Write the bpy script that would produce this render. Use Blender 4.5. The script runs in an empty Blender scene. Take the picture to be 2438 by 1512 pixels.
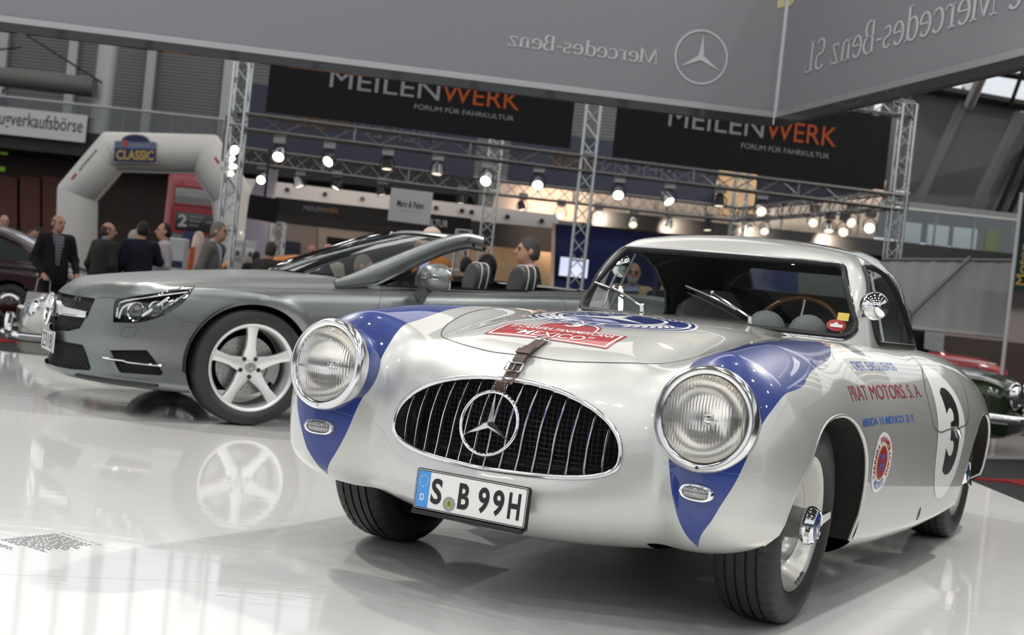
import bpy, math, random
import numpy as np
from mathutils import Vector, Matrix
S = bpy.context.scene
COL = S.collection
PI = math.pi
rnd = random.Random(7)
# ---------------------------------------------------------------- camera, sky, sun, exposure
CAM_H, PITCH, ROLL, FPX = 0.9079, math.radians(-1.0421), math.radians(5.9746), 3152.77
cf = Vector((0, math.cos(PITCH), math.sin(PITCH)))
r0 = Vector((1, 0, 0)); u0 = r0.cross(cf)
cr = math.cos(ROLL)*r0 + math.sin(ROLL)*u0
cu = -math.sin(ROLL)*r0 + math.cos(ROLL)*u0
cam = bpy.data.cameras.new('camera'); camo = bpy.data.objects.new('camera', cam); COL.objects.link(camo)
camo.matrix_world = Matrix(((cr.x, cu.x, -cf.x, 0), (cr.y, cu.y, -cf.y, 0), (cr.z, cu.z, -cf.z, CAM_H), (0, 0, 0, 1)))
cam.sensor_width = 36; cam.lens = 36*FPX/2438; cam.clip_end = 400
cam.dof.use_dof = True; cam.dof.focus_distance = 4.05; cam.dof.aperture_fstop = 5.0
S.camera = camo
S.view_settings.view_transform = 'Standard'; S.view_settings.look = 'None'
S.view_settings.gamma = 1; S.view_settings.use_curve_mapping = False
S.view_settings.exposure = -0.22
wd = bpy.data.worlds.new('sky'); S.world = wd; wd.use_nodes = True
bgn = wd.node_tree.nodes['Background']
bgn.inputs[0].default_value = (0.93, 0.97, 1.0, 1); bgn.inputs[1].default_value = 1.1
cy = S.cycles
cy.max_bounces = 8; cy.diffuse_bounces = 3; cy.glossy_bounces = 4; cy.transmission_bounces = 8; cy.transparent_max_bounces = 12
cy.caustics_reflective = False; cy.caustics_refractive = False; cy.sample_clamp_indirect = 4.0

def at(px, py, depth):
    """world point seen at photo pixel (px,py), 'depth' metres along the optical axis"""
    return Vector((0, 0, CAM_H)) + depth*(cf + cr*((px-1219)/FPX) - cu*((py-756)/FPX))
def at_z(px, py, z):
    d = cf + cr*((px-1219)/FPX) - cu*((py-756)/FPX)
    return Vector((0, 0, CAM_H)) + d*((z-CAM_H)/d.z)
def at_y(px, py, y):
    d = cf + cr*((px-1219)/FPX) - cu*((py-756)/FPX)
    return Vector((0, 0, CAM_H)) + d*(y/d.y)

def area_light(name, loc, target, sx, sy, power, col=(1, 1, 1)):
    l = bpy.data.lights.new(name, 'AREA'); l.shape = 'RECTANGLE'; l.size = sx; l.size_y = sy; l.energy = power; l.color = col
    o = bpy.data.objects.new(name, l); COL.objects.link(o); o.location = loc
    o.rotation_euler = (Vector(target)-Vector(loc)).to_track_quat('-Z', 'Y').to_euler(); return o
def spot_light(name, loc, target, power, size, blend, rad, col=(1, 1, 1)):
    l = bpy.data.lights.new(name, 'SPOT'); l.energy = power; l.spot_size = math.radians(size); l.spot_blend = blend; l.shadow_soft_size = rad; l.color = col
    o = bpy.data.objects.new(name, l); COL.objects.link(o); o.location = loc
    o.rotation_euler = (Vector(target)-Vector(loc)).to_track_quat('-Z', 'Y').to_euler(); return o
for i_, (x_, y_) in enumerate(((-24, 30), (-4, 30), (16, 30), (-24, 51), (-3, 52), (18, 50))):
    area_light('ceiling_lamp', (x_, y_, 19.9), (x_, y_+1, 0), 17, 15, 1400, (1, .97, .93))  # large unseen fill panels, added to brighten the hall background
for px_, py_, d_, tx_, tz_ in ((1243, 498, 32.6, 1.4, 3.3), (1423, 521, 32.9, 3.4, 3.1), (1590, 540, 33, 5.4, 2.9), (1786, 545, 33, 7.2, 2.8), (1973, 545, 29.5, 9.5, 2.7)):
    q_ = at(px_, py_, d_); spot_light('stand_fill_spot', (q_.x*37.5/q_.y, 37.5, q_.z+.35), (tx_, 39.6, tz_-.2), 520, 110, 1., .10, (1, .80, .62))  # fill spots added out of sight behind the fascia to brighten the beige wall
for px_, d_ in ((740, 31.4), (870, 31.8)):
    q_ = at(px_, 456, d_); spot_light('stand_fill_spot', (q_.x, q_.y+.5, q_.z), (q_.x-.5, 38.5, .8), 170, 110, 1., .10, (1, .85, .70))  # two more added fill spots, apart from the modelled stage lamps
spot_light('hall_spot', (6.5, 11.5, 9.5), (.6, 5.2, 0), 5200, 44, .4, .20, (1, .96, .9))
spot_light('hall_spot', (-6.0, 12.5, 9.5), (.6, 5.4, 0), 3600, 44, .4, .20, (1, .96, .9))
for i_ in range(20):
    x_, y_ = -9+4.6*(i_ % 5)+.9*(i_//5 % 2), -7.5+5.2*(i_//5); area_light('hall_lamp', (x_, y_, 11.6), (x_, y_+.6, 0), .5, .5, 150, (1, .985, .965))
area_light('roof_fill_light', (13, 24, 11), (14.5, 43, 7), 1.5, 1.5, 1500, (1, .97, .93))  # unseen fill light, added to lift the sloped roof bay
# ---------------------------------------------------------------- helpers
def srgb(*c):
    return tuple(((v/255)/12.92 if v/255 <= .04045 else ((v/255+.055)/1.055)**2.4) for v in c)
MATS = {}
def mat(name, col, rough=.5, metal=0., coat=0., coat_rough=.03, trans=0., emit=0., alpha=1., ior=1.45, bump=None, vary=None, spec=None):
    m = bpy.data.materials.new(name); m.use_nodes = True; nt = m.node_tree; b = nt.nodes['Principled BSDF']
    b.inputs['Base Color'].default_value = (*col[:3], 1); b.inputs['Roughness'].default_value = rough; b.inputs['Metallic'].default_value = metal
    b.inputs['Coat Weight'].default_value = coat; b.inputs['Coat Roughness'].default_value = coat_rough
    b.inputs['Transmission Weight'].default_value = trans; b.inputs['IOR'].default_value = ior; b.inputs['Alpha'].default_value = alpha
    if spec is not None: b.inputs['Specular IOR Level'].default_value = spec
    if emit: b.inputs['Emission Color'].default_value = (*col[:3], 1); b.inputs['Emission Strength'].default_value = emit
    if bump or vary:
        tc = nt.nodes.new('ShaderNodeTexCoord'); n = nt.nodes.new('ShaderNodeTexNoise')
        nt.links.new(tc.outputs['Object'], n.inputs['Vector']); n.inputs['Scale'].default_value = (bump or vary)[0]; n.inputs['Detail'].default_value = 4
        if bump:
            bp = nt.nodes.new('ShaderNodeBump'); bp.inputs['Strength'].default_value = bump[1]; bp.inputs['Distance'].default_value = bump[2]
            nt.links.new(n.outputs['Fac'], bp.inputs['Height']); nt.links.new(bp.outputs['Normal'], b.inputs['Normal'])
        if vary:
            mx = nt.nodes.new('ShaderNodeMix'); mx.data_type = 'RGBA'; f = vary[1]
            mx.inputs['A'].default_value = (*[v*(1-f) for v in col[:3]], 1); mx.inputs['B'].default_value = (*[min(1, v*(1+f)) for v in col[:3]], 1)
            nt.links.new(n.outputs['Fac'], mx.inputs['Factor']); nt.links.new(mx.outputs['Result'], b.inputs['Base Color'])
    MATS[name] = m; return m
def thin_glass(name, tint=(.9, .95, .93), refl=1.0, base=.04):
    m = bpy.data.materials.new(name); m.use_nodes = True; nt = m.node_tree; nt.nodes.clear()
    o = nt.nodes.new('ShaderNodeOutputMaterial'); mx = nt.nodes.new('ShaderNodeMixShader'); t = nt.nodes.new('ShaderNodeBsdfTransparent'); g = nt.nodes.new('ShaderNodeBsdfGlossy')
    lw = nt.nodes.new('ShaderNodeLayerWeight'); lw.inputs['Blend'].default_value = .5
    pw_ = nt.nodes.new('ShaderNodeMath'); pw_.operation = 'POWER'; pw_.inputs[1].default_value = 4
    ma = nt.nodes.new('ShaderNodeMath'); ma.operation = 'MULTIPLY_ADD'; ma.inputs[1].default_value = .85*refl; ma.inputs[2].default_value = base
    t.inputs[0].default_value = (*tint, 1); g.inputs['Roughness'].default_value = .0; g.inputs[0].default_value = (1, 1, 1, 1)
    nt.links.new(lw.outputs['Facing'], pw_.inputs[0]); nt.links.new(pw_.outputs[0], ma.inputs[0]); nt.links.new(ma.outputs[0], mx.inputs[0])
    nt.links.new(t.outputs[0], mx.inputs[1]); nt.links.new(g.outputs[0], mx.inputs[2]); nt.links.new(mx.outputs[0], o.inputs[0])
    MATS[name] = m; return m

def link(o, parent=None):
    COL.objects.link(o)
    if parent is not None: o.parent = parent
    return o
def thing(name, label, cat, loc=(0, 0, 0), rz=0., group=None):
    o = bpy.data.objects.new(name, None); o.empty_display_size = .2; COL.objects.link(o)
    o.location = loc; o.rotation_euler = (0, 0, rz); o['label'] = label; o['category'] = cat
    if group: o['group'] = group
    return o
def tag(o, label=None, cat=None, group=None, kind=None):
    if label: o['label'] = label
    if cat: o['category'] = cat
    if group: o['group'] = group
    if kind: o['kind'] = kind
    return o
def mesh_ob(name, V, F, m, parent=None, smooth=True, sharp=40, normals=None, loc=None):
    me = bpy.data.meshes.new(name)
    V = np.asarray(V, float)
    if isinstance(F, np.ndarray): F = F.tolist()
    me.from_pydata(V.tolist(), [], F)
    if isinstance(m, (list, tuple)):
        for q in m: me.materials.append(q)
    elif m: me.materials.append(m)
    me.validate(clean_customdata=False)
    if smooth:
        me.polygons.foreach_set('use_smooth', np.ones(len(me.polygons), bool))
        if normals is None and sharp < 180: me.set_sharp_from_angle(angle=math.radians(sharp))
        if normals is not None: me.normals_split_custom_set_from_vertices(np.asarray(normals).tolist())
    me.update()
    o = bpy.data.objects.new(name, me); link(o, parent)
    if loc is not None: o.location = loc
    return o
def basis(d):
    d = Vector(d).normalized(); a = Vector((0, 0, 1)) if abs(d.z) < .9 else Vector((1, 0, 0))
    x = d.cross(a).normalized(); return x, d.cross(x), d
class MB:
    def __init__(s): s.V = []; s.F = []
    def add(s, V, F):
        n = len(s.V); s.V += [tuple(v) for v in V]; s.F += [tuple(i+n for i in f) for f in F]; return s
    def box(s, c, sz, M=None, bev=0):
        x, y, z = [q/2 for q in sz]; b = min(bev, x*.9, y*.9, z*.9)
        if b <= 0:
            P = [Vector((a*x, e*y, f*z)) for f in (-1, 1) for e in (-1, 1) for a in (-1, 1)]
            F = [(0, 2, 3, 1), (4, 5, 7, 6), (0, 1, 5, 4), (2, 6, 7, 3), (0, 4, 6, 2), (1, 3, 7, 5)]
        else:
            P = []; F = []
            ring = lambda hx, hy, zz: [(hx, -(hy-b), zz), (hx, hy-b, zz), (hx-b, hy, zz), (-(hx-b), hy, zz), (-hx, hy-b, zz), (-hx, -(hy-b), zz), (-(hx-b), -hy, zz), (hx-b, -hy, zz)]
            for hx, hy, zz in ((x-b, y-b, -z), (x, y, -z+b), (x, y, z-b), (x-b, y-b, z)):
                P += [Vector(q) for q in ring(max(hx, b), max(hy, b), zz)]
            for k in range(3):
                for i in range(8): F.append((k*8+i, k*8+(i+1) % 8, k*8+8+(i+1) % 8, k*8+8+i))
            F.append(tuple(range(7, -1, -1))); F.append(tuple(range(24, 32)))
        c = Vector(c); P = [(M @ q if M else q)+c for q in P]
        return s.add(P, F)
    def cyl(s, p0, p1, r0, r1=None, n=12, caps=True):
        p0 = Vector(p0); p1 = Vector(p1); r1 = r0 if r1 is None else r1; x, y, d = basis(p1-p0)
        P = []
        for p, r in ((p0, r0), (p1, r1)): P += [p+x*(r*math.cos(2*PI*i/n))+y*(r*math.sin(2*PI*i/n)) for i in range(n)]
        F = [(i, (i+1) % n, n+(i+1) % n, n+i) for i in range(n)]
        if caps: F += [tuple(range(n-1, -1, -1)), tuple(range(n, 2*n))]
        return s.add(P, F)
    def tube(s, pts, r, n=8, closed=False, caps=True, up=None, flat=None):
        pts = [Vector(p) for p in pts]; m = len(pts); P = []; F = []
        rr = r if hasattr(r, '__len__') else [r]*m
        prev = None
        for i, p in enumerate(pts):
            a = pts[i-1] if (i > 0 or closed) else p; b = pts[(i+1) % m] if (i < m-1 or closed) else p
            d = (b-a).normalized()
            if up is not None: x = d.cross(Vector(up)).normalized()
            elif prev is None: x = basis(d)[0]
            else: x = (prev-d*prev.dot(d)).normalized()
            prev = x; y = d.cross(x)
            fx, fy = flat or (1, 1)
            P += [p+x*(rr[i]*fx*math.cos(2*PI*k/n))+y*(rr[i]*fy*math.sin(2*PI*k/n)) for k in range(n)]
        for i in range(m if closed else m-1):
            j = (i+1) % m
            for k in range(n): F.append((i*n+k, i*n+(k+1) % n, j*n+(k+1) % n, j*n+k))
        if not closed and caps: F += [tuple(range(n-1, -1, -1)), tuple(range((m-1)*n, m*n))]
        return s.add(P, F)
    def lathe(s, prof, n=32, c=(0, 0, 0), axis='x', M=None, a0=0, a1=2*PI):
        full = abs(a1-a0-2*PI) < 1e-6; nn = n if full else n+1; P = []; F = []; c = Vector(c)
        for t, r in prof:
            for k in range(nn):
                a = a0+(a1-a0)*k/n; u, v = r*math.cos(a), r*math.sin(a)
                q = Vector((t, u, v)) if axis == 'x' else (Vector((u, t, v)) if axis == 'y' else Vector((u, v, t)))
                P.append((M @ q if M else q)+c)
        for i in range(len(prof)-1):
            for k in range(n if full else nn-1):
                F.append((i*nn+k, i*nn+(k+1) % nn, (i+1)*nn+(k+1) % nn, (i+1)*nn+k))
        return s.add(P, F)
    def prism(s, poly, o, ax, ay, thick):
        o = Vector(o); ax = Vector(ax); ay = Vector(ay); nz = ax.cross(ay).normalized(); n = len(poly)
        P = [o+ax*u+ay*v for u, v in poly]; P += [p+nz*thick for p in P]
        F = [tuple(range(n-1, -1, -1)), tuple(range(n, 2*n))]+[(i, (i+1) % n, n+(i+1) % n, n+i) for i in range(n)]
        return s.add(P, F)
    def ball(s, c, r, n=12, m=8, sc=(1, 1, 1)):
        P = []; F = []; c = Vector(c)
        for i in range(m+1):
            t = PI*i/m
            for k in range(n): a = 2*PI*k/n; P.append(c+Vector((r*sc[0]*math.sin(t)*math.cos(a), r*sc[1]*math.sin(t)*math.sin(a), r*sc[2]*math.cos(t))))
        for i in range(m):
            for k in range(n): F.append((i*n+k, (i+1)*n+k, (i+1)*n+(k+1) % n, i*n+(k+1) % n))
        return s.add(P, F)
    def build(s, name, m, parent=None, smooth=True, sharp=40, **kw): return mesh_ob(name, s.V, s.F, m, parent, smooth, sharp, **kw)
def box_ob(name, c, sz, m, parent=None, M=None, bev=0): return MB().box(c, sz, M, bev).build(name, m, parent)
def Rz(a): return Matrix.Rotation(a, 3, 'Z')
def Rx(a): return Matrix.Rotation(a, 3, 'X')
def Ry(a): return Matrix.Rotation(a, 3, 'Y')
def copy_tree(o, parent=None):
    c = o.copy(); COL.objects.link(c); c.parent = parent
    for ch in list(o.children): copy_tree(ch, c)
    return c
# ---- text as flat mesh: returns (V2 array, faces) fitted to a box (x0,y0)-(x1,y1)
_tx = {}
def text2d(body, bold=0., shear=0., spacing=1.):
    k = (body, bold, shear, spacing)
    if k not in _tx:
        c = bpy.data.curves.new('lettering', 'FONT'); c.body = body; c.offset = bold; c.shear = shear; c.space_character = spacing
        c.fill_mode = 'BOTH'; c.resolution_u = 5
        o = bpy.data.objects.new('lettering', c); COL.objects.link(o)
        bpy.context.view_layer.update()
        dg = bpy.context.evaluated_depsgraph_get(); me = bpy.data.meshes.new_from_object(o.evaluated_get(dg))
        V = np.array([v.co[:2] for v in me.vertices]).reshape(-1, 2); F = [tuple(p.vertices) for p in me.polygons]
        bpy.data.objects.remove(o); bpy.data.curves.remove(c); bpy.data.meshes.remove(me)
        _tx[k] = (V, F)
    V, F = _tx[k]; return V.copy(), F
def fit2d(VF, x0, y0, x1, y1, mirror=False):
    V, F = VF; lo, hi = V.min(0), V.max(0); V = (V-lo)/(hi-lo)
    if mirror: V[:, 0] = 1-V[:, 0]; F = [f[::-1] for f in F]
    return V*[x1-x0, y1-y0]+[x0, y0], F
def split_words(VF):
    V, F = VF; par = list(range(len(V)))
    def fd(i):
        while par[i] != i: par[i] = par[par[i]]; i = par[i]
        return i
    for f in F:
        for k in f[1:]: par[fd(k)] = fd(f[0])
    iv = {}
    for f in F:
        r = fd(f[0]); u = [V[k][0] for k in f]; a = iv.setdefault(r, [1e9, -1e9]); a[0] = min(a[0], *u); a[1] = max(a[1], *u)
    H = V[:, 1].max()-V[:, 1].min(); W = V[:, 0].max()-V[:, 0].min(); L = sorted((a, b, r) for r, (a, b) in iv.items()); gaps = sorted([max(0, L[i+1][0]-max(q[1] for q in L[:i+1])) for i in range(len(L)-1)]) or [0]
    lim = max(2.2*gaps[len(gaps)//2], .012*W); groups = []; end = -1e9
    for a, b, r in L:
        if a-end > lim: groups.append(set())
        groups[-1].add(r); end = max(end, b)
    out = []
    for g in groups:
        T = [f for f in F if fd(f[0]) in g]; u = sorted({i for f in T for i in f}); mp = {q: i for i, q in enumerate(u)}; out.append((V[u], [tuple(mp[i] for i in f) for f in T]))
    return out
def flat_ob(name, VF, o, ax, ay, m, parent=None, lift=.0):
    if name == 'lettering':
        for q in split_words(VF): r = flat_ob('word', q, o, ax, ay, m, parent, lift)
        return r
    V, F = VF; o = np.array(o); ax = np.array(ax); ay = np.array(ay); n = np.cross(ax, ay); n = n/np.linalg.norm(n)
    return mesh_ob(name, o+V[:, :1]*ax+V[:, 1:]*ay+n*lift, F, m, parent, smooth=False)
def join2d(L):
    V = []; F = []; n = 0
    for v, f in L: V.append(v); F += [tuple(i+n for i in q) for q in f]; n += len(v)
    return np.concatenate(V), F
def poly2d(p): return np.array(p, float), [tuple(range(len(p)))]
def ring2d(cx, cy, r0, r1, n=48, sx=1., sy=1.):
    a = np.linspace(0, 2*PI, n, endpoint=False); c, s = np.cos(a), np.sin(a)
    V = np.concatenate([np.stack([cx+r0*sx*c, cy+r0*sy*s], 1), np.stack([cx+r1*sx*c, cy+r1*sy*s], 1)])
    return V, [(i, n+i, n+(i+1) % n, (i+1) % n) for i in range(n)]
def disc2d(cx, cy, rx, ry, n=48, rings=1):
    V = [(cx, cy)]; F = []
    for k in range(1, rings+1):
        for i in range(n): a = 2*PI*i/n; V.append((cx+rx*k/rings*math.cos(a), cy+ry*k/rings*math.sin(a)))
    for i in range(n): F.append((0, 1+i, 1+(i+1) % n))
    for k in range(rings-1):
        for i in range(n): F.append((1+k*n+i, 1+(k+1)*n+i, 1+(k+1)*n+(i+1) % n, 1+k*n+(i+1) % n))
    return np.array(V), F
def grid_split(VF, step):
    """cut a flat mesh along a square grid so it can follow a curved surface"""
    import bmesh
    V, F = VF; bm = bmesh.new(); vs = [bm.verts.new((p[0], p[1], 0)) for p in V]
    for f in F:
        try: bm.faces.new([vs[i] for i in f])
        except ValueError: pass
    bmesh.ops.triangulate(bm, faces=bm.faces[:])
    for ax in (0, 1):
        lo, hi = V[:, ax].min(), V[:, ax].max()
        for t in np.arange(math.floor(lo/step)+1, math.ceil(hi/step))*step:
            no = (1, 0, 0) if ax == 0 else (0, 1, 0)
            bmesh.ops.bisect_plane(bm, geom=bm.verts[:]+bm.edges[:]+bm.faces[:], plane_co=(t, t, 0), plane_no=no, dist=1e-6)
    bmesh.ops.triangulate(bm, faces=bm.faces[:])
    bm.verts.index_update(); V = np.array([v.co[:2] for v in bm.verts]); F = [tuple(v.index for v in f.verts) for f in bm.faces]; bm.free()
    return V, F
# ---- implicit surfaces
_pwc = {}
def pw(t, xs, ys):
    key = (tuple(xs), tuple(ys)) if isinstance(xs, list) else None
    if key is None or key not in _pwc:
        xs = np.asarray(xs, float); ys = np.asarray(ys, float); v = (xs, ys, np.gradient(ys, xs))
        if key is not None: _pwc[key] = v
    else: v = _pwc[key]
    xs, ys, m = v; t = np.clip(t, xs[0], xs[-1])
    i = np.clip(np.searchsorted(xs, t)-1, 0, len(xs)-2); h = xs[i+1]-xs[i]; u = (t-xs[i])/h
    return (2*u**3-3*u*u+1)*ys[i]+(u**3-2*u*u+u)*h*m[i]+(-2*u**3+3*u*u)*ys[i+1]+(u**3-u*u)*h*m[i+1]
def sstep(a, b, t):
    u = np.clip((t-a)/(b-a), 0, 1); return u*u*(3-2*u)
def smin(a, b, k):
    h = np.clip(.5+.5*(b-a)/k, 0, 1); return b+(a-b)*h-k*h*(1-h)
def smax(a, b, k): return -smin(-a, -b, k)
def grad(F, P, e=2e-4):
    g = np.empty_like(P)
    for k in range(3):
        d = np.zeros(3); d[k] = e; a = P+d; b = P-d
        g[:, k] = (F(*a.T)-F(*b.T))/(2*e)
    return g
def project(F, P, it=4, clampd=.02):
    for _ in range(it):
        v = F(*P.T); g = grad(F, P); s = v/np.maximum((g*g).sum(1), 1e-6); s = np.clip(s*np.linalg.norm(g, axis=1), -clampd, clampd)/np.maximum(np.linalg.norm(g, axis=1), 1e-6)
        P = P-s[:, None]*g
    return P
def nets(F, lo, hi, h, proj=True, fast=True):
    """surface nets of F<0 inside; returns V, quads"""
    ax = [np.arange(lo[k], hi[k]+h, h) for k in range(3)]
    if fast:
        k = 5; cx = [np.arange(len(a)//k+2)*k*h+a[0] for a in ax]
        X, Y, Z = np.meshgrid(*cx, indexing='ij'); c = F(X.ravel(), Y.ravel(), Z.ravel()).reshape(X.shape); s = c < 0
        A_ = np.zeros(s.shape, bool)
        for a in range(3):
            d = np.diff(s, axis=a); i0 = [slice(None)]*3; i1 = [slice(None)]*3; i0[a] = slice(0, -1); i1[a] = slice(1, None)
            A_[tuple(i0)] |= d; A_[tuple(i1)] |= d
        for a in range(3):
            B_ = A_.copy(); i0 = [slice(None)]*3; i1 = [slice(None)]*3; i0[a] = slice(0, -1); i1[a] = slice(1, None)
            B_[tuple(i0)] |= A_[tuple(i1)]; B_[tuple(i1)] |= A_[tuple(i0)]; A_ = B_
        ii = [np.minimum((np.arange(len(a))+k//2)//k, len(q)-1) for a, q in zip(ax, cx)]
        v = c[np.ix_(*ii)]; m_ = A_[np.ix_(*ii)]; w = np.argwhere(m_)
        v[m_] = F(ax[0][w[:, 0]], ax[1][w[:, 1]], ax[2][w[:, 2]]); ins = v < 0
    else:
        X, Y, Z = np.meshgrid(*ax, indexing='ij'); v = F(X.ravel(), Y.ravel(), Z.ravel()).reshape(X.shape); ins = v < 0
    n = np.array(v.shape)-1
    acc = np.zeros((*n, 3)); cnt = np.zeros(n)
    for a in range(3):
        b, c = [k for k in range(3) if k != a]
        for ob in (0, 1):
            for oc in (0, 1):
                s0 = [slice(None)]*3; s0[a] = slice(0, n[a]); s0[b] = slice(ob, ob+n[b]); s0[c] = slice(oc, oc+n[c]); s1 = list(s0); s1[a] = slice(1, n[a]+1)
                v0 = v[tuple(s0)]; v1 = v[tuple(s1)]; cr_ = (v0 < 0) != (v1 < 0)
                t = np.where(cr_, v0/np.where(v0 == v1, 1, v0-v1), 0)
                off = [0., 0., 0.]; off[b] = ob; off[c] = oc
                for k in range(3): acc[..., k] += np.where(cr_, t if k == a else off[k], 0)
                cnt += cr_
    act = cnt > 0; idx = -np.ones(n, int); idx[act] = np.arange(act.sum()); ijk = np.argwhere(act)
    V = (ijk+acc[act]/cnt[act][:, None])*h+np.array(lo)
    Q = []
    for a in range(3):
        b, c = (a+1) % 3, (a+2) % 3
        s0 = [slice(1, n[k]) for k in range(3)]; s0[a] = slice(0, n[a]); s1 = list(s0); s1[a] = slice(1, n[a]+1)
        i0 = ins[tuple(s0)]; i1 = ins[tuple(s1)]; w = np.argwhere(i0 != i1)
        if not len(w): continue
        base = w.copy(); base[:, b] += 1; base[:, c] += 1
        flip = i1[tuple(w.T)]
        def cell(db, dc):
            q = base.copy(); q[:, b] += db; q[:, c] += dc; return idx[tuple(q.T)]
        q = np.stack([cell(-1, -1), cell(0, -1), cell(0, 0), cell(-1, 0)], 1); q[flip] = q[flip][:, ::-1]; Q.append(q)
    Q = np.concatenate(Q); Q = Q[(Q >= 0).all(1)]
    if proj: V = project(F, V)
    return V, Q
def clip(V, T, g):
    """split triangles by g(V): returns (V,T_neg,T_pos) sharing the vertex array"""
    val = g(V); s = val < 0; k = s[T].sum(1); neg = T[k == 3].tolist(); pos = T[k == 0].tolist(); V = V.tolist(); ed = {}
    Va = np.array(V)
    def mid(i, j):
        e = (min(i, j), max(i, j))
        if e not in ed:
            a, b = Va[i], Va[j]; fa, fb = val[i], val[j]; lo, hi = 0., 1.
            t = fa/(fa-fb)
            for _ in range(6):
                p = a+(b-a)*t; fp = g(p[None])[0]
                if (fp < 0) == (fa < 0): lo = t
                else: hi = t
                t = (lo+hi)/2
            ed[e] = len(V); V.append((a+(b-a)*t).tolist())
        return ed[e]
    for t in T[(k == 1) | (k == 2)].tolist():
        for r in range(3):
            a, b, c = t[r], t[(r+1) % 3], t[(r+2) % 3]
            if s[a] != s[b] and s[a] != s[c]:
                ab, ac = mid(a, b), mid(a, c); one, two = (neg, pos) if s[a] else (pos, neg)
                one.append([a, ab, ac]); two.append([ab, b, c]); two.append([ab, c, ac]); break
    return np.array(V), np.array(neg, int).reshape(-1, 3), np.array(pos, int).reshape(-1, 3)
def tri(Q): return np.concatenate([Q[:, [0, 1, 2]], Q[:, [0, 2, 3]]])
def compact(V, T):
    u, inv = np.unique(T, return_inverse=True); return V[u], inv.reshape(T.shape)
def surf_ob(name, F, V, T, m, parent, proj=True, off=0.):
    V, T = compact(V, T)
    if proj: V = project(F, V, 2)
    n = grad(F, V); n /= np.maximum(np.linalg.norm(n, axis=1), 1e-9)[:, None]
    return mesh_ob(name, V+n*off, T, m, parent, True, 180, n)
def cast(F, O, D, t0, t1, n=120):
    """vectorised first hit of rays O+tD with F=0"""
    O = np.atleast_2d(O); D = np.broadcast_to(np.atleast_2d(D), O.shape); ts = np.linspace(t0, t1, n)
    a = np.full(len(O), t0); b = np.full(len(O), t1); done = np.zeros(len(O), bool); pv = F(*(O+D*t0).T)
    for t in ts[1:]:
        v = F(*(O+D*t).T); hit = (~done) & (pv > 0) & (v <= 0); a[hit] = t-(t1-t0)/(n-1); b[hit] = t; done |= hit; pv = v
    for _ in range(22):
        m_ = (a+b)/2; v = F(*(O+D*m_[:, None]).T); up = v > 0; a = np.where(up, m_, a); b = np.where(up, b, m_)
    return O+D*b[:, None], done
def decal(name, VF, F, o, ax, ay, d, m, parent, t0=-.4, t1=.6, lift=.0015, step=.02):
    """project flat print (VF) along d onto surface F, lifted by a paint film"""
    if name == 'lettering':
        for q in split_words(VF): r = decal('word', q, F, o, ax, ay, d, m, parent, t0, t1, lift, step)
        return r
    V, T = grid_split(VF, step) if step else VF
    o = np.array(o, float); P = o+V[:, :1]*np.array(ax, float)+V[:, 1:]*np.array(ay, float)
    H, ok = cast(F, P, np.array(d, float), t0, t1); n = grad(F, H); n /= np.linalg.norm(n, axis=1)[:, None]
    T = [f for f in T if all(ok[i] for i in f)]
    # keep faces turned outward
    out = []
    for f in T:
        a, b, c = H[f[0]], H[f[1]], H[f[2]]
        out.append(f if np.dot(np.cross(b-a, c-a), n[f[0]]) > 0 else f[::-1])
    return mesh_ob(name, H+n*lift, out, m, parent, True, 180, n)
def ribbon(name, P, F, w, m, parent, lift=.0006, closed=False):
    """thin dark gap line lying on surface F through points P"""
    P = project(F, np.array(P, float), 6); n = grad(F, P); n /= np.linalg.norm(n, axis=1)[:, None]
    d = np.gradient(P, axis=0) if not closed else np.roll(P, -1, 0)-np.roll(P, 1, 0)
    s = np.cross(d, n); s /= np.linalg.norm(s, axis=1)[:, None]
    a = P-s*w/2+n*lift; b = P+s*w/2+n*lift; k = len(P); V = np.concatenate([a, b])
    Fc = [(i, k+i, k+(i+1) % k, (i+1) % k) for i in range(k if closed else k-1)]
    return mesh_ob(name, V, Fc, m, parent, True, 180, np.concatenate([n, n]))
def dense(P, n=60, closed=False):
    P = np.array(P, float)
    if closed: P = np.concatenate([P, P[:1]])
    s = np.concatenate([[0], np.cumsum(np.linalg.norm(np.diff(P, axis=0), axis=1))]); t = np.linspace(0, s[-1], n, endpoint=not closed)
    return np.stack([pw(t, s, P[:, k]) for k in range(P.shape[1])], 1)
def lin_dense(P, n, closed=True):
    P = np.array(P, float); P = np.concatenate([P, P[:1]]) if closed else P
    s = np.concatenate([[0], np.cumsum(np.linalg.norm(np.diff(P, axis=0), axis=1))]); t = np.linspace(0, s[-1], n, endpoint=not closed)
    return np.stack([np.interp(t, s, P[:, k]) for k in range(P.shape[1])], 1)
def poly_sdf(p, poly):
    """signed distance (neg inside) of 2-D points to polygon"""
    d = np.full(len(p), 1e9); s = np.ones(len(p)); n = len(poly)
    for i in range(n):
        a = np.array(poly[i]); b = np.array(poly[i-1]); e = b-a; w = p-a
        q = w-e*np.clip((w@e)/(e@e), 0, 1)[:, None]; d = np.minimum(d, (q*q).sum(1))
        c1 = p[:, 1] >= a[1]; c2 = p[:, 1] < b[1]; c3 = e[0]*w[:, 1] > e[1]*w[:, 0]
        s = np.where((c1 & c2 & c3) | (~c1 & ~c2 & ~c3), -s, s)
    return s*np.sqrt(d)
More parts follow.
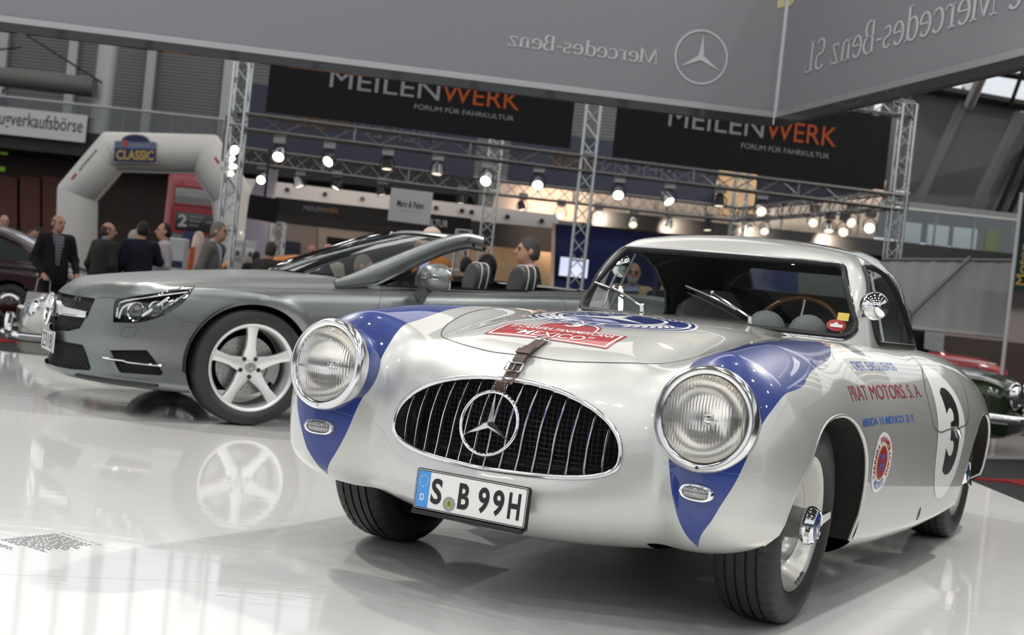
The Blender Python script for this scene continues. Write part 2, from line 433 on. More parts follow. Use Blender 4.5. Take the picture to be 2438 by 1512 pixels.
def blend_paint(name, c0, c1, attr, **kw):
    m = mat(name, c0, **kw); nt = m.node_tree; b = nt.nodes['Principled BSDF']
    a = nt.nodes.new('ShaderNodeAttribute'); a.attribute_name = attr
    mr = nt.nodes.new('ShaderNodeMapRange'); mr.inputs[1].default_value = -.0006; mr.inputs[2].default_value = .0006
    nt.links.new(a.outputs['Fac'], mr.inputs[0])
    for sock, v0, v1 in (('Base Color', (*c0, 1), (*c1, 1)), ):
        mx = nt.nodes.new('ShaderNodeMix'); mx.data_type = 'RGBA'; mx.inputs['A'].default_value = v1; mx.inputs['B'].default_value = v0
        nt.links.new(mr.outputs[0], mx.inputs['Factor']); nt.links.new(mx.outputs['Result'], b.inputs[sock])
    mm = nt.nodes.new('ShaderNodeMath'); mm.operation = 'MULTIPLY'; mm.inputs[1].default_value = kw.get('metal', 0)
    nt.links.new(mr.outputs[0], mm.inputs[0]); nt.links.new(mm.outputs[0], b.inputs['Metallic'])
    return m
M_chrome = mat('chrome', (.86, .86, .87), .05, 1.); M_alu = mat('polished_aluminium', (.82, .82, .82), .16, 1.)
M_matte = mat('matte_black', (.010, .010, .011), .9); M_black = mat('black_rubber', (.012, .012, .012), .45); M_dark = mat('dark_interior', (.015, .014, .013), .8)
M_tyre = mat('tyre_rubber', (.022, .022, .023), .55, bump=(90, .25, .002)); M_gap = mat('panel_gap', (.05, .05, .05), .6)
M_blue = mat('blue_paint', srgb(10, 50, 132), .3, 0, coat=1.); M_white = mat('white_paint', (.82, .82, .80), .35, coat=.6)
M_red = mat('red_paint', srgb(168, 14, 20), .3, coat=.7); M_blk = mat('black_paint', (.012, .012, .014), .35, coat=.6)
M_gold = mat('gold_paint', (.35, .25, .06), .4)
SILVER = (.60, .605, .578)
M_silver = mat('pearl_silver_paint', SILVER, .40, .60, coat=1., coat_rough=.015, vary=(900, .05))
M_sblue = blend_paint('pearl_silver_paint_with_blue_flash', SILVER, srgb(6, 46, 126), 'flash', rough=.40, metal=.60, coat=1., coat_rough=.015)
M_glass = thin_glass('window_glass', (.80, .84, .82), .8, .035)
M_wheelsilver = mat('silver_wheel_paint', (.52, .52, .485), .34, .65, coat=.3)
M_leather = mat('brown_leather', (.065, .035, .024), .42, bump=(60, .3, .002)); M_stitch = mat('pale_thread', (.6, .55, .45), .8)
M_wood = mat('polished_wood', (.16, .06, .015), .25, coat=.8, vary=(30, .5)); M_gauge = mat('grey_cloth', (.25, .25, .25), .9)
# ================================================================ setting: exhibition hall
def st(o): o['kind'] = 'structure'; return o
HF = -.35                                                    # hall floor below the white platform
def floor_mat():
    m = mat('white_gloss_floor', (.72, .715, .705), .25, coat=1., coat_rough=.05); nt = m.node_tree; b = nt.nodes['Principled BSDF']
    tc = nt.nodes.new('ShaderNodeTexCoord'); n = nt.nodes.new('ShaderNodeTexNoise'); n.inputs['Scale'].default_value = 2.2; n.inputs['Detail'].default_value = 2
    mp = nt.nodes.new('ShaderNodeMapping'); mp.inputs['Scale'].default_value = (1, 6, 1); nt.links.new(tc.outputs['Object'], mp.inputs[0]); nt.links.new(mp.outputs[0], n.inputs['Vector'])
    bp = nt.nodes.new('ShaderNodeBump'); bp.inputs['Strength'].default_value = .018; bp.inputs['Distance'].default_value = .02
    nt.links.new(n.outputs['Fac'], bp.inputs['Height']); nt.links.new(bp.outputs['Normal'], b.inputs['Coat Normal']); return m
M_floor = floor_mat(); M_seam = mat('floor_seam', (.42, .41, .40), .5)
M_carpet = mat('dark_carpet', (.035, .035, .037), .95, vary=(40, .4)); M_redc = mat('red_carpet', srgb(150, 25, 30), .95, vary=(60, .2))
M_corr = mat('grey_corrugated_metal', (.19, .195, .19), .55, .3); M_corr2 = mat('bounce_lit_corrugated_metal', (.50, .50, .49), .6, .1); M_steelp = mat('painted_steel', (.42, .43, .42), .45, .2)  # M_corr2: corrugated metal lightened to stand in for floor bounce on the slope
M_conc = mat('hall_brown_wall', (.05, .036, .030), .8, vary=(3, .2)); M_pale = mat('pale_panel', (.62, .61, .60), .6)
# platform: sheets laid edge to edge, hairline joints between them (joint directions read off the photo)
plat = tag(box_ob('floor', (-5.45, 4.4, -.14), (17.1, 12.74, .20), M_seam), kind='structure')
jd = Vector((.96, .28, 0)).normalized(); jn = Vector((-jd.y, jd.x, 0))
def clip_poly(P, n, d, keep):
    out = []
    for i in range(len(P)):
        a, b = P[i], P[(i+1) % len(P)]; da, db = (a.dot(n)-d)*keep, (b.dot(n)-d)*keep
        if da >= 0: out.append(a)
        if da*db < 0: out.append(a+(b-a)*(da/(da-db)))
    return out
offs = [-9, Vector((-1.0, 3.69, 0)).dot(jn)-1.1, Vector((-1.0, 3.69, 0)).dot(jn), Vector((-1.2, 4.66, 0)).dot(jn), Vector((-2.17, 6.31, 0)).dot(jn), Vector((-2.17, 6.31, 0)).dot(jn)+1.6, Vector((-2.17, 6.31, 0)).dot(jn)+3.2, 30]
rect = [Vector((-14, -1.97, 0)), Vector((3.1, -1.97, 0)), Vector((3.1, 10.77, 0)), Vector((-14, 10.77, 0))]
for k in range(len(offs)-1):
    P = clip_poly(clip_poly(rect, jn, offs[k]+.0012, 1), jn, offs[k+1]-.0012, -1)
    if len(P) < 3: continue
    mb = MB(); n = len(P); mb.V = [(p.x, p.y, z) for z in (-.04, 0.) for p in P]; mb.F = [tuple(range(n))[::-1], tuple(range(n, 2*n))]+[(i, (i+1) % n, n+(i+1) % n, n+i) for i in range(n)]
    mb.build('floor_sheet', M_floor, plat, smooth=False)
st(box_ob('floor_hall', (0, 28, HF-.1), (110, 76, .2), M_carpet))
tag(box_ob('walkway', (-9.2, 11.1, -.19), (13, .5, .3), M_floor), kind='structure')
# small print on the platform sheet
M_print = mat('grey_print', (.10, .10, .10), .6)
pr = thing('floor_caption', 'small grey block of caption print on the white floor at left', 'floor caption', (-1.36, 4.19, 0), math.radians(-35))
def text_lines(seed, n, w, h, gap_, x0=0, y0=0):
    r = random.Random(seed); L = []
    for i in range(n):
        x = 0; ww = w*(r.uniform(.82, 1) if i < n-1 else .45)
        while x < ww:
            l = r.uniform(.012, .04); l = min(l, ww-x); L.append(poly2d([(x0+x, y0-i*gap_), (x0+x+l, y0-i*gap_), (x0+x+l, y0-i*gap_+h), (x0+x, y0-i*gap_+h)])); x += l+.006
    return join2d(L)
tag(flat_ob('print_lines', join2d([text_lines(3, 15, .215, .005, .0135, 0, -.02), text_lines(4, 3, .16, .005, .0135, -.02, -.25)]), (0, 0, .0008), (1, 0, 0), (0, 1, 0), M_print, pr), kind='stuff')
flat_ob('lettering', fit2d(text2d('300 SL Rennsport W 194'), 0, 0, .2, .012), (0, 0, .0008), (1, 0, 0), (0, 1, 0), M_print, pr)
# far wall of the left part, corrugated, window band above
WY = 63.
wl = st(MB().box((-14, WY+.3, 5.9), (60, .3, 13.2)).build('wall_back', M_corr, None, False))
mb = MB()
for i in range(40): mb.box((-14, WY+.11, 6.6+i*.155), (60, .05, .075))
tag(mb.build('corrugation', M_corr, wl, False), kind='stuff')
for px in (5, 172, 360, 545, 700):
    p = at_y(px, 180, WY); MB().box((p.x, WY-.1, 9.4), (.42, .3, 6.2)).build('wall_post', M_steelp, wl, False)
wn = st(MB().box((-14, WY+.2, 12.75), (60, .5, .3)).box((-14, WY+.2, 19.2), (60, .5, .4)).build('window_1', M_steelp, None, False))
for i in range(34): MB().box((-43.5+i*1.78, WY+.15, 15.9), (.55 if i % 6 == 2 else .16, .3, 6.4)).build('mullion', M_steelp, wn, False)
mesh_ob('window_glass', [(-44, WY+.25, 12.8), (16, WY+.25, 12.8), (16, WY+.25, 19.1), (-44, WY+.25, 19.1)], [(0, 1, 2, 3)], thin_glass('hall_window_glass', (.97, .98, 1), .5, .03), wn, False)
st(MB().box((0, 41.5, 20.4), (110, 46, .4)).build('ceiling', M_corr, None, False))
# round column, pipe beam and braces in front of the wall
a_, b_ = at(232, 330, 58), at(262, 60, 58); c_ = MB().cyl((a_.x, a_.y, HF+5), (b_.x+.1, b_.y, 14), .42, n=24).build('hall_column', M_steelp); tag(c_, 'large round grey steel column against the corrugated wall', 'column')
a_, b_ = at(-40, 178, 57), at(226, 208, 57); tag(MB().cyl(a_, b_, .42, n=16).build('pipe_beam', mat('grey_pipe', (.12, .12, .115), .5)), 'thick dark horizontal pipe beam left of the round column', 'beam')
for a, b, l in (((44, 71), (222, 192), 'thin dark diagonal brace rod running down to the round column'), ((-2, 118), (30, 106), 'short thin brace rod at upper left wall')):
    tag(MB().cyl(at(*a, 56.2), at(*b, 56.2)+Vector((.25, .4, 0)), .05, n=6).build('brace_rod', M_black), l, 'rod')
# left gallery: slab, sign, glass rail
GY = 50.
def wall_quad(name, P, d, m, thick=.1, parent=None):
    """slab through four photo corners on the plane y = d"""
    Q = [at_y(*p, d) for p in P]; mb = MB(); n = len(Q); mb.V = [tuple(q) for q in Q]+[(q.x, q.y+thick, q.z) for q in Q]
    mb.F = [tuple(range(n))[::-1], tuple(range(n, 2*n))]+[(i, (i+1) % n, n+(i+1) % n, n+i) for i in range(n)]; return mb.build(name, m, parent, False)
GZ = at_y(250, 320, GY).z
gal = st(MB().box((-24, GY+4, GZ-.45), (44, 8, .9)).build('wall_gallery', mat('gallery_fascia', (.025, .024, .024), .7), None, False))
mesh_ob('glass_railing', [(-46, GY+.1, GZ), (-2, GY+.1, GZ), (-2, GY+.1, GZ+1.0), (-46, GY+.1, GZ+1.0)], [(0, 1, 2, 3)], thin_glass('railing_glass', (.45, .48, .47), .6, .05), gal, False)
MB().cyl((-46, GY+.1, GZ+1.03), (-2, GY+.1, GZ+1.03), .05, n=8).build('handrail', M_steelp, gal)
for k in range(24): MB().box((-45+k*1.85, GY+.14, GZ+.5), (.05, .05, 1.0)).build('railing_post', M_steelp, gal, False)
M_sign = mat('white_sign_board', (.60, .59, .61), .5)
x0, z_ = at_y(208, 281, GY-.3).x, at_y(208, 281, GY-.3).z; sg = thing('hanging_sign', 'long white sign board with black lettering on the left gallery edge', 'sign', (x0, GY-.3, z_))
box_ob('board', (-4.0, 0, -.42), (8.0, .08, 1.02), M_sign, sg)
flat_ob('lettering', fit2d(text2d('Fahrzeugverkaufsbörse', .01), -4.55, -.74, -.12, -.06), (0, -.05, 0), (1, 0, 0), (0, 0, 1), M_blk, sg)
for k in range(4):
    p = at_y(212+24*(k % 2), 318+16*(k//2), GY-.4)
# dark hall side below the gallery with red-brown doors
st(wall_quad('wall_left_lower', [(-60, 330), (600, 395), (600, 760), (-60, 700)], GY+3, M_conc, .3))
M_door = mat('red_brown_door', (.11, .032, .018), .6, vary=(4, .15))
for i, px in enumerate((-10, 45, 98, 152)):
    d_ = st(wall_quad('door_%d' % (i+1), [(px+3, 418), (px+50, 423), (px+50, 640), (px+3, 640)], GY+2.7, M_door, .1))
for px, py in ((10, 362), (4, 402)):
    tag(wall_quad('exit_sign', [(px-9, py-6), (px+6, py-5), (px+6, py+6), (px-9, py+5)], GY+2.4, mat('exit_green_%d' % py, srgb(90, 130, 30), .5, emit=.5)), 'small green exit sign glowing '+('above the lower one at left edge' if py < 380 else 'below the other at left edge'), 'exit sign')
# right: sloped roof bay with ribs, glazing, gallery
rp_ = []
P = [at(2030, 470, 46), at(2600, 535, 46), at(2700, 305, 40), at(2120, 185, 40)]
rf = st(mesh_ob('ceiling_slope', [tuple(p) for p in P], [(0, 1, 2, 3)], M_corr2, None, False))
mb = MB()
for k in range(46):
    t = (k+.5)/46; a = P[0].lerp(P[3], t); b = P[1].lerp(P[2], t); mb.tube([a+Vector((0, -.03, -.01)), b+Vector((0, -.03, -.01))], .045, 4, caps=False)
tag(mb.build('corrugation', M_corr2, rf, False), kind='stuff')
for a, b in (((2183, 482), (2310, 205)), ((2318, 500), (2440, 255)), ((2448, 516), (2565, 290)), ((2060, 465), (2180, 180))):
    MB().tube([at(*a, 45.8), at(*b, 39.8)], .22, 6).build('roof_rib', M_pale, rf)
wr = st(MB().tube([at(2080, 188, 39.8), at(2700, 300, 39.8)], .18, 6).tube([at(2080, 128, 37.5), at(2700, 225, 37.5)], .10, 6).tube([at(2080, 20, 34), at(2700, 90, 34)], .16, 6).build('window_2', M_black))
for px in (2140, 2312, 2405, 2520): MB().tube([at(px, 205+(px-2140)*.18, 39.7), at(px+65, 40+(px-2140)*.13, 34)], .06, 6).build('glazing_bar', M_black, wr)
MB().tube([at(2308, 250, 39.4), at(2352, 150, 36.4)], .16, 6).build('white_strut', M_pale, wr)
Gp = [at(2080, 186, 39.9), at(2700, 300, 39.9), at(2700, 90, 34.1), at(2080, 20, 34.1)]
mesh_ob('window_glass', [tuple(p) for p in Gp], [(0, 1, 2, 3)], MATS['hall_window_glass'], wr, False)
for k, px in enumerate((2395, 2425)):
    a, b = at(px-20, 505, 44.5), at(px+52, 340, 41.0); tag(MB().tube([a, b], .09, 5).build('lattice_strut', mat('brown_steel_%d' % k, (.045, .04, .036), .6)), ('left' if k == 0 else 'right')+'most dark lattice strut before the sloped roof at right', 'strut')
RG = 38.
zr = at_y(2280, 590, RG).z
rg = st(MB().box((14, RG+3, zr-.225), (24, 6, .45)).build('wall_gallery_right', M_black, None, False))
mesh_ob('glass_railing', [(2, RG, zr), (26, RG, zr), (26, RG, zr+.95), (2, RG, zr+.95)], [(0, 1, 2, 3)], thin_glass('railing_glass_right', (.62, .68, .70), .8, .10), rg, False)
for k in range(14): MB().box((3+k*1.1, RG+.04, zr+.48), (.05, .05, .95)).build('railing_post', M_steelp, rg, False)
MB().box((14, RG+.02, zr+.97), (24, .06, .05)).build('handrail', M_steelp, rg, False)
st(wall_quad('wall_right_upper', [(2060, 468), (2700, 540), (2700, 640), (2060, 560)], 44, mat('pale_grey_wall', (.28, .28, .29), .7), .2))
for i, (px, w, c) in enumerate(((2172, 26, (.55, .6, .62)), (2232, 34, (.62, .66, .68)), (2297, 38, (.6, .65, .66)), (2362, 22, (.22, .27, .12)))):
    q = at_y(px, 560, 41); ht = at_y(px, 532+(px-2180)*.1, 41).z-zr; w = w*41/FPX
    tag(MB().box((q.x, 41, zr+.01+ht/2), (w*1.5, .08, ht), None, .01).build('display_board', mat('board_%d' % i, c, .6), None, False), ['pale board furthest left behind the right gallery rail', 'second pale board behind the right gallery rail', 'widest pale board behind the right gallery rail', 'green board behind the right gallery rail'][i], 'board')
st(wall_quad('wall_right_lower', [(2030, 600), (2700, 660), (2700, 900), (2030, 900)], 40, mat('pinkish_wall', (.28, .24, .235), .7), .3))

# right hall wall beside the platform: dark lower wall, glazed band above (outside the frame, mirrored in the paint)
st(MB().box((17, 12, 3.2), (.4, 48, 7.2)).build('wall_right', mat('right_wall_grey', (.04, .043, .045), .8), None, False))
w3 = st(MB().box((17, 12, 6.95), (.5, 48, .3)).box((17, 12, 11.0), (.5, 48, .4)).build('window_3', M_steelp, None, False))
for i in range(20): MB().box((17, -11+i*2.4, 9), (.3, .22, 4)).build('mullion', M_steelp, w3, False)

# front hall wall behind the viewpoint, glazed above (seen only as reflections)
st(MB().box((-8, -15, 2.2), (50, .4, 5.2)).build('wall_front', mat('front_wall_grey', (.09, .092, .095), .8), None, False))
w4 = st(MB().box((-8, -15, 4.95), (50, .5, .3)).box((-8, -15, 10.5), (50, .5, .4)).build('window_4', M_steelp, None, False))
for i in range(22): MB().box((-32+i*2.3, -15, 7.7), (.22, .3, 5.4)).build('mullion', M_steelp, w4, False)

st(MB().box((0, 2.5, 13), (34, 30, .3)).build('ceiling_platform', mat('platform_ceiling_grey', (.16, .16, .165), .8), None, False))
for k in range(8): MB().cyl((-17, -10+k*3.6, 12.4), (17, -10+k*3.6, 12.4), .12, n=8).build('ceiling_beam', M_steelp, bpy.data.objects['ceiling_platform'])
st(wall_quad('dark_crowd_stand_in', [(2030, 775), (2700, 845), (2700, 960), (2030, 930)], 38, M_conc, .2))  # dark panel added in place of the crowd below the fabric screen
# ================================================================ racing coupe in front
CARX, CARY, CARYAW = .2699, 4.3653, math.radians(-28.923)
hero_ob = thing('racing_coupe', 'silver vintage racing coupe with blue fender flashes and race number 3, in front', 'car', (CARX, CARY, 0), CARYAW)

def hero(x, y, z):
    X = np.sqrt(x*x+1e-6)
    Tc = pw(y, [-.75, -.55, -.45, -.34, -.18, 0, .18, .5, .85, 1.3, 2, 2.6, 3.0, 3.3, 3.6], [.575, .68, .727, .774, .817, .844, .862, .879, .887, .897, .899, .849, .77, .68, .58])
    Tf = pw(y, [-.75, -.55, -.44, -.29, -.1, .19, .5, .85, 1.4, 2.0, 2.5, 3.0, 3.3, 3.6], [.76, .795, .811, .829, .847, .857, .86, .858, .85, .848, .82, .724, .627, .498])
    T = Tc+(Tf-Tc)*sstep(.12, .62, X)-(.05*sstep(.5, -.35, y)+.012)*np.exp(-((X-.42)/.14)**2)-.04*np.maximum(X-.62, 0)
    A = pw(X, [0, .2, .38, .48, .60, .72, .82, .95], [-.683, -.634, -.558, -.526, -.574, -.585, -.552, -.416])
    c = pw(z, [.1, .25, .35, .45, .55, .65, .8], [.102, .027, .005, -.004, -.004, .008, .02])
    ctr = sstep(.5, .1, X); cc = pw(z, [.1, .25, .35, .45, .55, .65, .8], [.156, .026, .002, .035, .040, .055, .128])
    N = A+c*(1-ctr)+cc*ctr
    W = pw(y, [-.7, 0, .4, .9, 1.4, 2.2, 2.8, 3.3, 3.6], [.877, .869, .845, .866, .885, .892, .846, .748, .609])+pw(z, [.1, .25, .4, .55, .7, .85], [-.068, -.025, -.005, 0, -.017, -.053])
    E = 3.47-.12*(X/.7)**2+pw(z, [.1, .3, .5, .8], [-.12, -.03, 0, -.06])
    B = pw(y, [-.7, -.3, .3, 1.4, 2.6, 3.5], [.2, .192, .139, .101, .164, .257])+pw(X, [0, .3, .6, .8], [-.008, .001, .037, .063])*sstep(.2, -.4, y)
    q = 2.3; R = lambda a, r: np.maximum(a/r+1, 0)**q
    s = R(z-T, .348)+R(X-W, .263)+R(N-y, .182)+R(y-E, .3)+R(B-z, .109)
    return (s**(1/q)-1)*.2
def g_grille(P):
    x, y, z = P.T; d = z-.481
    up = (np.abs(x)/.383)**2.1+(np.abs(d)/.173)**2.1; lo = (np.abs(x)/.383)**3+(np.abs(d)/.081)**3
    return np.where(y > -.2, 1., np.where(d > 0, up, lo)**.45-1)
def g_arch(P):
    x, y, z = P.T
    f = (np.abs(y)/.448)**2.3+(np.abs(z-.30)/.345)**2.3; r = (np.abs(y-2.4)/.44)**2.3+(np.abs(z-.27)/.315)**2.3
    f = np.where(z < .3, (np.abs(y)/.448)**2.3, f); r = np.where(z < .27, (np.abs(y-2.4)/.44)**2.3, r)
    return np.where(np.abs(x) < .45, 1., np.minimum(f, r)**.43-1)
V, Q = nets(hero, (-.97, -.85, .03), (.97, 3.66, 1.0), .0175)
V, Tn, T = clip(V, tri(Q), g_grille)
V, Tn, T = clip(V, T, g_arch)
V, Tn, T = clip(V, T, lambda P: np.where(P[:, 1] > -.3, 1., np.hypot(np.abs(P[:, 0])-.634, P[:, 2]-.626)-.124))
FL = [(.63, .164), (.655, .205), (.68, .24), (.702, .285), (.734, .354), (.757, .44), (.772, .53), (.787, .595), (.79, .677), (.765, .74), (.738, .802), (.68, .90), (.603, .99),
      (.59, .935), (.571, .89), (.541, .819), (.512, .737), (.50, .637), (.502, .569), (.503, .495), (.524, .405), (.554, .294), (.585, .225), (.612, .185)]
body = surf_ob('body', hero, V, T, M_sblue, hero_ob)
bv = np.array([v.co[:] for v in body.data.vertices])
fl = poly_sdf(np.stack([np.abs(bv[:, 0]), bv[:, 2]+.2*bv[:, 1]], 1), np.concatenate([dense(FL[:13], 50)[:-1], dense(FL[12:]+FL[:1], 50)[:-1]])); fl[bv[:, 1] > 1.2] = .3
at_ = body.data.attributes.new('flash', 'FLOAT', 'POINT'); at_.data.foreach_set('value', fl.astype(np.float32))
def arch_pts(yc, zc, a, b, n, sx, z0, k=44):
    P = []
    for t in np.linspace(0, PI, k):
        c, s = math.cos(t), math.sin(t); P.append((yc-a*abs(c)**(2/n)*np.sign(c), zc+b*abs(s)**(2/n)))
    P = [(P[0][0], z0)]+P+[(P[-1][0], z0)]; P = np.array(P)
    O = np.stack([np.full(len(P), sx*1.1), P[:, 0], P[:, 1]], 1); H, ok = cast(hero, O, (-sx, 0, 0), 0, .6); return H[ok]
for sx in (-1, 1):
    for yc, zc, a, b, z0 in ((0, .30, .448, .345, .21), (2.4, .27, .44, .315, .21)):
        H = arch_pts(yc, zc, a, b, 2.3, sx, z0)
        MB().tube(H-np.array([sx*.006, 0, 0]), .007, 8).build('arch_lip', M_silver, hero_ob)
        k = len(H); I = H.copy(); I[:, 0] = sx*.5; O_ = H-np.array([sx*.012, 0, 0]); F_ = [(i, i+1, k+i+1, k+i) for i in range(k-1)]
        mesh_ob('wheel_well', np.concatenate([O_, I, [(sx*.5, yc, .21)]]), F_+[(k+i, k+i+1, 2*k) for i in range(k-1)], M_dark, hero_ob, False)
MB().box((0, 1.4, .24), (1.0, 3.4, .02)).build('underbody', M_dark, hero_ob)
MB().box((0, -.30, .5), (.62, .02, .24)).build('radiator_core', M_dark, hero_ob)
# ---- grille
def grille_rim(s, k=72, ins=0.):
    P = []
    for t in np.linspace(0, 2*PI, k, endpoint=False):
        c, q = math.cos(t), math.sin(t); n = 2.1 if q > 0 else 3; b = .173 if q > 0 else .081
        P.append((s*.383*abs(c)**(2/n)*np.sign(c), .481+s*b*abs(q)**(2/n)*np.sign(q)))
    P = np.array(P); H, ok = cast(hero, np.stack([P[:, 0], np.full(k, -.9), P[:, 1]], 1), (0, 1, 0), 0, .7); return H+np.array([0, ins, 0])
GR = grille_rim(1.)
MB().tube(GR, .008, 10, closed=True).build('grille_frame', M_alu, hero_ob)
rimin = (GR-[0, 0, .5])*np.array([.93, 1, .9])+np.array([0, .09, .5])
mesh_ob('radiator_duct', np.concatenate([rimin, (rimin-[0, 0, .5])*np.array([.8, 1, .8])+[0, .16, .5]]), [(i, (i+1) % 72, 72+(i+1) % 72, 72+i) for i in range(72)], M_dark, hero_ob)
V2 = np.concatenate([GR, rimin]); k = len(GR)
mesh_ob('grille_throat', V2, [(i, (i+1) % k, k+(i+1) % k, k+i) for i in range(k)], M_alu, hero_ob)
for i in range(-7, 8):
    x = i*.0475; up = .481+.173*(1-(abs(x)/.383)**2.1)**(1/2.1); lo = .481-.081*(1-(abs(x)/.383)**3)**(1/3)
    zz = np.linspace(lo+.002, up-.002, 12); H, ok = cast(hero, np.stack([np.full(12, x), np.full(12, -.9), zz], 1), (0, 1, 0), 0, .7)
    H[:, 1] += .012+.012*np.linspace(-1, 1, 12)**2
    MB().tube(H, .0066, 6, up=(1, 0, 0), flat=(1.9, .75)).build('grille_bar', M_chrome, hero_ob)
mb = MB()
def mesh_y(x, z): return -.515+.10*(abs(x)/.38)**2+.10*max(0, (z-.52))
for i in range(-24, 25):
    x = i*.0152; up = .481+.17*max(0, 1-(abs(x)/.383)**2.1)**(1/2.1); lo = .481-.079*max(0, 1-(abs(x)/.383)**3)**(1/3)
    mb.tube([(x, mesh_y(x, z), z) for z in np.linspace(lo, up, 5)], .0012, 4)
for j in range(16):
    z = .405+j*.0152; d = z-.481; w = .38*max(0, 1-(abs(d)/(.173 if d > 0 else .081))**(2.1 if d > 0 else 3))**(1/(2.1 if d > 0 else 3))
    if w > .05: mb.tube([(x, mesh_y(x, z)-.001, z) for x in np.linspace(-w, w, 9)], .0012, 4)
tag(mb.build('wire_mesh', mat('dark_wire', (.07, .07, .075), .4, .9), hero_ob), kind='stuff')
# ---- star badge
def star_poly(R, r):
    P = []
    for k in range(6):
        a = PI/2+k*PI/3; q = R if k % 2 == 0 else r; P.append((q*math.cos(a), q*math.sin(a)))
    return P
def star_mesh(R, r, t):
    """faceted three-pointed star in XZ, ridge towards -Y"""
    P = star_poly(R, r); V = [(0, -t, 0)]+[(a, 0, b) for a, b in P]+[(0, t*.6, 0)]
    F = [(0, 1+(k+1) % 6, 1+k) for k in range(6)]+[(7, 1+k, 1+(k+1) % 6) for k in range(6)]
    F = [f[::-1] for f in F]; return V, F
SC = Vector((0, -.628, .528)); tl = Rx(math.radians(-13))
em = MB().tube([SC+tl @ Vector((.0925*math.cos(a), 0, .0925*math.sin(a))) for a in np.linspace(0, 2*PI, 64, endpoint=False)], .0055, 10, closed=True, up=None).build('emblem_ring', M_chrome, hero_ob)
sv, sf = star_mesh(.09, .0135, .013); mesh_ob('emblem_star', [SC+tl @ Vector(v) for v in sv], sf, M_chrome, em, smooth=False)
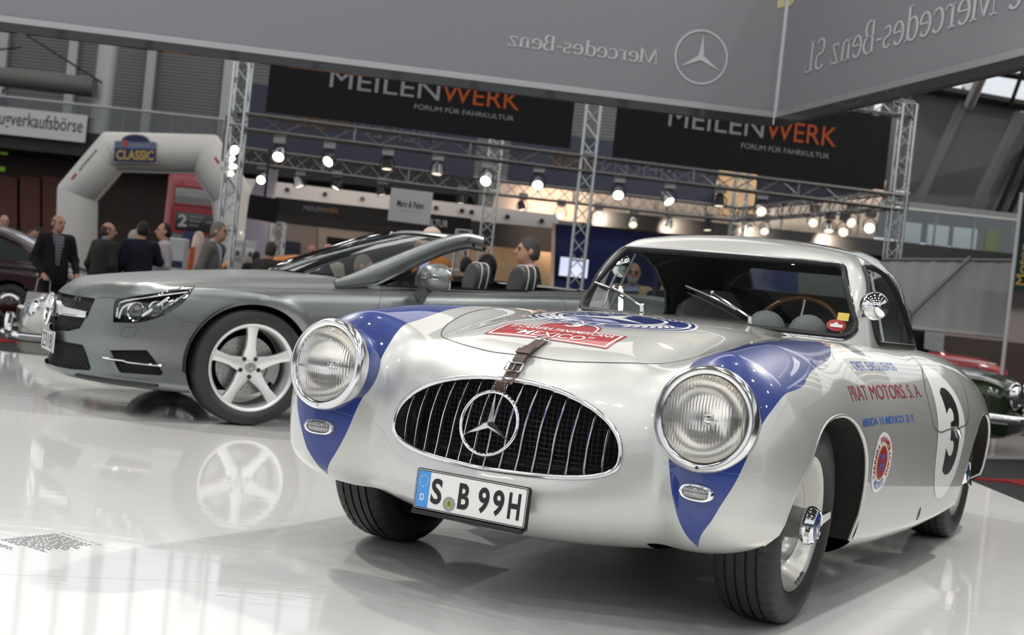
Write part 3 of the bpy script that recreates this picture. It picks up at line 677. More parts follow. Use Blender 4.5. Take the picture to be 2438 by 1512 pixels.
# ---- headlamps and turn signals
M_lens = mat('lamp_glass', (1, 1, 1), 0., trans=1., ior=1.45)
M_bowl = mat('lamp_reflector', (.95, .93, .88), .16, 1.)
for sx in (-1, 1):
    c = Vector((sx*.634, -.578, .626)); Mx = Rz(math.radians(sx*4)) @ Rx(math.radians(-6))
    pr = [(.0, .146), (-.012, .1465), (-.022, .143), (-.028, .136), (-.028, .128), (-.022, .1205), (-.012, .1185), (0, .118)]
    ring = MB().lathe([(t+.012, r) for t, r in pr], 56, c, 'y', Mx).lathe([(.012, .146), (.028, .1455), (.034, .141)], 56, c, 'y', Mx).build('headlamp', M_alu, hero_ob)
    MB().cyl(c+Mx @ Vector((0, -.014, -.132)), c+Mx @ Vector((0, -.020, -.132)), .005, n=10).build('screw', M_chrome, ring)
    MB().lathe([(.030, .1425), (.07, .140), (.12, .128)], 48, c, 'y', Mx).build('lamp_bucket', M_blue, ring)
    MB().lathe([(.0, .118), (.03, .108), (.06, .085), (.085, .05), (.095, .0)], 40, c, 'y', Mx).build('reflector', M_bowl, ring)
    MB().ball(c+Mx @ Vector((0, .03, 0)), .016, 12, 8).build('bulb', M_chrome, ring)
    gx, gz = np.linspace(-.1185, .1185, 112), np.linspace(-.1185, .1185, 44); U_, W_ = np.meshgrid(gx, gz, indexing='ij'); r2 = (U_**2+W_**2)/.1185**2
    k_ = np.where(r2 > 1, 1/np.sqrt(np.maximum(r2, 1)), 1.); U_, W_ = U_*k_, W_*k_; r2 = np.minimum(r2, 1)                      # rim vertices snap to the circle
    fl_u = .00095*np.sin(U_*2*PI/.0088+.8*np.sin(W_*34)+.5*np.sign(W_-.03))*(r2 < .93)*np.where((np.abs(W_) < .02) & (np.abs(U_) < .05), .3, 1)
    VV = []; ni, nj = U_.shape
    for f_ in (-.012-.028*(1-r2)-fl_u, -.006-.028*(1-r2)): VV += [tuple(c+Mx @ Vector((u, d_, w))) for u, d_, w in zip(U_.ravel(), f_.ravel(), W_.ravel())]
    o_ = ni*nj; inside = ((U_**2+W_**2)/.1185**2 < .9999); cell = lambda i, j: (i*nj+j, (i+1)*nj+j, (i+1)*nj+j+1, i*nj+j+1)
    FF = []
    for i in range(ni-1):
        for j in range(nj-1):
            if inside[i:i+2, j:j+2].any(): q_ = cell(i, j); FF.append(q_); FF.append(tuple(o_+v for v in q_[::-1]))
    mesh_ob('lens', VV, FF, M_lens, ring, sharp=180)
    H, ok = cast(hero, [(sx*.634, -.9, .427)], (0, 1, 0), 0, .6); nn = grad(hero, H)[0]; nn /= np.linalg.norm(nn)
    nz = Vector(nn); ax = Vector((0, 0, 1)).cross(nz).normalized()*-1; ay = ax.cross(nz)*-1; ax = -ax if ax.x < 0 else ax; ay = -ay if ay.z < 0 else ay
    def oval(a, b, o, k=36, n=2.6): return [Vector(H[0])+nz*o+ax*(a*abs(math.cos(t))**(2/n)*math.copysign(1, math.cos(t)))+ay*(b*abs(math.sin(t))**(2/n)*math.copysign(1, math.sin(t))) for t in np.linspace(0, 2*PI, k, endpoint=False)]
    m_ = MB(); R_ = [oval(.051, .0245, -.012), oval(.051, .0245, .005), oval(.048, .022, .009), oval(.041, .018, .0095), oval(.038, .0165, .004)]
    for ra in R_: m_.V += [tuple(v) for v in ra]
    for i in range(4): m_.F += [(i*36+k, (i+1)*36+k, (i+1)*36+(k+1) % 36, i*36+(k+1) % 36) for k in range(36)]
    sg = m_.build('turn_signal', M_chrome, hero_ob)
    m_ = MB(); rr = [oval(.040*s, .0165*s, .004+.010*(1-s*s)) for s in (1, .85, .6, .3, .02)]
    for ra in rr: m_.V += [tuple(v) for v in ra]
    for i in range(4): m_.F += [(i*36+k, (i+1)*36+k, (i+1)*36+(k+1) % 36, i*36+(k+1) % 36) for k in range(36)]
    m_.build('lens', mat('signal_glass_'+('left' if sx < 0 else 'right'), (.28, .29, .28), .12, .3, coat=1), sg)
    m_ = MB()
    for k in range(-6, 7): m_.tube([Vector(H[0])+ax*(k*.0052)+ay*q+nz*(.0145-.006*(q/.014)**2-.003*(k/6)**2) for q in (-.012, -.006, 0, .006, .012)], .0009, 5)
    m_.build('lens_ribs', M_chrome, sg)
    for q in (-1, 1): MB().cyl(Vector(H[0])+ax*(q*.0452), Vector(H[0])+ax*(q*.0452)+nz*.012, .004, n=8).build('screw', M_alu, sg)
# ---- wheels
TP = [(-.072, .205), (-.092, .225), (-.099, .25), (-.096, .275), (-.088, .295), (-.077, .304)]
def tyre_mesh(n=168):
    prof = list(TP)
    gr = [-.047, -.016, .016, .047]
    xs = [-.077]
    for g in gr: prof += [(g-.004, .309), (g-.0035, .302), (g+.0035, .302), (g+.004, .309)]
    prof += [(-a, r) for a, r in TP[::-1]]
    L = []
    for k in range(n):
        a = 2*PI*k/n
        for j, (t, r) in enumerate(prof):
            q = r
            sip = k % 4 == 0
            if sip and (5 <= j <= 6 or len(prof)-7 <= j <= len(prof)-6): q -= .005
            L.append((t, q*math.cos(a), q*math.sin(a)))
    m = len(prof); F = [(k*m+j, k*m+j+1, ((k+1) % n)*m+j+1, ((k+1) % n)*m+j) for k in range(n) for j in range(m-1)]
    return L, [f[::-1] for f in F]
TY = tyre_mesh()
def make_wheel(parent):
    rim = MB().lathe([(-.07, .2), (-.08, .207), (.0, .195), (.040, .192), (.052, .194), (.062, .198), (.073, .204), (.078, .2085), (.081, .2065), (.078, .200), (.066, .192), (.054, .187), (.049, .183), (.036, .179), (.032, .175), (.018, .171), (.012, .163), (.020, .149), (.040, .134), (.047, .124), (.044, .115), (.016, .106), (.006, .098), (.004, .086), (.008, .074), (.008, .0)], 72).build('wheel', M_wheelsilver, parent, sharp=60)
    V_, F_ = TY; mesh_ob('tyre', V_, F_, M_tyre, rim, sharp=35)
    MB().lathe([(.004, .058), (.012, .053), (.03, .050), (.07, .047), (.10, .047)], 32).build('hub', mat('hub_steel', (.30, .30, .30), .4, .8) if 'hub_steel' not in MATS else MATS['hub_steel'], rim)
    for k in range(16):
        a = 2*PI*k/16; p = Vector((.004, .079*math.cos(a), .079*math.sin(a))); MB().cyl(p, p+Vector((.014, 0, 0)), .008, .006, 8).build('rivet', M_wheelsilver, rim)
    NX = .050; NC = (NX, 0, 0)
    MB().lathe([(.04, .0), (.04, .055), (.048, .06), (.062, .058), (.072, .05), (.077, .0485), (.079, .046), (.076, .043), (.076, 0)], 36, NC).build('knock_off_nut', M_chrome, rim)
    for a in (.80, .80+PI):
        c_, s_ = math.cos(a), math.sin(a)
        MB().prism([(.042, -.018), (.075, -.014), (.116, -.011), (.116, .011), (.075, .014), (.042, .018)], (.052+NX, 0, 0), (.16, c_, s_), (0, -s_, c_), .013).build('nut_ear', M_chrome, rim)
    MB().lathe([(.0765, .0425), (.079, .036), (.080, .0)], 32, NC).build('hub_cap_badge', M_blue, rim)
    o = MB().lathe([(.0805, .021), (.0815, .018), (.0815, 0)], 24, NC).build('badge_centre', M_alu, rim)
    V_ = [(.0822+NX, .017*math.cos(a)*s, .017*math.sin(a)*s) for k in range(6) for a, s in ((PI/2+k*PI/3, 1 if k % 2 == 0 else .22),)]
    mesh_ob('badge_star', [(.083+NX, 0, 0)]+V_, [(0, 1+k, 1+(k+1) % 6) for k in range(6)], M_blue, rim, smooth=False)
    for k, a in enumerate((-.75, -.62, -.49)):
        p = Vector((.076, .199*math.cos(a), .199*math.sin(a))); MB().box(p, (.012, .016, .02), Rx(a), .003).build('balance_weight', mat('lead_weight', (.2, .2, .2), .5, .4) if 'lead_weight' not in MATS else MATS['lead_weight'], rim)
    return rim
w0 = make_wheel(hero_ob); w0.location = (.683, 0, .309); w0.rotation_euler = (math.radians(-32), math.radians(2), 0)
for x, y, rx, rz in ((.70, 2.4, 100, 0), (-.683, 0, 40, PI), (-.70, 2.4, 10, PI)):
    w = copy_tree(w0, hero_ob); w.location = (x, y, .309); w.rotation_euler = (math.radians(rx), 0, rz)
# ---- cabin
def cabin(x, y, z):
    X = np.sqrt(x*x+1e-6)
    T = pw(y, [.7, 1.0, 1.2, 1.35, 1.55, 1.75, 2.0, 2.3, 2.6, 2.9, 3.2], [1.08, 1.16, 1.208, 1.240, 1.259, 1.266, 1.250, 1.18, 1.065, .925, .77])-.055*(X/.55)**2.2
    W = pw(y, [.8, 1.1, 1.4, 1.8, 2.2, 2.6, 3.0], [.60, .63, .64, .625, .575, .47, .30])-(z-.86)*.33
    N = .845+.68*X**2+(z-.886)*(1.15-1.3*X**2)
    q = 2.3; R = lambda a, r: np.maximum(a/r+1, 0)**q
    s = R(z-T, .10)+R(X-W, .10)+R(N-y, .06)+R(y-3.15, .1)
    return (s**(1/q)-1)*.1
def rp(poly, r): return lambda a, b: poly_sdf(np.stack([a, b], 1), poly)-r
_wp = rp([(-.533, .915), (.533, .915), (.44, 1.108), (-.44, 1.108)], .042); _sp = rp([(1.25, .90), (2.0, .895), (1.94, .965), (1.78, 1.055), (1.62, 1.105), (1.46, 1.128), (1.34, 1.118), (1.25, 1.0)], .038); _rp = rp([(-.30, 1.03), (.30, 1.03), (.26, 1.12), (-.26, 1.12)], .05)
def g_ws(P):
    x, y, z = P.T; w = _wp(x, z); return np.where(y > .93+.66*x*x+(z-.886)*1.1+.12, .3, w)
def g_sw(P):
    x, y, z = P.T; return np.where(np.abs(x) < .36, .3, _sp(y, z))
def g_rw(P):
    x, y, z = P.T; return np.where(y < 2.1, .3, _rp(x, z))
V, Q = nets(cabin, (-.72, .6, .80), (.72, 3.3, 1.32), .0145)
T = tri(Q); cz = V[T][:, :, 2].min(1); T = T[cz > .822]
V, Tw, T = clip(V, T, g_ws); V, Ts, T = clip(V, T, g_sw); V, Tr, T = clip(V, T, g_rw)
roof = surf_ob('roof', cabin, V, T, M_silver, hero_ob)
wsg = surf_ob('windshield', cabin, V, Tw, M_glass, hero_ob); tag(wsg, 'curved windshield glass')
c = V[Ts].mean(1)[:, 0]
for nm, msk in (('right', c < 0), ('left', c > 0)): surf_ob('side_window', cabin, V, Ts[msk], M_glass, hero_ob)
surf_ob('rear_window', cabin, V, Tr, M_glass, hero_ob)
# headlining: inner shell
n_ = grad(cabin, project(cabin, V, 1)); n_ /= np.maximum(np.linalg.norm(n_, axis=1), 1e-9)[:, None]
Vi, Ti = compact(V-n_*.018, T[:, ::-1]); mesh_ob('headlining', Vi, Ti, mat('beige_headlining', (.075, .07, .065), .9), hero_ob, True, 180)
def outline(sdf, box_, lift, n=100):
    """contour of a rounded polygon by ray search from its centre"""
    c0 = np.array(box_); P = []
    for t in np.linspace(0, 2*PI, n, endpoint=False):
        d = np.array([math.cos(t), math.sin(t)]); a, b = 0., 1.2
        for _ in range(26):
            m_ = (a+b)/2
            if sdf(*[np.array([q]) for q in c0+d*m_])[0] < 0: a = m_
            else: b = m_
        P.append(c0+d*a)
    return np.array(P)
o2 = dense(outline(_wp, (0, 1.02), 0, 400), 160, True)
W3, ok = cast(cabin, np.stack([o2[:, 0], np.full(len(o2), .3), o2[:, 1]], 1), (0, 1, 0), 0, 1.4)
MB().tube(W3, .0125, 8, closed=True).build('windshield_gasket', M_black, hero_ob)
MB().tube(W3*np.array([1.022, 1, 1])+np.array([0, -.004, 0])+(W3-W3.mean(0))*np.array([0, 0, .07]), .0035, 6, closed=True).build('windshield_trim', M_chrome, hero_ob)
o2 = dense(outline(_sp, (1.6, .99), 0, 400), 140, True)
for sx in (-1, 1):
    W4, ok = cast(cabin, np.stack([np.full(len(o2), sx*1.0), o2[:, 0], o2[:, 1]], 1), (-sx, 0, 0), 0, .8)
    MB().tube(W4, .011, 8, closed=True).build('window_gasket', M_black, hero_ob)
    MB().tube([(sx*(.615-.33*(z-.86)), y, z) for y, z in ((1.42, .87), (1.44, 1.0), (1.46, 1.14))], .006, 6).build('window_divider', M_alu, hero_ob)
# ================================================================ modern grey roadster behind
SLX, SLY, SLYAW = -1.888, 8.331, math.radians(-61.003)
road = thing('roadster', 'matte grey modern convertible with five spoke silver wheels, behind the racing coupe', 'car', (SLX, SLY, 0), SLYAW)
M_mgrey = mat('satin_grey_paint', (.205, .220, .217), .34, .85, coat=.25, coat_rough=.25, vary=(700, .04))
M_gloss = mat('gloss_black', (.01, .01, .01), .08, coat=1.); M_plast = mat('grille_black', (.018, .018, .019), .5)
M_wheelw = mat('bright_alloy', (.74, .74, .74), .32, .55, coat=.6); M_disc = mat('brake_steel', (.40, .40, .40), .35, .9)
M_seat = mat('anthracite_leather', (.028, .029, .031), .5, bump=(120, .2, .001)); M_pipe = mat('white_piping', (.6, .6, .6), .6)
def slb(x, y, z):
    X = np.sqrt(x*x+1e-6)
    Tc = pw(y, [-1.0, -.93, -.87, -.75, -.5, -.15, .2, .5, .8, 1.4, 2.2, 2.8, 3.3, 3.75], [.605, .657, .692, .728, .772, .826, .868, .895, .905, .93, .965, .985, .96, .90])
    Tf = pw(y, [-1.0, -.8, -.6, -.35, -.1, .25, .68, 1.3, 2.2, 2.8, 3.3, 3.75], [.64, .675, .71, .752, .785, .812, .842, .888, .955, .975, .95, .88])
    T = Tc+(Tf-Tc)*sstep(.42, .84, X)+.012*np.exp(-((X-.60)/.05)**2)*sstep(-.9, -.5, y)
    N = pw(X, [0, .3, .5, .65, .8, .93], [-.955, -.905, -.80, -.665, -.46, -.12])+pw(z, [.1, .18, .3, .45, .6, .7], [.03, -.005, .015, .0, .015, .06])
    W = pw(y, [-.9, -.3, 0, .4, 1, 2, 2.7, 3.2, 3.75], [.90, .925, .94, .925, .915, .925, .94, .90, .80])+pw(z, [.1, .2, .35, .55, .68, .8, .95], [-.05, -.03, -.02, -.018, .0, -.03, -.07])
    W = W+.014*np.exp(-((np.hypot(y, z-.335)-.40)/.035)**2)*(np.abs(y) < .6)
    E = 3.72-.25*(X/.9)**2+pw(z, [.1, .3, .6, .95], [-.08, -.02, 0, -.08])
    q = 2.4; R = lambda a, r: np.maximum(a/r+1, 0)**q
    s = R(z-T, .09)+R(X-W, .16)+R(N-y, .11)+R(y-E, .2)+R(.155-z, .05)
    return (s**(1/q)-1)*.1
def sdfm(poly, r=0.): return lambda a, b: poly_sdf(np.stack([a, b], 1), poly)-r
_gr = sdfm([(-.445, .622), (.445, .622), (.44, .55), (.39, .46), (.30, .435), (0, .41), (-.30, .435), (-.39, .46), (-.44, .55)], .01)
_in = sdfm([(-.41, .35), (.41, .35), (.455, .275), (.49, .232), (.366, .222), (0, .215), (-.366, .222), (-.49, .232), (-.455, .275)], .01)
_la = sdfm([(-.130, .512), (-.145, .587), (-.15, .63), (-.062, .653), (.074, .679), (.206, .702), (.333, .724), (.448, .739), (.425, .686), (.365, .630), (.283, .584), (.19, .548), (.055, .523)], .004)
_fo = sdfm([(-.155, .345), (.178, .372), (.222, .34), (.325, .252), (-.02, .24), (-.09, .285)], .006)
def m_gr(P): return np.where(P[:, 1] > -.6, 1., np.minimum(_gr(P[:, 0], P[:, 2]), _in(P[:, 0], P[:, 2])))
def m_la(P): return np.where(P[:, 1] > -.1, 1., _la(np.abs(P[:, 0])+P[:, 1], P[:, 2]))
def m_fo(P): return np.where(P[:, 1] > -.1, 1., _fo(np.abs(P[:, 0])+P[:, 1], P[:, 2]))
def m_ar(P):
    x, y, z = P.T; f = np.hypot(y, z-.335)-.358; r = np.hypot(y-2.585, z-.335)-.36
    f = np.where(z < .335, np.maximum(np.abs(y)-.358, f*.3), f); r = np.where(z < .335, np.abs(y-2.585)-.36, r)
    return np.where(np.abs(x) < .5, 1., np.minimum(f, r))
def m_co(P): x, y, z = P.T; return np.where(z < .7, 1., np.maximum(np.abs(x)-.70+.02*np.abs(y-1.4), np.maximum(.52+.35*x*x-y, y-2.32)))
V, Q = nets(slb, (-1.0, -1.05, .08), (1.0, 3.8, 1.06), .0195)
V, Tg, T = clip(V, tri(Q), m_gr); V, Tl, T = clip(V, T, m_la); V, Tf_, T = clip(V, T, m_fo); V, Ta, T = clip(V, T, m_ar); V, Tc_, T = clip(V, T, m_co)
surf_ob('body', slb, V, T, M_mgrey, road)
def inner(name, Tt, off, m, parent=road):
    a, b = compact(V, Tt); a = project(slb, a, 2); n = grad(slb, a); n /= np.linalg.norm(n, axis=1)[:, None]
    return mesh_ob(name, a-n*off, b, m, parent, True, 180)
inner('grille_backing', Tg, .06, M_dark); inner('vent_backing', Tf_, .045, M_dark)
# diamond mesh behind grille, intake and side vents
def lattice(name, sdf, conv, u0, u1, w0_, w1_, step, off, slope=.62):
    mb = MB(); U = []; Zs = []; ks = []
    for sg in (-1, 1):
        c0 = u0-(w1_-w0_)/slope
        for c_ in np.arange(c0, u1+(w1_-w0_)/slope, step):
            t = np.linspace(0, 1, 60); z = w0_+(w1_-w0_)*t; u = (c_+(z-w0_)/slope) if sg > 0 else (c_+(w1_-z)/slope)
            ok = sdf(u, z) < .012
            if ok.sum() < 3: continue
            i = np.where(ok)[0]; u, z = u[i[0]:i[-1]+1], z[i[0]:i[-1]+1]
            k = max(2, min(7, len(u)//6)); j = np.linspace(0, len(u)-1, k).astype(int); U.append(u[j]); Zs.append(z[j]); ks.append(k)
    P = conv(np.concatenate(U), np.concatenate(Zs)); i = 0
    for k in ks: mb.tube(P[i:i+k], .0033, 4); i += k
    return tag(mb.build(name, M_plast, road), kind='stuff')
def conv_front(u, z): H, ok = cast(slb, np.stack([u, np.full(len(u), -1.3), z], 1), (0, 1, 0), 0, 1.0); return H+np.array([0, .02, 0])
def conv_diag(sx):
    d = np.array([-sx*1., 1., 0])/math.sqrt(2)
    def f(u, z): H, ok = cast(slb, np.stack([sx*(u/2+.85), u/2-.85, z], 1), d, 0, 1.4); return H+d*.02
    return f
lattice('grille_lattice', _gr, conv_front, -.46, .46, .40, .64, .026, .02); lattice('intake_lattice', _in, conv_front, -.50, .50, .21, .36, .032, .02)
for sx in (1, -1): lattice('vent_lattice', _fo, conv_diag(sx), -.16, .34, .235, .38, .034, .02)
for sx in (1, -1):
    f = conv_diag(sx); u = np.linspace(-.20, .31, 14); P = f(u, .306-.006*(u > 0)); P = P-np.array([-sx, 1, 0])*.02
    MB().tube(P, [.006]+[.010]*12+[.007], 8, flat=(1, .8)).build('chrome_blade', M_chrome, road)
# grille wings and star
st = Vector((0, -.975, .533)); tl2 = Rx(math.radians(-6))
b_ = MB().tube([st+tl2 @ Vector((.088*math.cos(a), 0, .088*math.sin(a))) for a in np.linspace(0, 2*PI, 40, endpoint=False)], .012, 10, closed=True).build('emblem_ring', M_chrome, road)
sv, sf = star_mesh(.085, .014, .018); mesh_ob('emblem_star', [st+tl2 @ Vector(v) for v in sv], sf, M_chrome, b_, smooth=False)
MB().cyl(st+Vector((0, .012, 0)), st+Vector((0, .02, 0)), .088, n=32).build('emblem_back', M_gloss, b_)
for sx in (1, -1):
    u = np.array([.07, .10, .16, .25, .35, .44]); w = [.052, .034, .024, .022, .020, .016]; mb = MB(); P = conv_front(sx*u, np.full(6, .535))-np.array([0, .03, 0]); up = [Vector(p)+Vector((0, 0, h)) for p, h in zip(P, w)]; lo = [Vector(p)-Vector((0, 0, h*.8)) for p, h in zip(P, w)]
    L = up+lo+[p+Vector((0, .03, 0)) for p in up]+[p+Vector((0, .03, 0)) for p in lo]
    F_ = [(i, i+1, i+7, i+6) for i in range(5)]+[(12+i, 13+i, i+1, i) for i in range(5)]+[(6+i, 7+i, 19+i, 18+i) for i in range(5)]
    if sx > 0: F_ = [q[::-1] for q in F_]
    mesh_ob('grille_wing', L, F_, M_wheelw, road)
    MB().tube(lo, .005, 6).build('wing_trim', M_chrome, road)
# licence plate on the front bumper
pl = MB().box((0, -.962, .345), (.38, .012, .125), None, .004).build('licence_plate', M_white, road)
MB().tube([(a, -.969, .345+b) for a, b in ((-.187, -.059), (.187, -.059), (.187, .059), (-.187, .059))], .0022, 4, closed=True).build('plate_border', M_blk, pl)
flat_ob('lettering', fit2d(text2d('2318'), 0, 0, .30, .088), (-.15, -.9695, .30), (1, 0, 0), (0, 0, 1), M_blk, pl)
# headlamps
M_cover = thin_glass('lamp_cover_glass', (.95, .97, .97), 1., .06); M_led = mat('led_white', (.8, .82, .85), .3, 0, coat=1)
Vl, Tl2 = compact(V, Tl); cx = Vl[Tl2].mean(1)[:, 0]
for sx in (1, -1):
    hl = surf_ob('headlamp', slb, Vl, Tl2[cx*sx > 0], M_cover, road); a, b = compact(Vl, Tl2[cx*sx > 0]); n = grad(slb, project(slb, a, 2)); n /= np.linalg.norm(n, axis=1)[:, None]
    mesh_ob('lamp_bowl', a-n*.05, b, M_gloss, hl, True, 180)
    f = conv_diag(sx); d = np.array([-sx, 1, 0])/math.sqrt(2)
    def q(u, z, o=.03): return [Vector(p) for p in f(np.atleast_1d(np.array(u, float)), np.atleast_1d(np.array(z, float)))+d*(o-.02)]
    c = q(.03, .583, .045)[0]; MB().ball(c, .047, 20, 12).build('projector_lens', mat('dark_lens_%d' % (sx+1), (.03, .03, .035), .05, .0, coat=1), hl)
    MB().lathe([(-.02, .047), (-.024, .053), (-.01, .06), (.02, .06)], 28, c, 'y', Rz(sx*PI/4)).build('projector_ring', M_chrome, hl)
    c = q(.19, .612, .045)[0]; MB().ball(c, .036, 18, 10).build('projector_lens', M_gloss, hl)
    MB().lathe([(-.016, .036), (-.02, .042), (-.01, .048), (.02, .048)], 28, c, 'y', Rz(sx*PI/4)).build('projector_ring', M_chrome, hl)
    MB().tube(q([-.125, -.13, -.12, -.07, .05, .18, .31, .41], [.54, .59, .625, .642, .664, .687, .710, .727], .02), .0075, 8).build('daytime_strip', M_chrome, hl)
    MB().tube(q([-.105, -.10, -.085, -.05, .0], [.535, .575, .60, .618, .63], .025), .006, 8).build('light_guide', M_led, hl)
    MB().tube(q([.10, .16, .22, .27], [.565, .60, .64, .675], .02), .0085, 8).build('light_guide', M_led, hl)
    for k in range(5): MB().tube(q([.24+.03*k, .30+.024*k], [.60+.02*k, .655+.014*k], .028), .007, 6).build('signal_fin', M_alu, hl)
    E_ = dense(np.array([(-.130, .512), (-.145, .587), (-.15, .63), (-.062, .653), (.206, .702), (.448, .739), (.425, .686), (.365, .630), (.283, .584), (.19, .548), (.055, .523)]), 70, True)
    MB().tube(f(E_[:, 0], E_[:, 1])-d*.02, .003, 5, closed=True).build('lamp_gasket', M_gloss, hl)
# wheel wells, underbody, cockpit tub
for sx in (1, -1):
    for yc in (0, 2.585):
        MB().lathe([(sx*.5, .02), (sx*.5, .375), (sx*.90, .375)], 28, (0, yc, .335), 'x', a0=-PI*.05, a1=PI*1.05).build('wheel_well', M_dark, road)
MB().box((0, 1.3, .19), (1.4, 3.6, .03)).build('underbody', M_dark, road)
tub = MB(); tub.box((0, 1.4, .45), (1.3, 1.75, .04)); tub.box((.67, 1.45, .66), (.03, 1.75, .42)); tub.box((-.67, 1.45, .66), (.03, 1.75, .42)); tub.box((0, 2.32, .68), (1.34, .03, .48)); tub.box((0, .66, .70), (1.34, .16, .36)); tub.build('cockpit', M_seat, road)
for s_ in (1, -1):
    MB().box((s_*.37, 1.62, .62), (.5, .5, .16), None, .05).box((s_*.37, 1.92, .66), (.5, .18, .46), Rx(math.radians(-14)), .07).build('seat', M_seat, road)
    # headrest with piping
    hy, hz, hx = 2.02, .915, s_*.34
    P_ = dense(np.array([(-.112, 0), (-.122, .06), (-.116, .12), (-.085, .168), (0, .187), (.085, .168), (.116, .12), (.122, .06), (.112, 0)]), 32)
    Rr = []
    for y, sc in ((-.060, .70), (-.056, .86), (-.046, .95), (-.022, 1), (.03, 1), (.052, .95), (.064, .84), (.068, .66)): Rr.append([(hx+x*sc, hy+y+(zz-.09)*.12, hz+zz*(.35+.65*sc)) for x, zz in P_])
    mb = MB(); k = len(P_)
    for r in Rr: mb.V += r
    for i in range(len(Rr)-1): mb.F += [(i*k+j, i*k+j+1, (i+1)*k+j+1, (i+1)*k+j) for j in range(k-1)]
    mb.F += [tuple(range(k))[::-1], tuple(range((len(Rr)-1)*k, len(Rr)*k))]
    hr = mb.build('headrest', M_seat, road, sharp=75)
    for q_ in (3, 4): MB().tube(np.array(Rr[q_])+[0, 0, .002], .0042, 6).build('piping', M_pipe, hr)
    MB().box((hx, hy-.056, hz+.03), (.09, .01, .02), None, .003).build('handle_slot', M_gloss, hr)
# windscreen: frame, glass, header
def wsc(x): return np.array([x, .42+.58*x*x, .905]), np.array([x*.81, 1.30+.42*(x*.81)**2, 1.238-.06*(x*.81)**2])
xs = np.linspace(-.72, .72, 19); Gv = []
for x in xs:
    a, b = wsc(x); m_ = (a+b)/2+np.array([0, -.02, .03]); Gv += [(1-t)**2*a+2*t*(1-t)*m_+t*t*b for t in np.linspace(0, 1, 6)]
mesh_ob('windscreen', Gv, [(i*6+j, i*6+6+j, i*6+7+j, i*6+j+1) for i in range(18) for j in range(5)], M_glass, road, True, 180)
hd = np.array([wsc(x)[1] for x in np.linspace(-.74, .74, 21)]); MB().tube(hd+[0, .02, 0], .028, 10, up=(0, 0, 1), flat=(1.7, .75)).build('windscreen_header', M_mgrey, road)
MB().tube(hd+[0, .05, -.025], .018, 8, up=(0, 0, 1), flat=(1.6, .8)).build('header_seal', M_gloss, road)
for sx, m_ in ((1, M_mgrey), (-1, M_gloss)):
    P = np.array([(sx*.785, .50, .852), (sx*.765, .62, .882), (sx*.74, .74, .922), (sx*.70, .89, .988), (sx*.655, 1.10, 1.088), (sx*.615, 1.30, 1.175), (sx*.585, 1.45, 1.213), (sx*.57, 1.56, 1.205)])
    MB().tube(dense(P, 30), np.concatenate([np.linspace(.02, .05, 8), np.linspace(.05, .038, 22)]), 12, up=(0, -.5, .8), flat=(.6, 1.3)).build('windscreen_pillar', m_, road)
    MB().tube(dense(P[1:], 24)+[-sx*.012, .035, -.03], .02, 8, flat=(.8, 1)).build('pillar_seal', M_gloss, road)
    MB().prism([(0, 0), (.27, 0), (.20, .115), (.13, .06)], (sx*.755, .83, .872), (0, 1, 0), (0, 0, 1), .012).build('quarter_panel', M_gloss, road)
    P = dense(np.array([(sx*.775, .80, .868), (sx*.775, 1.3, .895), (sx*.76, 1.9, .935), (sx*.73, 2.4, .975), (sx*.66, 2.75, 1.0)]), 30)
    MB().tube(P, .012, 6).build('belt_trim', M_gloss, road); MB().tube(P+[sx*.014, 0, -.004], .0055, 6).build('belt_chrome', M_chrome, road)
# door mirrors
for sx in (1, -1):
    L = []; nn_ = 16; mb = MB()
    for y, ry, rz, oz in ((-.075, .02, .015, .0), (-.07, .07, .05, .0), (-.045, .10, .07, .0), (0, .122, .082, .0), (.045, .13, .085, 0), (.06, .125, .08, 0)):
        L += [(sx*1.02+ry*math.cos(a)*.95-(-.03 if math.cos(a)*sx > 0 else .0)*0, 1.03+y, .955+rz*math.sin(a)+oz) for a in np.linspace(0, 2*PI, nn_, endpoint=False)]
    mb.V = L; mb.F = [(i*nn_+k, i*nn_+(k+1) % nn_, (i+1)*nn_+(k+1) % nn_, (i+1)*nn_+k) for i in range(5) for k in range(nn_)]+[tuple(range(nn_))[::-1], tuple(range(5*nn_, 6*nn_))]
    mi = mb.build('door_mirror', M_mgrey, road, sharp=70)
    MB().tube([(sx*.86, 1.03, .835), (sx*.90, 1.03, .865), (sx*.97, 1.03, .895)], [.042, .038, .032], 10, flat=(.9, 1.3)).build('mirror_arm', M_mgrey, mi)
    for dz in (-.004, .018): MB().tube([(sx*(1.02+.122*math.cos(a)), 1.03-.075*abs(math.sin(a))**.6-.006, .95+dz) for a in np.linspace(-1.5, -.1, 9)], .0045, 6).build('signal_strip', M_chrome, mi)
    MB().box((sx*1.02, 1.093, .955), (.21, .004, .13), None, 0).build('mirror_glass', M_chrome, mi)
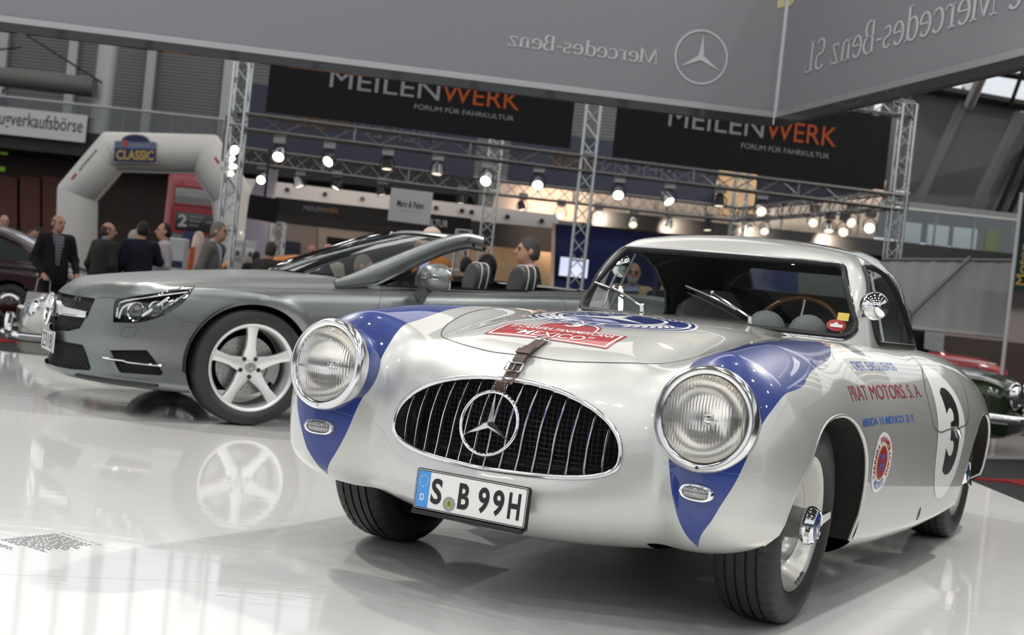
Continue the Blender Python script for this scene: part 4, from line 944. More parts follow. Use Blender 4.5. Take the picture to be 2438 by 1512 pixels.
# wheels
def make_alloy(parent):
    rim = MB().lathe([(-.12, .225), (-.125, .24), (-.06, .228), (.06, .226), (.08, .236), (.098, .246), (.105, .252), (.108, .2515), (.107, .240), (.098, .232), (.08, .226), (.02, .222)], 80).build('wheel', M_wheelw, parent, sharp=55)
    for k in range(5):
        a = PI/2+.05+2*PI*k/5; u = Vector((0, math.cos(a), math.sin(a))); v = Vector((0, -math.sin(a), math.cos(a))); X_ = Vector((1, 0, 0))
        st_ = [(.03, .046, .058), (.075, .040, .066), (.12, .029, .078), (.17, .027, .088), (.215, .032, .096), (.236, .04, .098)]
        V_ = []
        for r, w, x in st_: V_ += [u*r-v*w+X_*(x-.03), u*r-v*w*.92+X_*(x-.004), u*r-v*w*.45+X_*x, u*r+v*w*.45+X_*x, u*r+v*w*.92+X_*(x-.004), u*r+v*w+X_*(x-.03)]
        F_ = [(i*6+j, (i+1)*6+j, (i+1)*6+j+1, i*6+j+1) for i in range(5) for j in range(5)]
        mesh_ob('spoke', V_, [f[::-1] for f in F_], M_wheelw, rim, sharp=35)
        b = a+PI/5; p = Vector((.058, .056*math.cos(b), .056*math.sin(b))); MB().cyl(p+Vector((-.01, 0, 0)), p+Vector((.006, 0, 0)), .0125, n=14).build('wheel_bolt', M_blk, rim)
    MB().lathe([(.03, .075), (.055, .07), (.06, .05), (.061, .036), (.066, .034), (.069, .03), (.069, 0)], 32).build('hub', M_wheelw, rim)
    MB().lathe([(.070, .031), (.0725, .028), (.0725, .025), (.070, .024), (.070, .0)], 28).build('hub_cap', M_disc, rim)
    mesh_ob('hub_star', [(.073, v[0], v[2]) for v in star_mesh(.024, .004, .002)[0][1:7]]+[(.075, 0, 0)], [(6, k, (k+1) % 6) for k in range(6)], M_chrome, rim, smooth=False)
    MB().lathe([(-.02, .05), (-.02, .175), (-.05, .175), (-.05, .05)], 48).build('brake_disc', M_disc, rim)
    d_ = MB()
    for k in range(60): a = 2*PI*k/60; r = .115+.05*((k*3) % 5)/4; d_.cyl((-.0205, r*math.cos(a), r*math.sin(a)), (-.0190, r*math.cos(a), r*math.sin(a)), .0035, n=6)
    tag(d_.build('disc_holes', M_blk, rim), kind='stuff')
    MB().lathe([(-.065, .13), (-.005, .13), (-.005, .2), (-.065, .2)], 14, a0=-.5, a1=.45).build('brake_caliper', M_disc, rim)
    pr = [(-.105, .25), (-.12, .27), (-.124, .295), (-.115, .32), (-.10, .329)]
    for g in (-.05, -.0, .05): pr += [(g-.005, .332), (g-.004, .325), (g+.004, .325), (g+.005, .332)]
    pr += [(-a, r) for a, r in pr[4::-1]]
    MB().lathe(pr, 96).build('tyre', M_tyre, rim, sharp=30)
    return rim
w1 = make_alloy(road); w1.location = (.815, 0, .332)
for x, y, rz in ((.815, 2.585, 0), (-.815, 0, PI), (-.815, 2.585, PI)):
    w = copy_tree(w1, road); w.location = (x, y, .332); w.rotation_euler = (.3, 0, rz)
# panel gaps on the left flank
def gap(name, P, Fn, par, O, d, w=.004, n=50, closed=False, t1=1.5):
    P = dense(np.array(P), n, closed); H, ok = cast(Fn, P, d, 0, t1); return ribbon(name, H[ok], Fn, w, M_gap, par, closed=closed)
for sx in (1, -1):
    gap('door_gap', [(sx*1.3, .80, .848), (sx*1.3, .765, .80), (sx*1.3, .735, .73), (sx*1.3, .72, .60), (sx*1.3, .74, .40), (sx*1.3, .80, .28)], slb, road, 0, (-sx, 0, 0))
    gap('door_gap', [(sx*1.3, 2.02, .93), (sx*1.3, 2.06, .85), (sx*1.3, 2.04, .70), (sx*1.3, 1.98, .45), (sx*1.3, 1.9, .28)], slb, road, 0, (-sx, 0, 0))
    gap('bumper_gap', [(sx*1.3, -.46, .600), (sx*1.3, -.40, .565), (sx*1.3, -.37, .560), (sx*1.3, -.30, .560)], slb, road, 0, (-sx, 0, 0), .003, 16)
    gap('hood_gap', [(sx*.46, -.80, 1.2), (sx*.62, -.66, 1.2), (sx*.78, -.38, 1.2), (sx*.815, -.2, 1.2), (sx*.83, .2, 1.2), (sx*.80, .68, 1.2)], slb, road, 0, (0, 0, -1))
for sx in (1, -1):
    f = conv_diag(sx); d = np.array([-sx, 1, 0])/math.sqrt(2)
    E_ = dense(np.array([(-.055, .44), (-.034, .487), (.03, .493), (.086, .498), (.075, .47), (.062, .441), (.0, .438)]), 40, True); ribbon('washer_cover_gap', f(E_[:, 0], E_[:, 1])-d*.02, slb, .003, M_gap, road, closed=True)
    q_ = f(np.array([.338]), np.array([.482]))[0]-d*.02; MB().cyl(q_-d*.001, q_+d*.004, .011, n=16).build('parking_sensor', M_mgrey, road)
    # lower lip and the strake framing the side vent
    u = np.linspace(-.45, .30, 26); MB().tube(f(u, np.full(26, .185))-d*.022, .014, 8, flat=(1.2, .6)).build('bumper_lip', M_plast, road)
    E_ = dense(np.array([(-.34, .40), (-.24, .395), (-.17, .36), (-.115, .30), (-.05, .235), (.06, .215)]), 30); MB().tube(f(E_[:, 0], E_[:, 1])-d*.012, np.concatenate([np.linspace(.004, .013, 15), np.linspace(.013, .004, 15)]), 8).build('bumper_strake', M_mgrey, road)
# ================================================================ exhibition stand of trusses behind the cars
M_truss = mat('bright_truss_aluminium', (.62, .64, .64), .30, .85); M_trussd = mat('dull_truss_aluminium', (.30, .29, .28), .4, .8)
def truss(name, a, b, w, m, label, step=None, group=None, r=.024, rb=.011, up=(0, 0, 1)):
    a = Vector(a); b = Vector(b); d = (b-a).normalized(); u = Vector(up)
    if abs(d.dot(u)) > .9: u = Vector((0, 1, 0))
    x = d.cross(u).normalized(); y = x.cross(d).normalized(); L = (b-a).length; n = max(2, round(L/(step or w*1.15)))
    t = thing(name, label, 'truss', tuple(a), 0, group); cs = [(x*sx+y*sy)*(w/2) for sx, sy in ((-1, -1), (1, -1), (1, 1), (-1, 1))]
    for c in cs: MB().cyl(c, c+d*L, r, n=8).build('chord', m, t)
    for k in range(4):
        c0, c1 = cs[k], cs[(k+1) % 4]; mb = MB()
        for i in range(n):
            p, q = (c0, c1) if i % 2 == 0 else (c1, c0); mb.cyl(p+d*(L*i/n), q+d*(L*(i+1)/n), rb, n=5, caps=False)
        mb.cyl(c0, c1, r*.8, n=6); mb.cyl(c0+d*L, c1+d*L, r*.8, n=6)
        for e in (.33, .66): mb.cyl(c0+d*(L*e), c1+d*(L*e), r*.7, n=6)
        tag(mb.build('lacing', m, t), kind='stuff')
    return t
FD = {560: 23.4, 1400: 24.6, 2150: 25.6}
def colpt(px, py, d): return at(px, py, d)
def column(px, py, dep, top, label, w=.26, m=M_truss):
    p = at(px, py, dep); return truss('truss_column', (p.x, p.y, HF), (p.x, p.y, top), w, m, label, .30)
zb0 = at(857, 312, 23.8).z                               # front beam height (bottom chord axis)
column(545, 500, 23.4, at(580, 150, 23.4).z+.8, 'leftmost front truss column of the stand')
column(1388, 500, 24.6, at(1400, 255, 24.6).z+1.2, 'middle front truss column of the stand, before the blue wall')
column(2138, 480, 25.6, at(2165, 250, 25.6).z, 'rightmost front truss column of the stand')
column(1163, 520, 33.0, at(1190, 330, 33).z+.6, 'rear truss column between the two black banners', .32)
column(1762, 470, 33.5, at(1770, 400, 33.5).z+2.2, 'rear truss column at the stand corner, behind the right banner', .32)
column(660, 590, 31.0, at(655, 530, 31).z, 'short truss column under the black screen', .26)
column(1100, 600, 27.5, at(1112, 550, 27.5).z, 'short truss column behind the roadster windscreen end', .30)
A, B, Cc = at(560, 290, 23.4), at(1392, 386, 24.6), at(2145, 485, 25.6)
A.z = B.z = Cc.z = (A.z+B.z+Cc.z)/3
truss('truss_beam', A, B, .27, M_trussd, 'front horizontal truss beam under the left black banner', .42)
truss('truss_beam', B, Cc, .27, M_trussd, 'front horizontal truss beam under the right black banner', .42)
D_, E_, G_ = at(560, 374, 31.2), at(1168, 452, 33), at(1762, 513, 33.5); zz = (D_.z+E_.z+G_.z)/3+.05
D_.z = E_.z = G_.z = zz
truss('truss_beam', D_, E_, .34, M_trussd, 'rear left horizontal truss beam behind the grey banner', .34)
truss('truss_beam', E_, G_, .34, M_trussd, 'rear right horizontal truss beam before the glowing wall', .34)
truss('truss_beam', G_, Vector((Cc.x, Cc.y, zz)), .30, M_trussd, 'side truss beam running forward to the right column', .34)
sb = at(552, 320, 24.0); sb2 = at(549, 320, 31.2); sb.z = sb2.z = A.z; truss('truss_beam', sb, sb2, .26, M_trussd, 'side truss beam running back from the left column', .34)
truss('truss_beam', at(2030, 245, 25.6), at(2170, 262, 25.6), .27, M_trussd, 'short top truss beam over the right black banner end', .35)
# banners
M_bann = mat('black_banner_cloth', (.011, .011, .013), .85, bump=(30, .05, .01)); M_bback = mat('grey_blue_banner_cloth', (.055, .058, .085), .85)
M_lgrey = mat('light_grey_print', (.36, .36, .38), .7); M_orng = mat('orange_print', srgb(200, 90, 30), .7); M_orngd = mat('faded_orange_print', (.15, .075, .035), .8); M_greyd = mat('faded_grey_print', (.11, .11, .14), .8)
def frame3(p00, p10, p01):
    o = Vector(p00); return o, Vector(p10)-o, Vector(p01)-o
def banner(name, label, BL, BR, TL, m, items, thick=.012, group=None):
    """cloth panel through three photo-derived points; items = (text, u0, v0, u1, v1, material, bold, mirror)"""
    o, ax, ay = frame3(BL, BR, TL); t = thing(name, label, 'banner', tuple(o), 0, group); n = ax.cross(ay).normalized()
    mb = MB(); N = 24
    for v in (0, 1):
        for i in range(N+1): mb.V.append(tuple(ax*(i/N)+ay*v+n*(.006*math.sin(i*2.1))))
    mb.V += [tuple(Vector(q)-n*thick) for q in mb.V]
    k = N+1; mb.F = [(i, i+1, k+i+1, k+i) for i in range(N)]+[(2*k+i+1, 2*k+i, 3*k+i, 3*k+i+1) for i in range(N)]+[(0, k, 3*k, 2*k), (N, 2*k+N, 3*k+N, k+N)]+[(i+1, i, 2*k+i, 2*k+i+1) for i in range(N)]+[(k+i, k+i+1, 3*k+i+1, 3*k+i) for i in range(N)]
    mb.build('cloth', m, t, False)
    for tx_, u0, v0, u1, v1, mm, bold, mir in items: VF_ = fit2d(text2d(tx_), u0, v0, u1, v1, mir); b_ = bold*.10; flat_ob('lettering', join2d([(VF_[0]+[q*b_, 0], VF_[1]) for q in (0,)]), tuple(n*.014), tuple(ax), tuple(ay), mm, t)
    return t
def vert(p, z): return Vector((p.x, p.y, z))
bl, br = at(632, 266, 23.35), at(1357, 354, 24.4); zt = at(640, 150, 23.35).z+.35
banner('hanging_banner', 'left black banner with grey and orange lettering, between left and middle truss columns', bl, br, vert(bl, bl.z+1.25), M_bann,
       [('MEILEN', .192, .46, .548, .72, M_lgrey, .02, False), ('WERK', .556, .46, .815, .72, M_orng, .0, False), ('FORUM FÜR FAHRKULTUR', .47, .30, .80, .385, M_lgrey, .01, False)])
bl, br = at(1457, 374, 24.5), at(2105, 453, 25.4)
banner('hanging_banner', 'right black banner with grey and orange lettering, beside the right truss column', bl, br, vert(bl, bl.z+1.40), M_bann,
       [('MEILEN', .185, .50, .53, .76, M_lgrey, .02, False), ('WERK', .538, .50, .80, .76, M_orng, .012, False), ('FORUM FÜR FAHRKULTUR', .455, .33, .78, .415, M_lgrey, .01, False)])
bl, br = at(583, 352, 31.5), at(1127, 424, 32.6)
banner('hanging_banner', 'left grey banner seen from behind with mirrored lettering', bl, br, vert(bl, bl.z+1.55), M_bback, [('MEILEN', .45, .42, .81, .72, M_greyd, .0, True), ('WERK', .20, .42, .44, .72, M_orngd, .01, True)])
bl, br = at(1206, 435, 33.3), at(1700, 490, 33.6)
banner('hanging_banner', 'middle grey banner seen from behind with mirrored lettering', bl, br, vert(bl, bl.z+1.35), M_bback, [('MEILEN', .44, .38, .80, .70, M_greyd, .0, True), ('WERK', .20, .38, .43, .70, M_orngd, .01, True)])
bl, br = at(1795, 492, 32.8), at(2075, 478, 27.0)
banner('hanging_banner', 'rightmost grey banner seen from behind, along the side of the stand', bl, vert(br, bl.z), vert(bl, bl.z+1.2), M_bback, [])
# stage lamps
M_lampb = mat('lamp_dark_metal', (.05, .05, .05), .4, .7); M_lampc = mat('lamp_chrome_can', (.5, .5, .5), .2, 1.); M_hot = mat('lit_lamp_lens', (1, .93, .80), .4, emit=5.); M_warm = mat('lit_lamp_lens_dim', (1, .86, .66), .4, emit=1.6)
def make_lamp(dirv, chrome, hot, s):
    d = Vector(dirv).normalized(); t = thing('stage_lamp', '', 'lamp'); m = M_lampc if chrome else M_lampb; x, y, _ = basis(d)
    def ringp(pr): 
        mb = MB(); n = 14
        for h, r in pr: mb.V += [tuple(d*(h*s)+x*(r*s*math.cos(2*PI*k/n))+y*(r*s*math.sin(2*PI*k/n))) for k in range(n)]
        mb.F = [(i*n+k, i*n+(k+1) % n, (i+1)*n+(k+1) % n, (i+1)*n+k) for i in range(len(pr)-1) for k in range(n)]; return mb
    ringp([(-.22, .02), (-.21, .06), (-.12, .085), (0, .10), (.03, .108), (.03, .10), (.01, .095)]).build('lamp_can', m, t)
    ringp([(.015, .096), (.022, .06), (.025, .001)]).build('lamp_lens', M_hot if hot else M_warm, t)
    MB().tube([(-.13*s, 0, -.02), (-.13*s, 0, .12*s), (-.05*s, 0, .2*s), (.05*s, 0, .2*s), (.13*s, 0, .12*s), (.13*s, 0, -.02)], .012*s, 6).build('yoke', M_lampb, t)
    MB().box((0, 0, .30*s), (.22*s, .07*s, .16*s), None, .01).build('mount_box', M_trussd, t)
    return t
lamps = [(663, 372, 23.6, 0, -.8, -.6, 1, 1, 'first lamp from left on the front beam'), (782, 384, 23.8, -.35, -.8, -.5, 1, 1, 'second lamp from left on the front beam'), (921, 400, 24.0, .05, -.2, -1, 0, 0, 'third lamp on the front beam, pointing down'), (1040, 412, 24.2, .0, -.2, -1, 0, 0, 'fourth lamp on the front beam, pointing down'),
         (1157, 430, 24.4, -.2, -.8, -.5, 1, 1, 'lamp on the front beam before the rear truss column'), (1280, 440, 24.6, 0, -.8, -.5, 1, 1, 'lamp on the front beam just left of the middle column'), (1472, 464, 24.8, 0, -.8, -.5, 1, 1, 'lamp on the front beam just right of the middle column'), (1592, 478, 24.9, .4, -.5, -.6, 1, 0, 'lamp turned right under the right banner'), (1712, 488, 25.1, .0, -.15, -1, 0, 0, 'dark lamp pointing down near the stand corner'), (1812, 503, 25.2, .1, -.9, -.4, 0, 1, 'bright lamp right of the rear corner column'),
         (622, 428, 31, -.1, -.9, -.4, 1, 1, 'leftmost lamp on the rear beam'), (713, 442, 31.3, .4, -.2, -.9, 0, 0, 'second lamp on the rear beam, facing down right'), (800, 446, 31.6, -.4, -.2, -.9, 1, 0, 'third lamp on the rear beam, facing down left'), (908, 462, 32, .3, -.1, -1, 0, 0, 'fourth lamp on the rear beam, facing down'), (1097, 482, 32.6, 0, -.1, -1, 0, 0, 'lamp on the rear beam right of the white square sign'),
         (1243, 498, 33.1, .3, -.3, -1, 0, 0, 'dark lamp on the rear beam right of the rear column'), (1334, 513, 33.2, 0, -.9, -.3, 0, 1, 'round bright lamp above left edge of the blue wall'), (1423, 521, 33.3, 0, -.9, -.3, 0, 1, 'round bright lamp above the blue wall, beside the middle column'), (1507, 534, 33.3, 0, -.7, -.6, 0, 1, 'bright lamp above right end of the blue wall'), (1590, 540, 33.4, -.2, -.3, -1, 0, 0, 'dark lamp just left of the coupe roof top'), (1684, 546, 33.4, .1, -.2, -1, 0, 0, 'dark lamp just above the coupe roof'),
         (1786, 548, 33.2, 0, -.8, -.5, 0, 1, 'left of two small lamps over the coupe roof'), (1820, 550, 32.5, 0, -.8, -.5, 0, 1, 'right of two small lamps over the coupe roof'), (1936, 530, 29.5, -.1, -.9, -.3, 0, 1, 'first bright lamp on the side beam'), (1973, 548, 29, .0, -.4, -.8, 0, 1, 'lower lamp pointing down on the side beam'), (2008, 552, 28, -.3, -.9, -.4, 0, 1, 'lower of the two paired lamps on the side beam'), (2026, 530, 27.5, .2, -.9, -.3, 0, 1, 'upper of the two paired lamps on the side beam'), (2070, 543, 26.5, -.2, -.9, -.2, 1, 1, 'last bright lamp beside the right truss column'),
         (556, 357, 24.6, .5, -.7, -.4, 1, 1, 'topmost lamp in the left truss column'), (548, 376, 26.4, .2, -.7, -.6, 1, 1, 'second lamp down in the left truss column'), (553, 394, 28.2, .1, -.5, -.8, 1, 1, 'third lamp down in the left truss column'), (547, 411, 30.2, .1, -.6, -.6, 1, 1, 'lowest lamp in the left truss column')]
def plan_hit(px, py, P, Q):
    """where the sight line through (px,py) crosses the vertical plane of the beam P-Q"""
    d = cf + cr*((px-1219)/FPX) - cu*((py-756)/FPX); n = (Q-P).cross(Vector((0, 0, 1))); o = Vector((0, 0, CAM_H)); return o+d*((P-o).dot(n)/d.dot(n))
for px, py, d, dx, dy, dz, hot, ch, lb in lamps:
    t = make_lamp((dx, dy, dz), ch and not hot or (px+py) % 3 == 0, hot, 1.0 if d < 27 else 1.05); side = False
    if px < 570 and py < 420: q = at(px, py, d); beam = A.z-.13
    elif d < 25.3: P_, Q_ = (A, B) if px < 1392 else (B, Cc); q = plan_hit(px, py, P_, Q_); beam = A.z-.13
    elif px > 1770: q = plan_hit(px, py, G_, Vector((Cc.x, Cc.y, zz))); beam = zz-.15
    else: P_, Q_ = (D_, E_) if px < 1168 else (E_, G_); q = plan_hit(px, py, P_, Q_); beam = zz-.17
    t.location = q; t['label'] = lb; t['group'] = 'stage lamps on the trusses'
    if beam-q.z > .3: MB().cyl((0, 0, .36), (0, 0, beam-q.z+.03), .022, n=8).build('hanging_pipe', M_trussd, t)
# stand walls
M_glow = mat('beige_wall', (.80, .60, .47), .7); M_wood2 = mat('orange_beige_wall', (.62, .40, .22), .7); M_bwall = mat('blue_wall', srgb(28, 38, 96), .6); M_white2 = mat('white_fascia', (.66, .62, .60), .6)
SY = 39.
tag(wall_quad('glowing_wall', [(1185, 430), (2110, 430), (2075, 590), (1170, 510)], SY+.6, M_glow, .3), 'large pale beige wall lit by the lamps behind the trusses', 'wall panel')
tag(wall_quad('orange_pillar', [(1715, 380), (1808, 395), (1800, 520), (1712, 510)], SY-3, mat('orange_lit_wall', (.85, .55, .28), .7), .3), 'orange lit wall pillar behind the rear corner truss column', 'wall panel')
fa = tag(wall_quad('trim_1', [(545, 420), (1330, 512), (1330, 545), (545, 470)], 37, M_white2, .4), 'long white fascia strip with black downlights behind the trusses', None, None, 'structure')
for px, py in ((684, 452), (774, 463), (863, 474), (1038, 495), (1123, 505), (1208, 516), (1290, 526), (1100, 502)):
    p = at_y(px, py, 36.98); MB().cyl((p.x, p.y, p.z), (p.x, p.y-.05, p.z), .065, n=12).build('downlight', M_blk, fa)
fr = wall_quad('trim_2', [(600, 463), (1122, 520), (1118, 560), (600, 501)], 36.6, M_matte, .2)
tag(fr, 'black fascia strip with small lettering under the white fascia', None, None, 'structure')
for tx_, a, b, m in (('MEILEN', (722, 489), (770, 500), M_greyd), ('WERK', (771, 494), (806, 505), M_orngd), ('KULTUR', (1005, 519), (1066, 536), M_lgrey)):
    p, q = at_y(a[0], b[1], 36.58), at_y(b[0], a[1]+(b[0]-a[0])*.1, 36.58); q2 = at_y(b[0], b[1]+(b[0]-a[0])*.1, 36.58)
    flat_ob('lettering', fit2d(text2d(tx_, .02), 0, 0, 1, 1), tuple(p), tuple(q2-p), (0, 0, (b[1]-a[1])*36/FPX), m, fr)
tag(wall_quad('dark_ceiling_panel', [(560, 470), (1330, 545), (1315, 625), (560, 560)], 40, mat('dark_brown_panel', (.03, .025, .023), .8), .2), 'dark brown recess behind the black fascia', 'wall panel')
M_taupe = mat('taupe_wall', (.30, .245, .22), .75)
for i, (a, b, m, lb) in enumerate(((590, 755, M_taupe, 'taupe booth wall left of the roadster windscreen'), (757, 1110, mat('sand_wall', (.42, .34, .28), .75), 'sand coloured booth wall behind the roadster windscreen'), (1105, 1315, M_wood2, 'orange beige booth wall behind the roadster headrests'))):
    tag(wall_quad('booth_wall', [(a, 522+(a-590)*.11), (b, 522+(b-590)*.11), (b, 800), (a, 800)], 38.5, m, .15), lb, 'wall')
sc_ = tag(wall_quad('poster', [(778, 563), (1000, 590), (1000, 680), (778, 660)], 38.44, M_matte, .03), 'large black poster on the sand coloured wall', 'poster')
tag(wall_quad('poster', [(672, 572), (716, 578), (712, 645), (668, 640)], 38.47, mat('dark_violet_print', (.03, .028, .05), .6), .04), 'dark violet poster on the taupe wall', 'poster')
bw = tag(wall_quad('blue_wall', [(1322, 532), (1900, 600), (1900, 860), (1312, 860)], 35, M_bwall, .3), 'deep blue stand wall behind the coupe windscreen', 'wall')
tag(wall_quad('wall_edge', [(1315, 531), (1323, 532), (1313, 860), (1305, 860)], 34.9, M_glow, .3), 'narrow beige edge of the blue wall', 'wall edge')
tv = thing('wall_screen', 'bright flat screen on the blue wall behind the middle truss column', 'screen', tuple(at_y(1366, 637, 34.9)))
box_ob('frame', (0, 0, 0), (.80, .06, .55), M_blk, tv, Ry(math.radians(0)), .01); box_ob('display', (0, -.035, 0), (.74, .01, .49), mat('white_screen', (.72, .77, 1.), .4, emit=.9), tv)
s2 = thing('black_monitor', 'black hanging monitor seen from behind at left of the stand', 'monitor', tuple(at(627, 497, 29))); box_ob('housing', (0, 0, 0), (.66, .08, .53), M_matte, s2, Ry(math.radians(4)), .01); q_ = s2.location; bm_ = plan_hit(627, 497, D_, E_); MB().tube([(0, .02, .2), (0, .02, zz-q_.z), (bm_.x-q_.x, bm_.y-q_.y, zz-q_.z)], .03, 8).build('hanging_pipe', M_lampb, s2)
s3 = thing('square_sign', 'white square sign with dark green script lettering hanging under the rear beam', 'sign', tuple(plan_hit(977, 492, D_+Vector((0, -.3, 0)), E_+Vector((0, -.3, 0))))); box_ob('board', (0, 0, 0), (1.02, .05, .80), mat('white_sign', (.52, .53, .53), .5), s3, Ry(math.radians(1)), .005)
for x_ in (-.4, .4): MB().tube([(x_, 0, .38), (x_, .15, zz-s3.location.z)], .008, 5).build('hanging_wire', M_lampb, s3)
flat_ob('lettering', fit2d(text2d('Marx & Pabst', .015, .15), -.33, -.03, .33, .13), (0, -.03, 0), (1, 0, -.02), (0, 0, 1), mat('dark_green_print', (.01, .035, .02), .6), s3); flat_ob('small_print', fit2d(text2d('KAROSSERIE'), -.25, -.13, .25, -.10), (0, -.03, 0), (1, 0, -.02), (0, 0, 1), mat('pale_grey_print', (.40, .41, .41), .6), s3)
# ---- big fabric banner hanging over the platform (seen from inside, print mirrored)
M_fab = mat('grey_translucent_fabric', (.235, .235, .255), .9, bump=(220, .06, .002)); M_fabp = mat('white_print_on_fabric', (.50, .50, .52), .9); M_fab2 = mat('grey_alu_frame', (.42, .42, .43), .35, .5)
M_yel = mat('pale_yellow_print', (.52, .48, .24), .9)
DB = 12.0; pc = at(1845, 293, DB); zB = pc.z; dl = (at(0, 64, DB/1.074)-pc); dl.z = 0; dr = (at(2438, 150, DB*.697)-pc); dr.z = 0
dl = dl*1.35; dr = dr*1.25; HB = 1.9
hb = thing('ceiling_banner', 'huge grey fabric banner cube hanging over the cars with mirrored white lettering', 'banner', (pc.x, pc.y, zB))
for nm, dd in (('left', dl), ('right', dr)):
    n = Vector((-dd.y, dd.x, 0)).normalized(); n = -n if n.y > 0 else n; mb = MB(); u = dd.normalized(); L = dd.length
    mb.V = [tuple(u*a+Vector((0, 0, z))+n*o) for o in (0, -.02) for a, z in ((.03, .09), (L, .09), (L, HB), (.03, HB))]; mb.F = [(0, 1, 2, 3), (7, 6, 5, 4), (0, 4, 5, 1), (1, 5, 6, 2), (2, 6, 7, 3), (3, 7, 4, 0)]
    mb.build('fabric_panel', M_fab, hb, False)
    mb = MB(); mb.V = [tuple(u*a+Vector((0, 0, z))+n*o) for o in (.012, -.03) for a, z in ((0, .045), (L, .045), (L, .10), (0, .10))]; mb.F = [(0, 1, 2, 3), (7, 6, 5, 4), (0, 4, 5, 1), (1, 5, 6, 2), (2, 6, 7, 3), (3, 7, 4, 0)]; mb.build('hem', M_fab2, hb, False)
    mb = MB(); mb.V = [tuple(u*a+Vector((0, 0, z))+n*o) for o in (.02, -.05) for a, z in ((0, -.03), (L, -.03), (L, .045), (0, .045))]; mb.F = [(0, 1, 2, 3), (7, 6, 5, 4), (0, 4, 5, 1), (1, 5, 6, 2), (2, 6, 7, 3), (3, 7, 4, 0)]; mb.build('bottom_rail', M_blk, hb, False)
MB().cyl((0, 0, -.02), (0, 0, HB), .035, n=12).build('corner_post', M_fab2, hb)
# ---- serif letters for the mirrored name, built from strokes
def stroke(p, q, w0, w1=None):
    p = np.array(p, float); q = np.array(q, float); d = q-p; d /= np.linalg.norm(d); n = np.array([-d[1], d[0]]); w1 = w0 if w1 is None else w1
    return poly2d([p-n*w0/2, q-n*w1/2, q+n*w1/2, p+n*w0/2])
def serif(x, y, w, t=.045): return poly2d([(x-w/2, y-t/2), (x+w/2, y-t/2), (x+w/2, y+t/2), (x-w/2, y+t/2)])
def arc(cx, cy, rx, ry, a0, a1, thin, thick, n=20):
    a = np.radians(np.linspace(a0, a1, n)); w = thin+(thick-thin)*np.abs(np.cos(a)); P = np.stack([cx+rx*np.cos(a), cy+ry*np.sin(a)], 1); N_ = np.stack([np.cos(a), np.sin(a)], 1)
    V = np.concatenate([P-N_*w[:, None]/2, P+N_*w[:, None]/2]); return V, [(i, n+i, n+i+1, i+1) for i in range(n-1)]
TK, TN = .13, .05
def glyph(c):
    S_ = stroke
    if c == 'M': return [S_((.1, 0), (.13, 1), TN), S_((.13, 1), (.5, .03), TK), S_((.5, .03), (.87, 1), TN), S_((.87, 1), (.9, 0), TK), serif(.1, .02, .26), serif(.9, .02, .3), serif(.1, .98, .2), serif(.92, .98, .22)], 1.05
    if c == 'e': return [arc(.28, .33, .23, .33, 10, 320, TN, TK), S_((.06, .36), (.51, .36), TN)], .6
    if c == 'r': return [S_((.15, 0), (.15, .66), TK), arc(.32, .46, .16, .19, 25, 160, TN, TN+.03), serif(.15, .02, .32), serif(.1, .64, .16), disc2d(.44, .57, .06, .06, 12)], .52
    if c == 'c': return [arc(.28, .33, .23, .33, 40, 320, TN, TK), disc2d(.44, .55, .06, .06, 12)], .56
    if c == 'd': return [arc(.27, .33, .22, .33, 40, 320, TN, TK), S_((.47, 0), (.47, 1.02), TK), serif(.53, .02, .18), serif(.40, 1.0, .2)], .68
    if c == 's': return [arc(.24, .49, .15, .16, 30, 270, TN, TN+.05), arc(.24, .17, .16, .16, -150, 90, TN, TN+.06)], .48
    if c == '-': return [serif(.18, .33, .30, .07)], .38
    if c == 'B': return [S_((.16, 0), (.16, 1), TK), arc(.32, .75, .22, .25, -90, 90, TN, TK), arc(.34, .26, .27, .26, -90, 90, TN, TK), serif(.2, .02, .3), serif(.2, .98, .3), serif(.22, .51, .28)], .72
    if c == 'n': return [S_((.15, 0), (.15, .66), TK), arc(.31, .44, .18, .21, 0, 160, TN, TK*.9), S_((.49, .46), (.49, 0), TK), serif(.15, .02, .3), serif(.49, .02, .28), serif(.1, .64, .16)], .68
    if c == 'z': return [serif(.26, .62, .42, .06), serif(.26, .03, .44, .06), S_((.09, .05), (.43, .61), TN+.03), S_((.47, .03), (.47, .18), TN), S_((.06, .62), (.06, .48), TN)], .54
    if c == 'S': return [arc(.32, .74, .22, .25, 30, 270, TN, TK), arc(.32, .25, .23, .25, -150, 90, TN, TK)], .66
    if c == 'L': return [S_((.2, 0), (.2, 1), TK), serif(.2, .98, .3), serif(.33, .02, .5), S_((.57, .0), (.6, .25), TN)], .66
    if c == 'a': return [arc(.25, .47, .16, .18, 10, 170, TN, TN+.02), S_((.42, .48), (.42, 0), TK), arc(.26, .19, .18, .19, 60, 300, TN, TK*.9), serif(.48, .02, .14)], .6
    if c == 'i': return [S_((.16, 0), (.16, .66), TK), disc2d(.16, .88, .075, .075, 12), serif(.16, .02, .3), serif(.11, .64, .16)], .34
    return [], .35
def serif_text(s):
    L = []; x = 0.
    for c in s:
        g, a = glyph(c)
        for V, F in g: L.append((V+[x, 0], F))
        x += a
    return join2d(L)
ul = dl.normalized(); ur = dr.normalized(); nl = Vector((-ul.y, ul.x, 0)); nl = -nl if nl.y > 0 else nl; nr = Vector((-ur.y, ur.x, 0)); nr = -nr if nr.x > 0 else nr
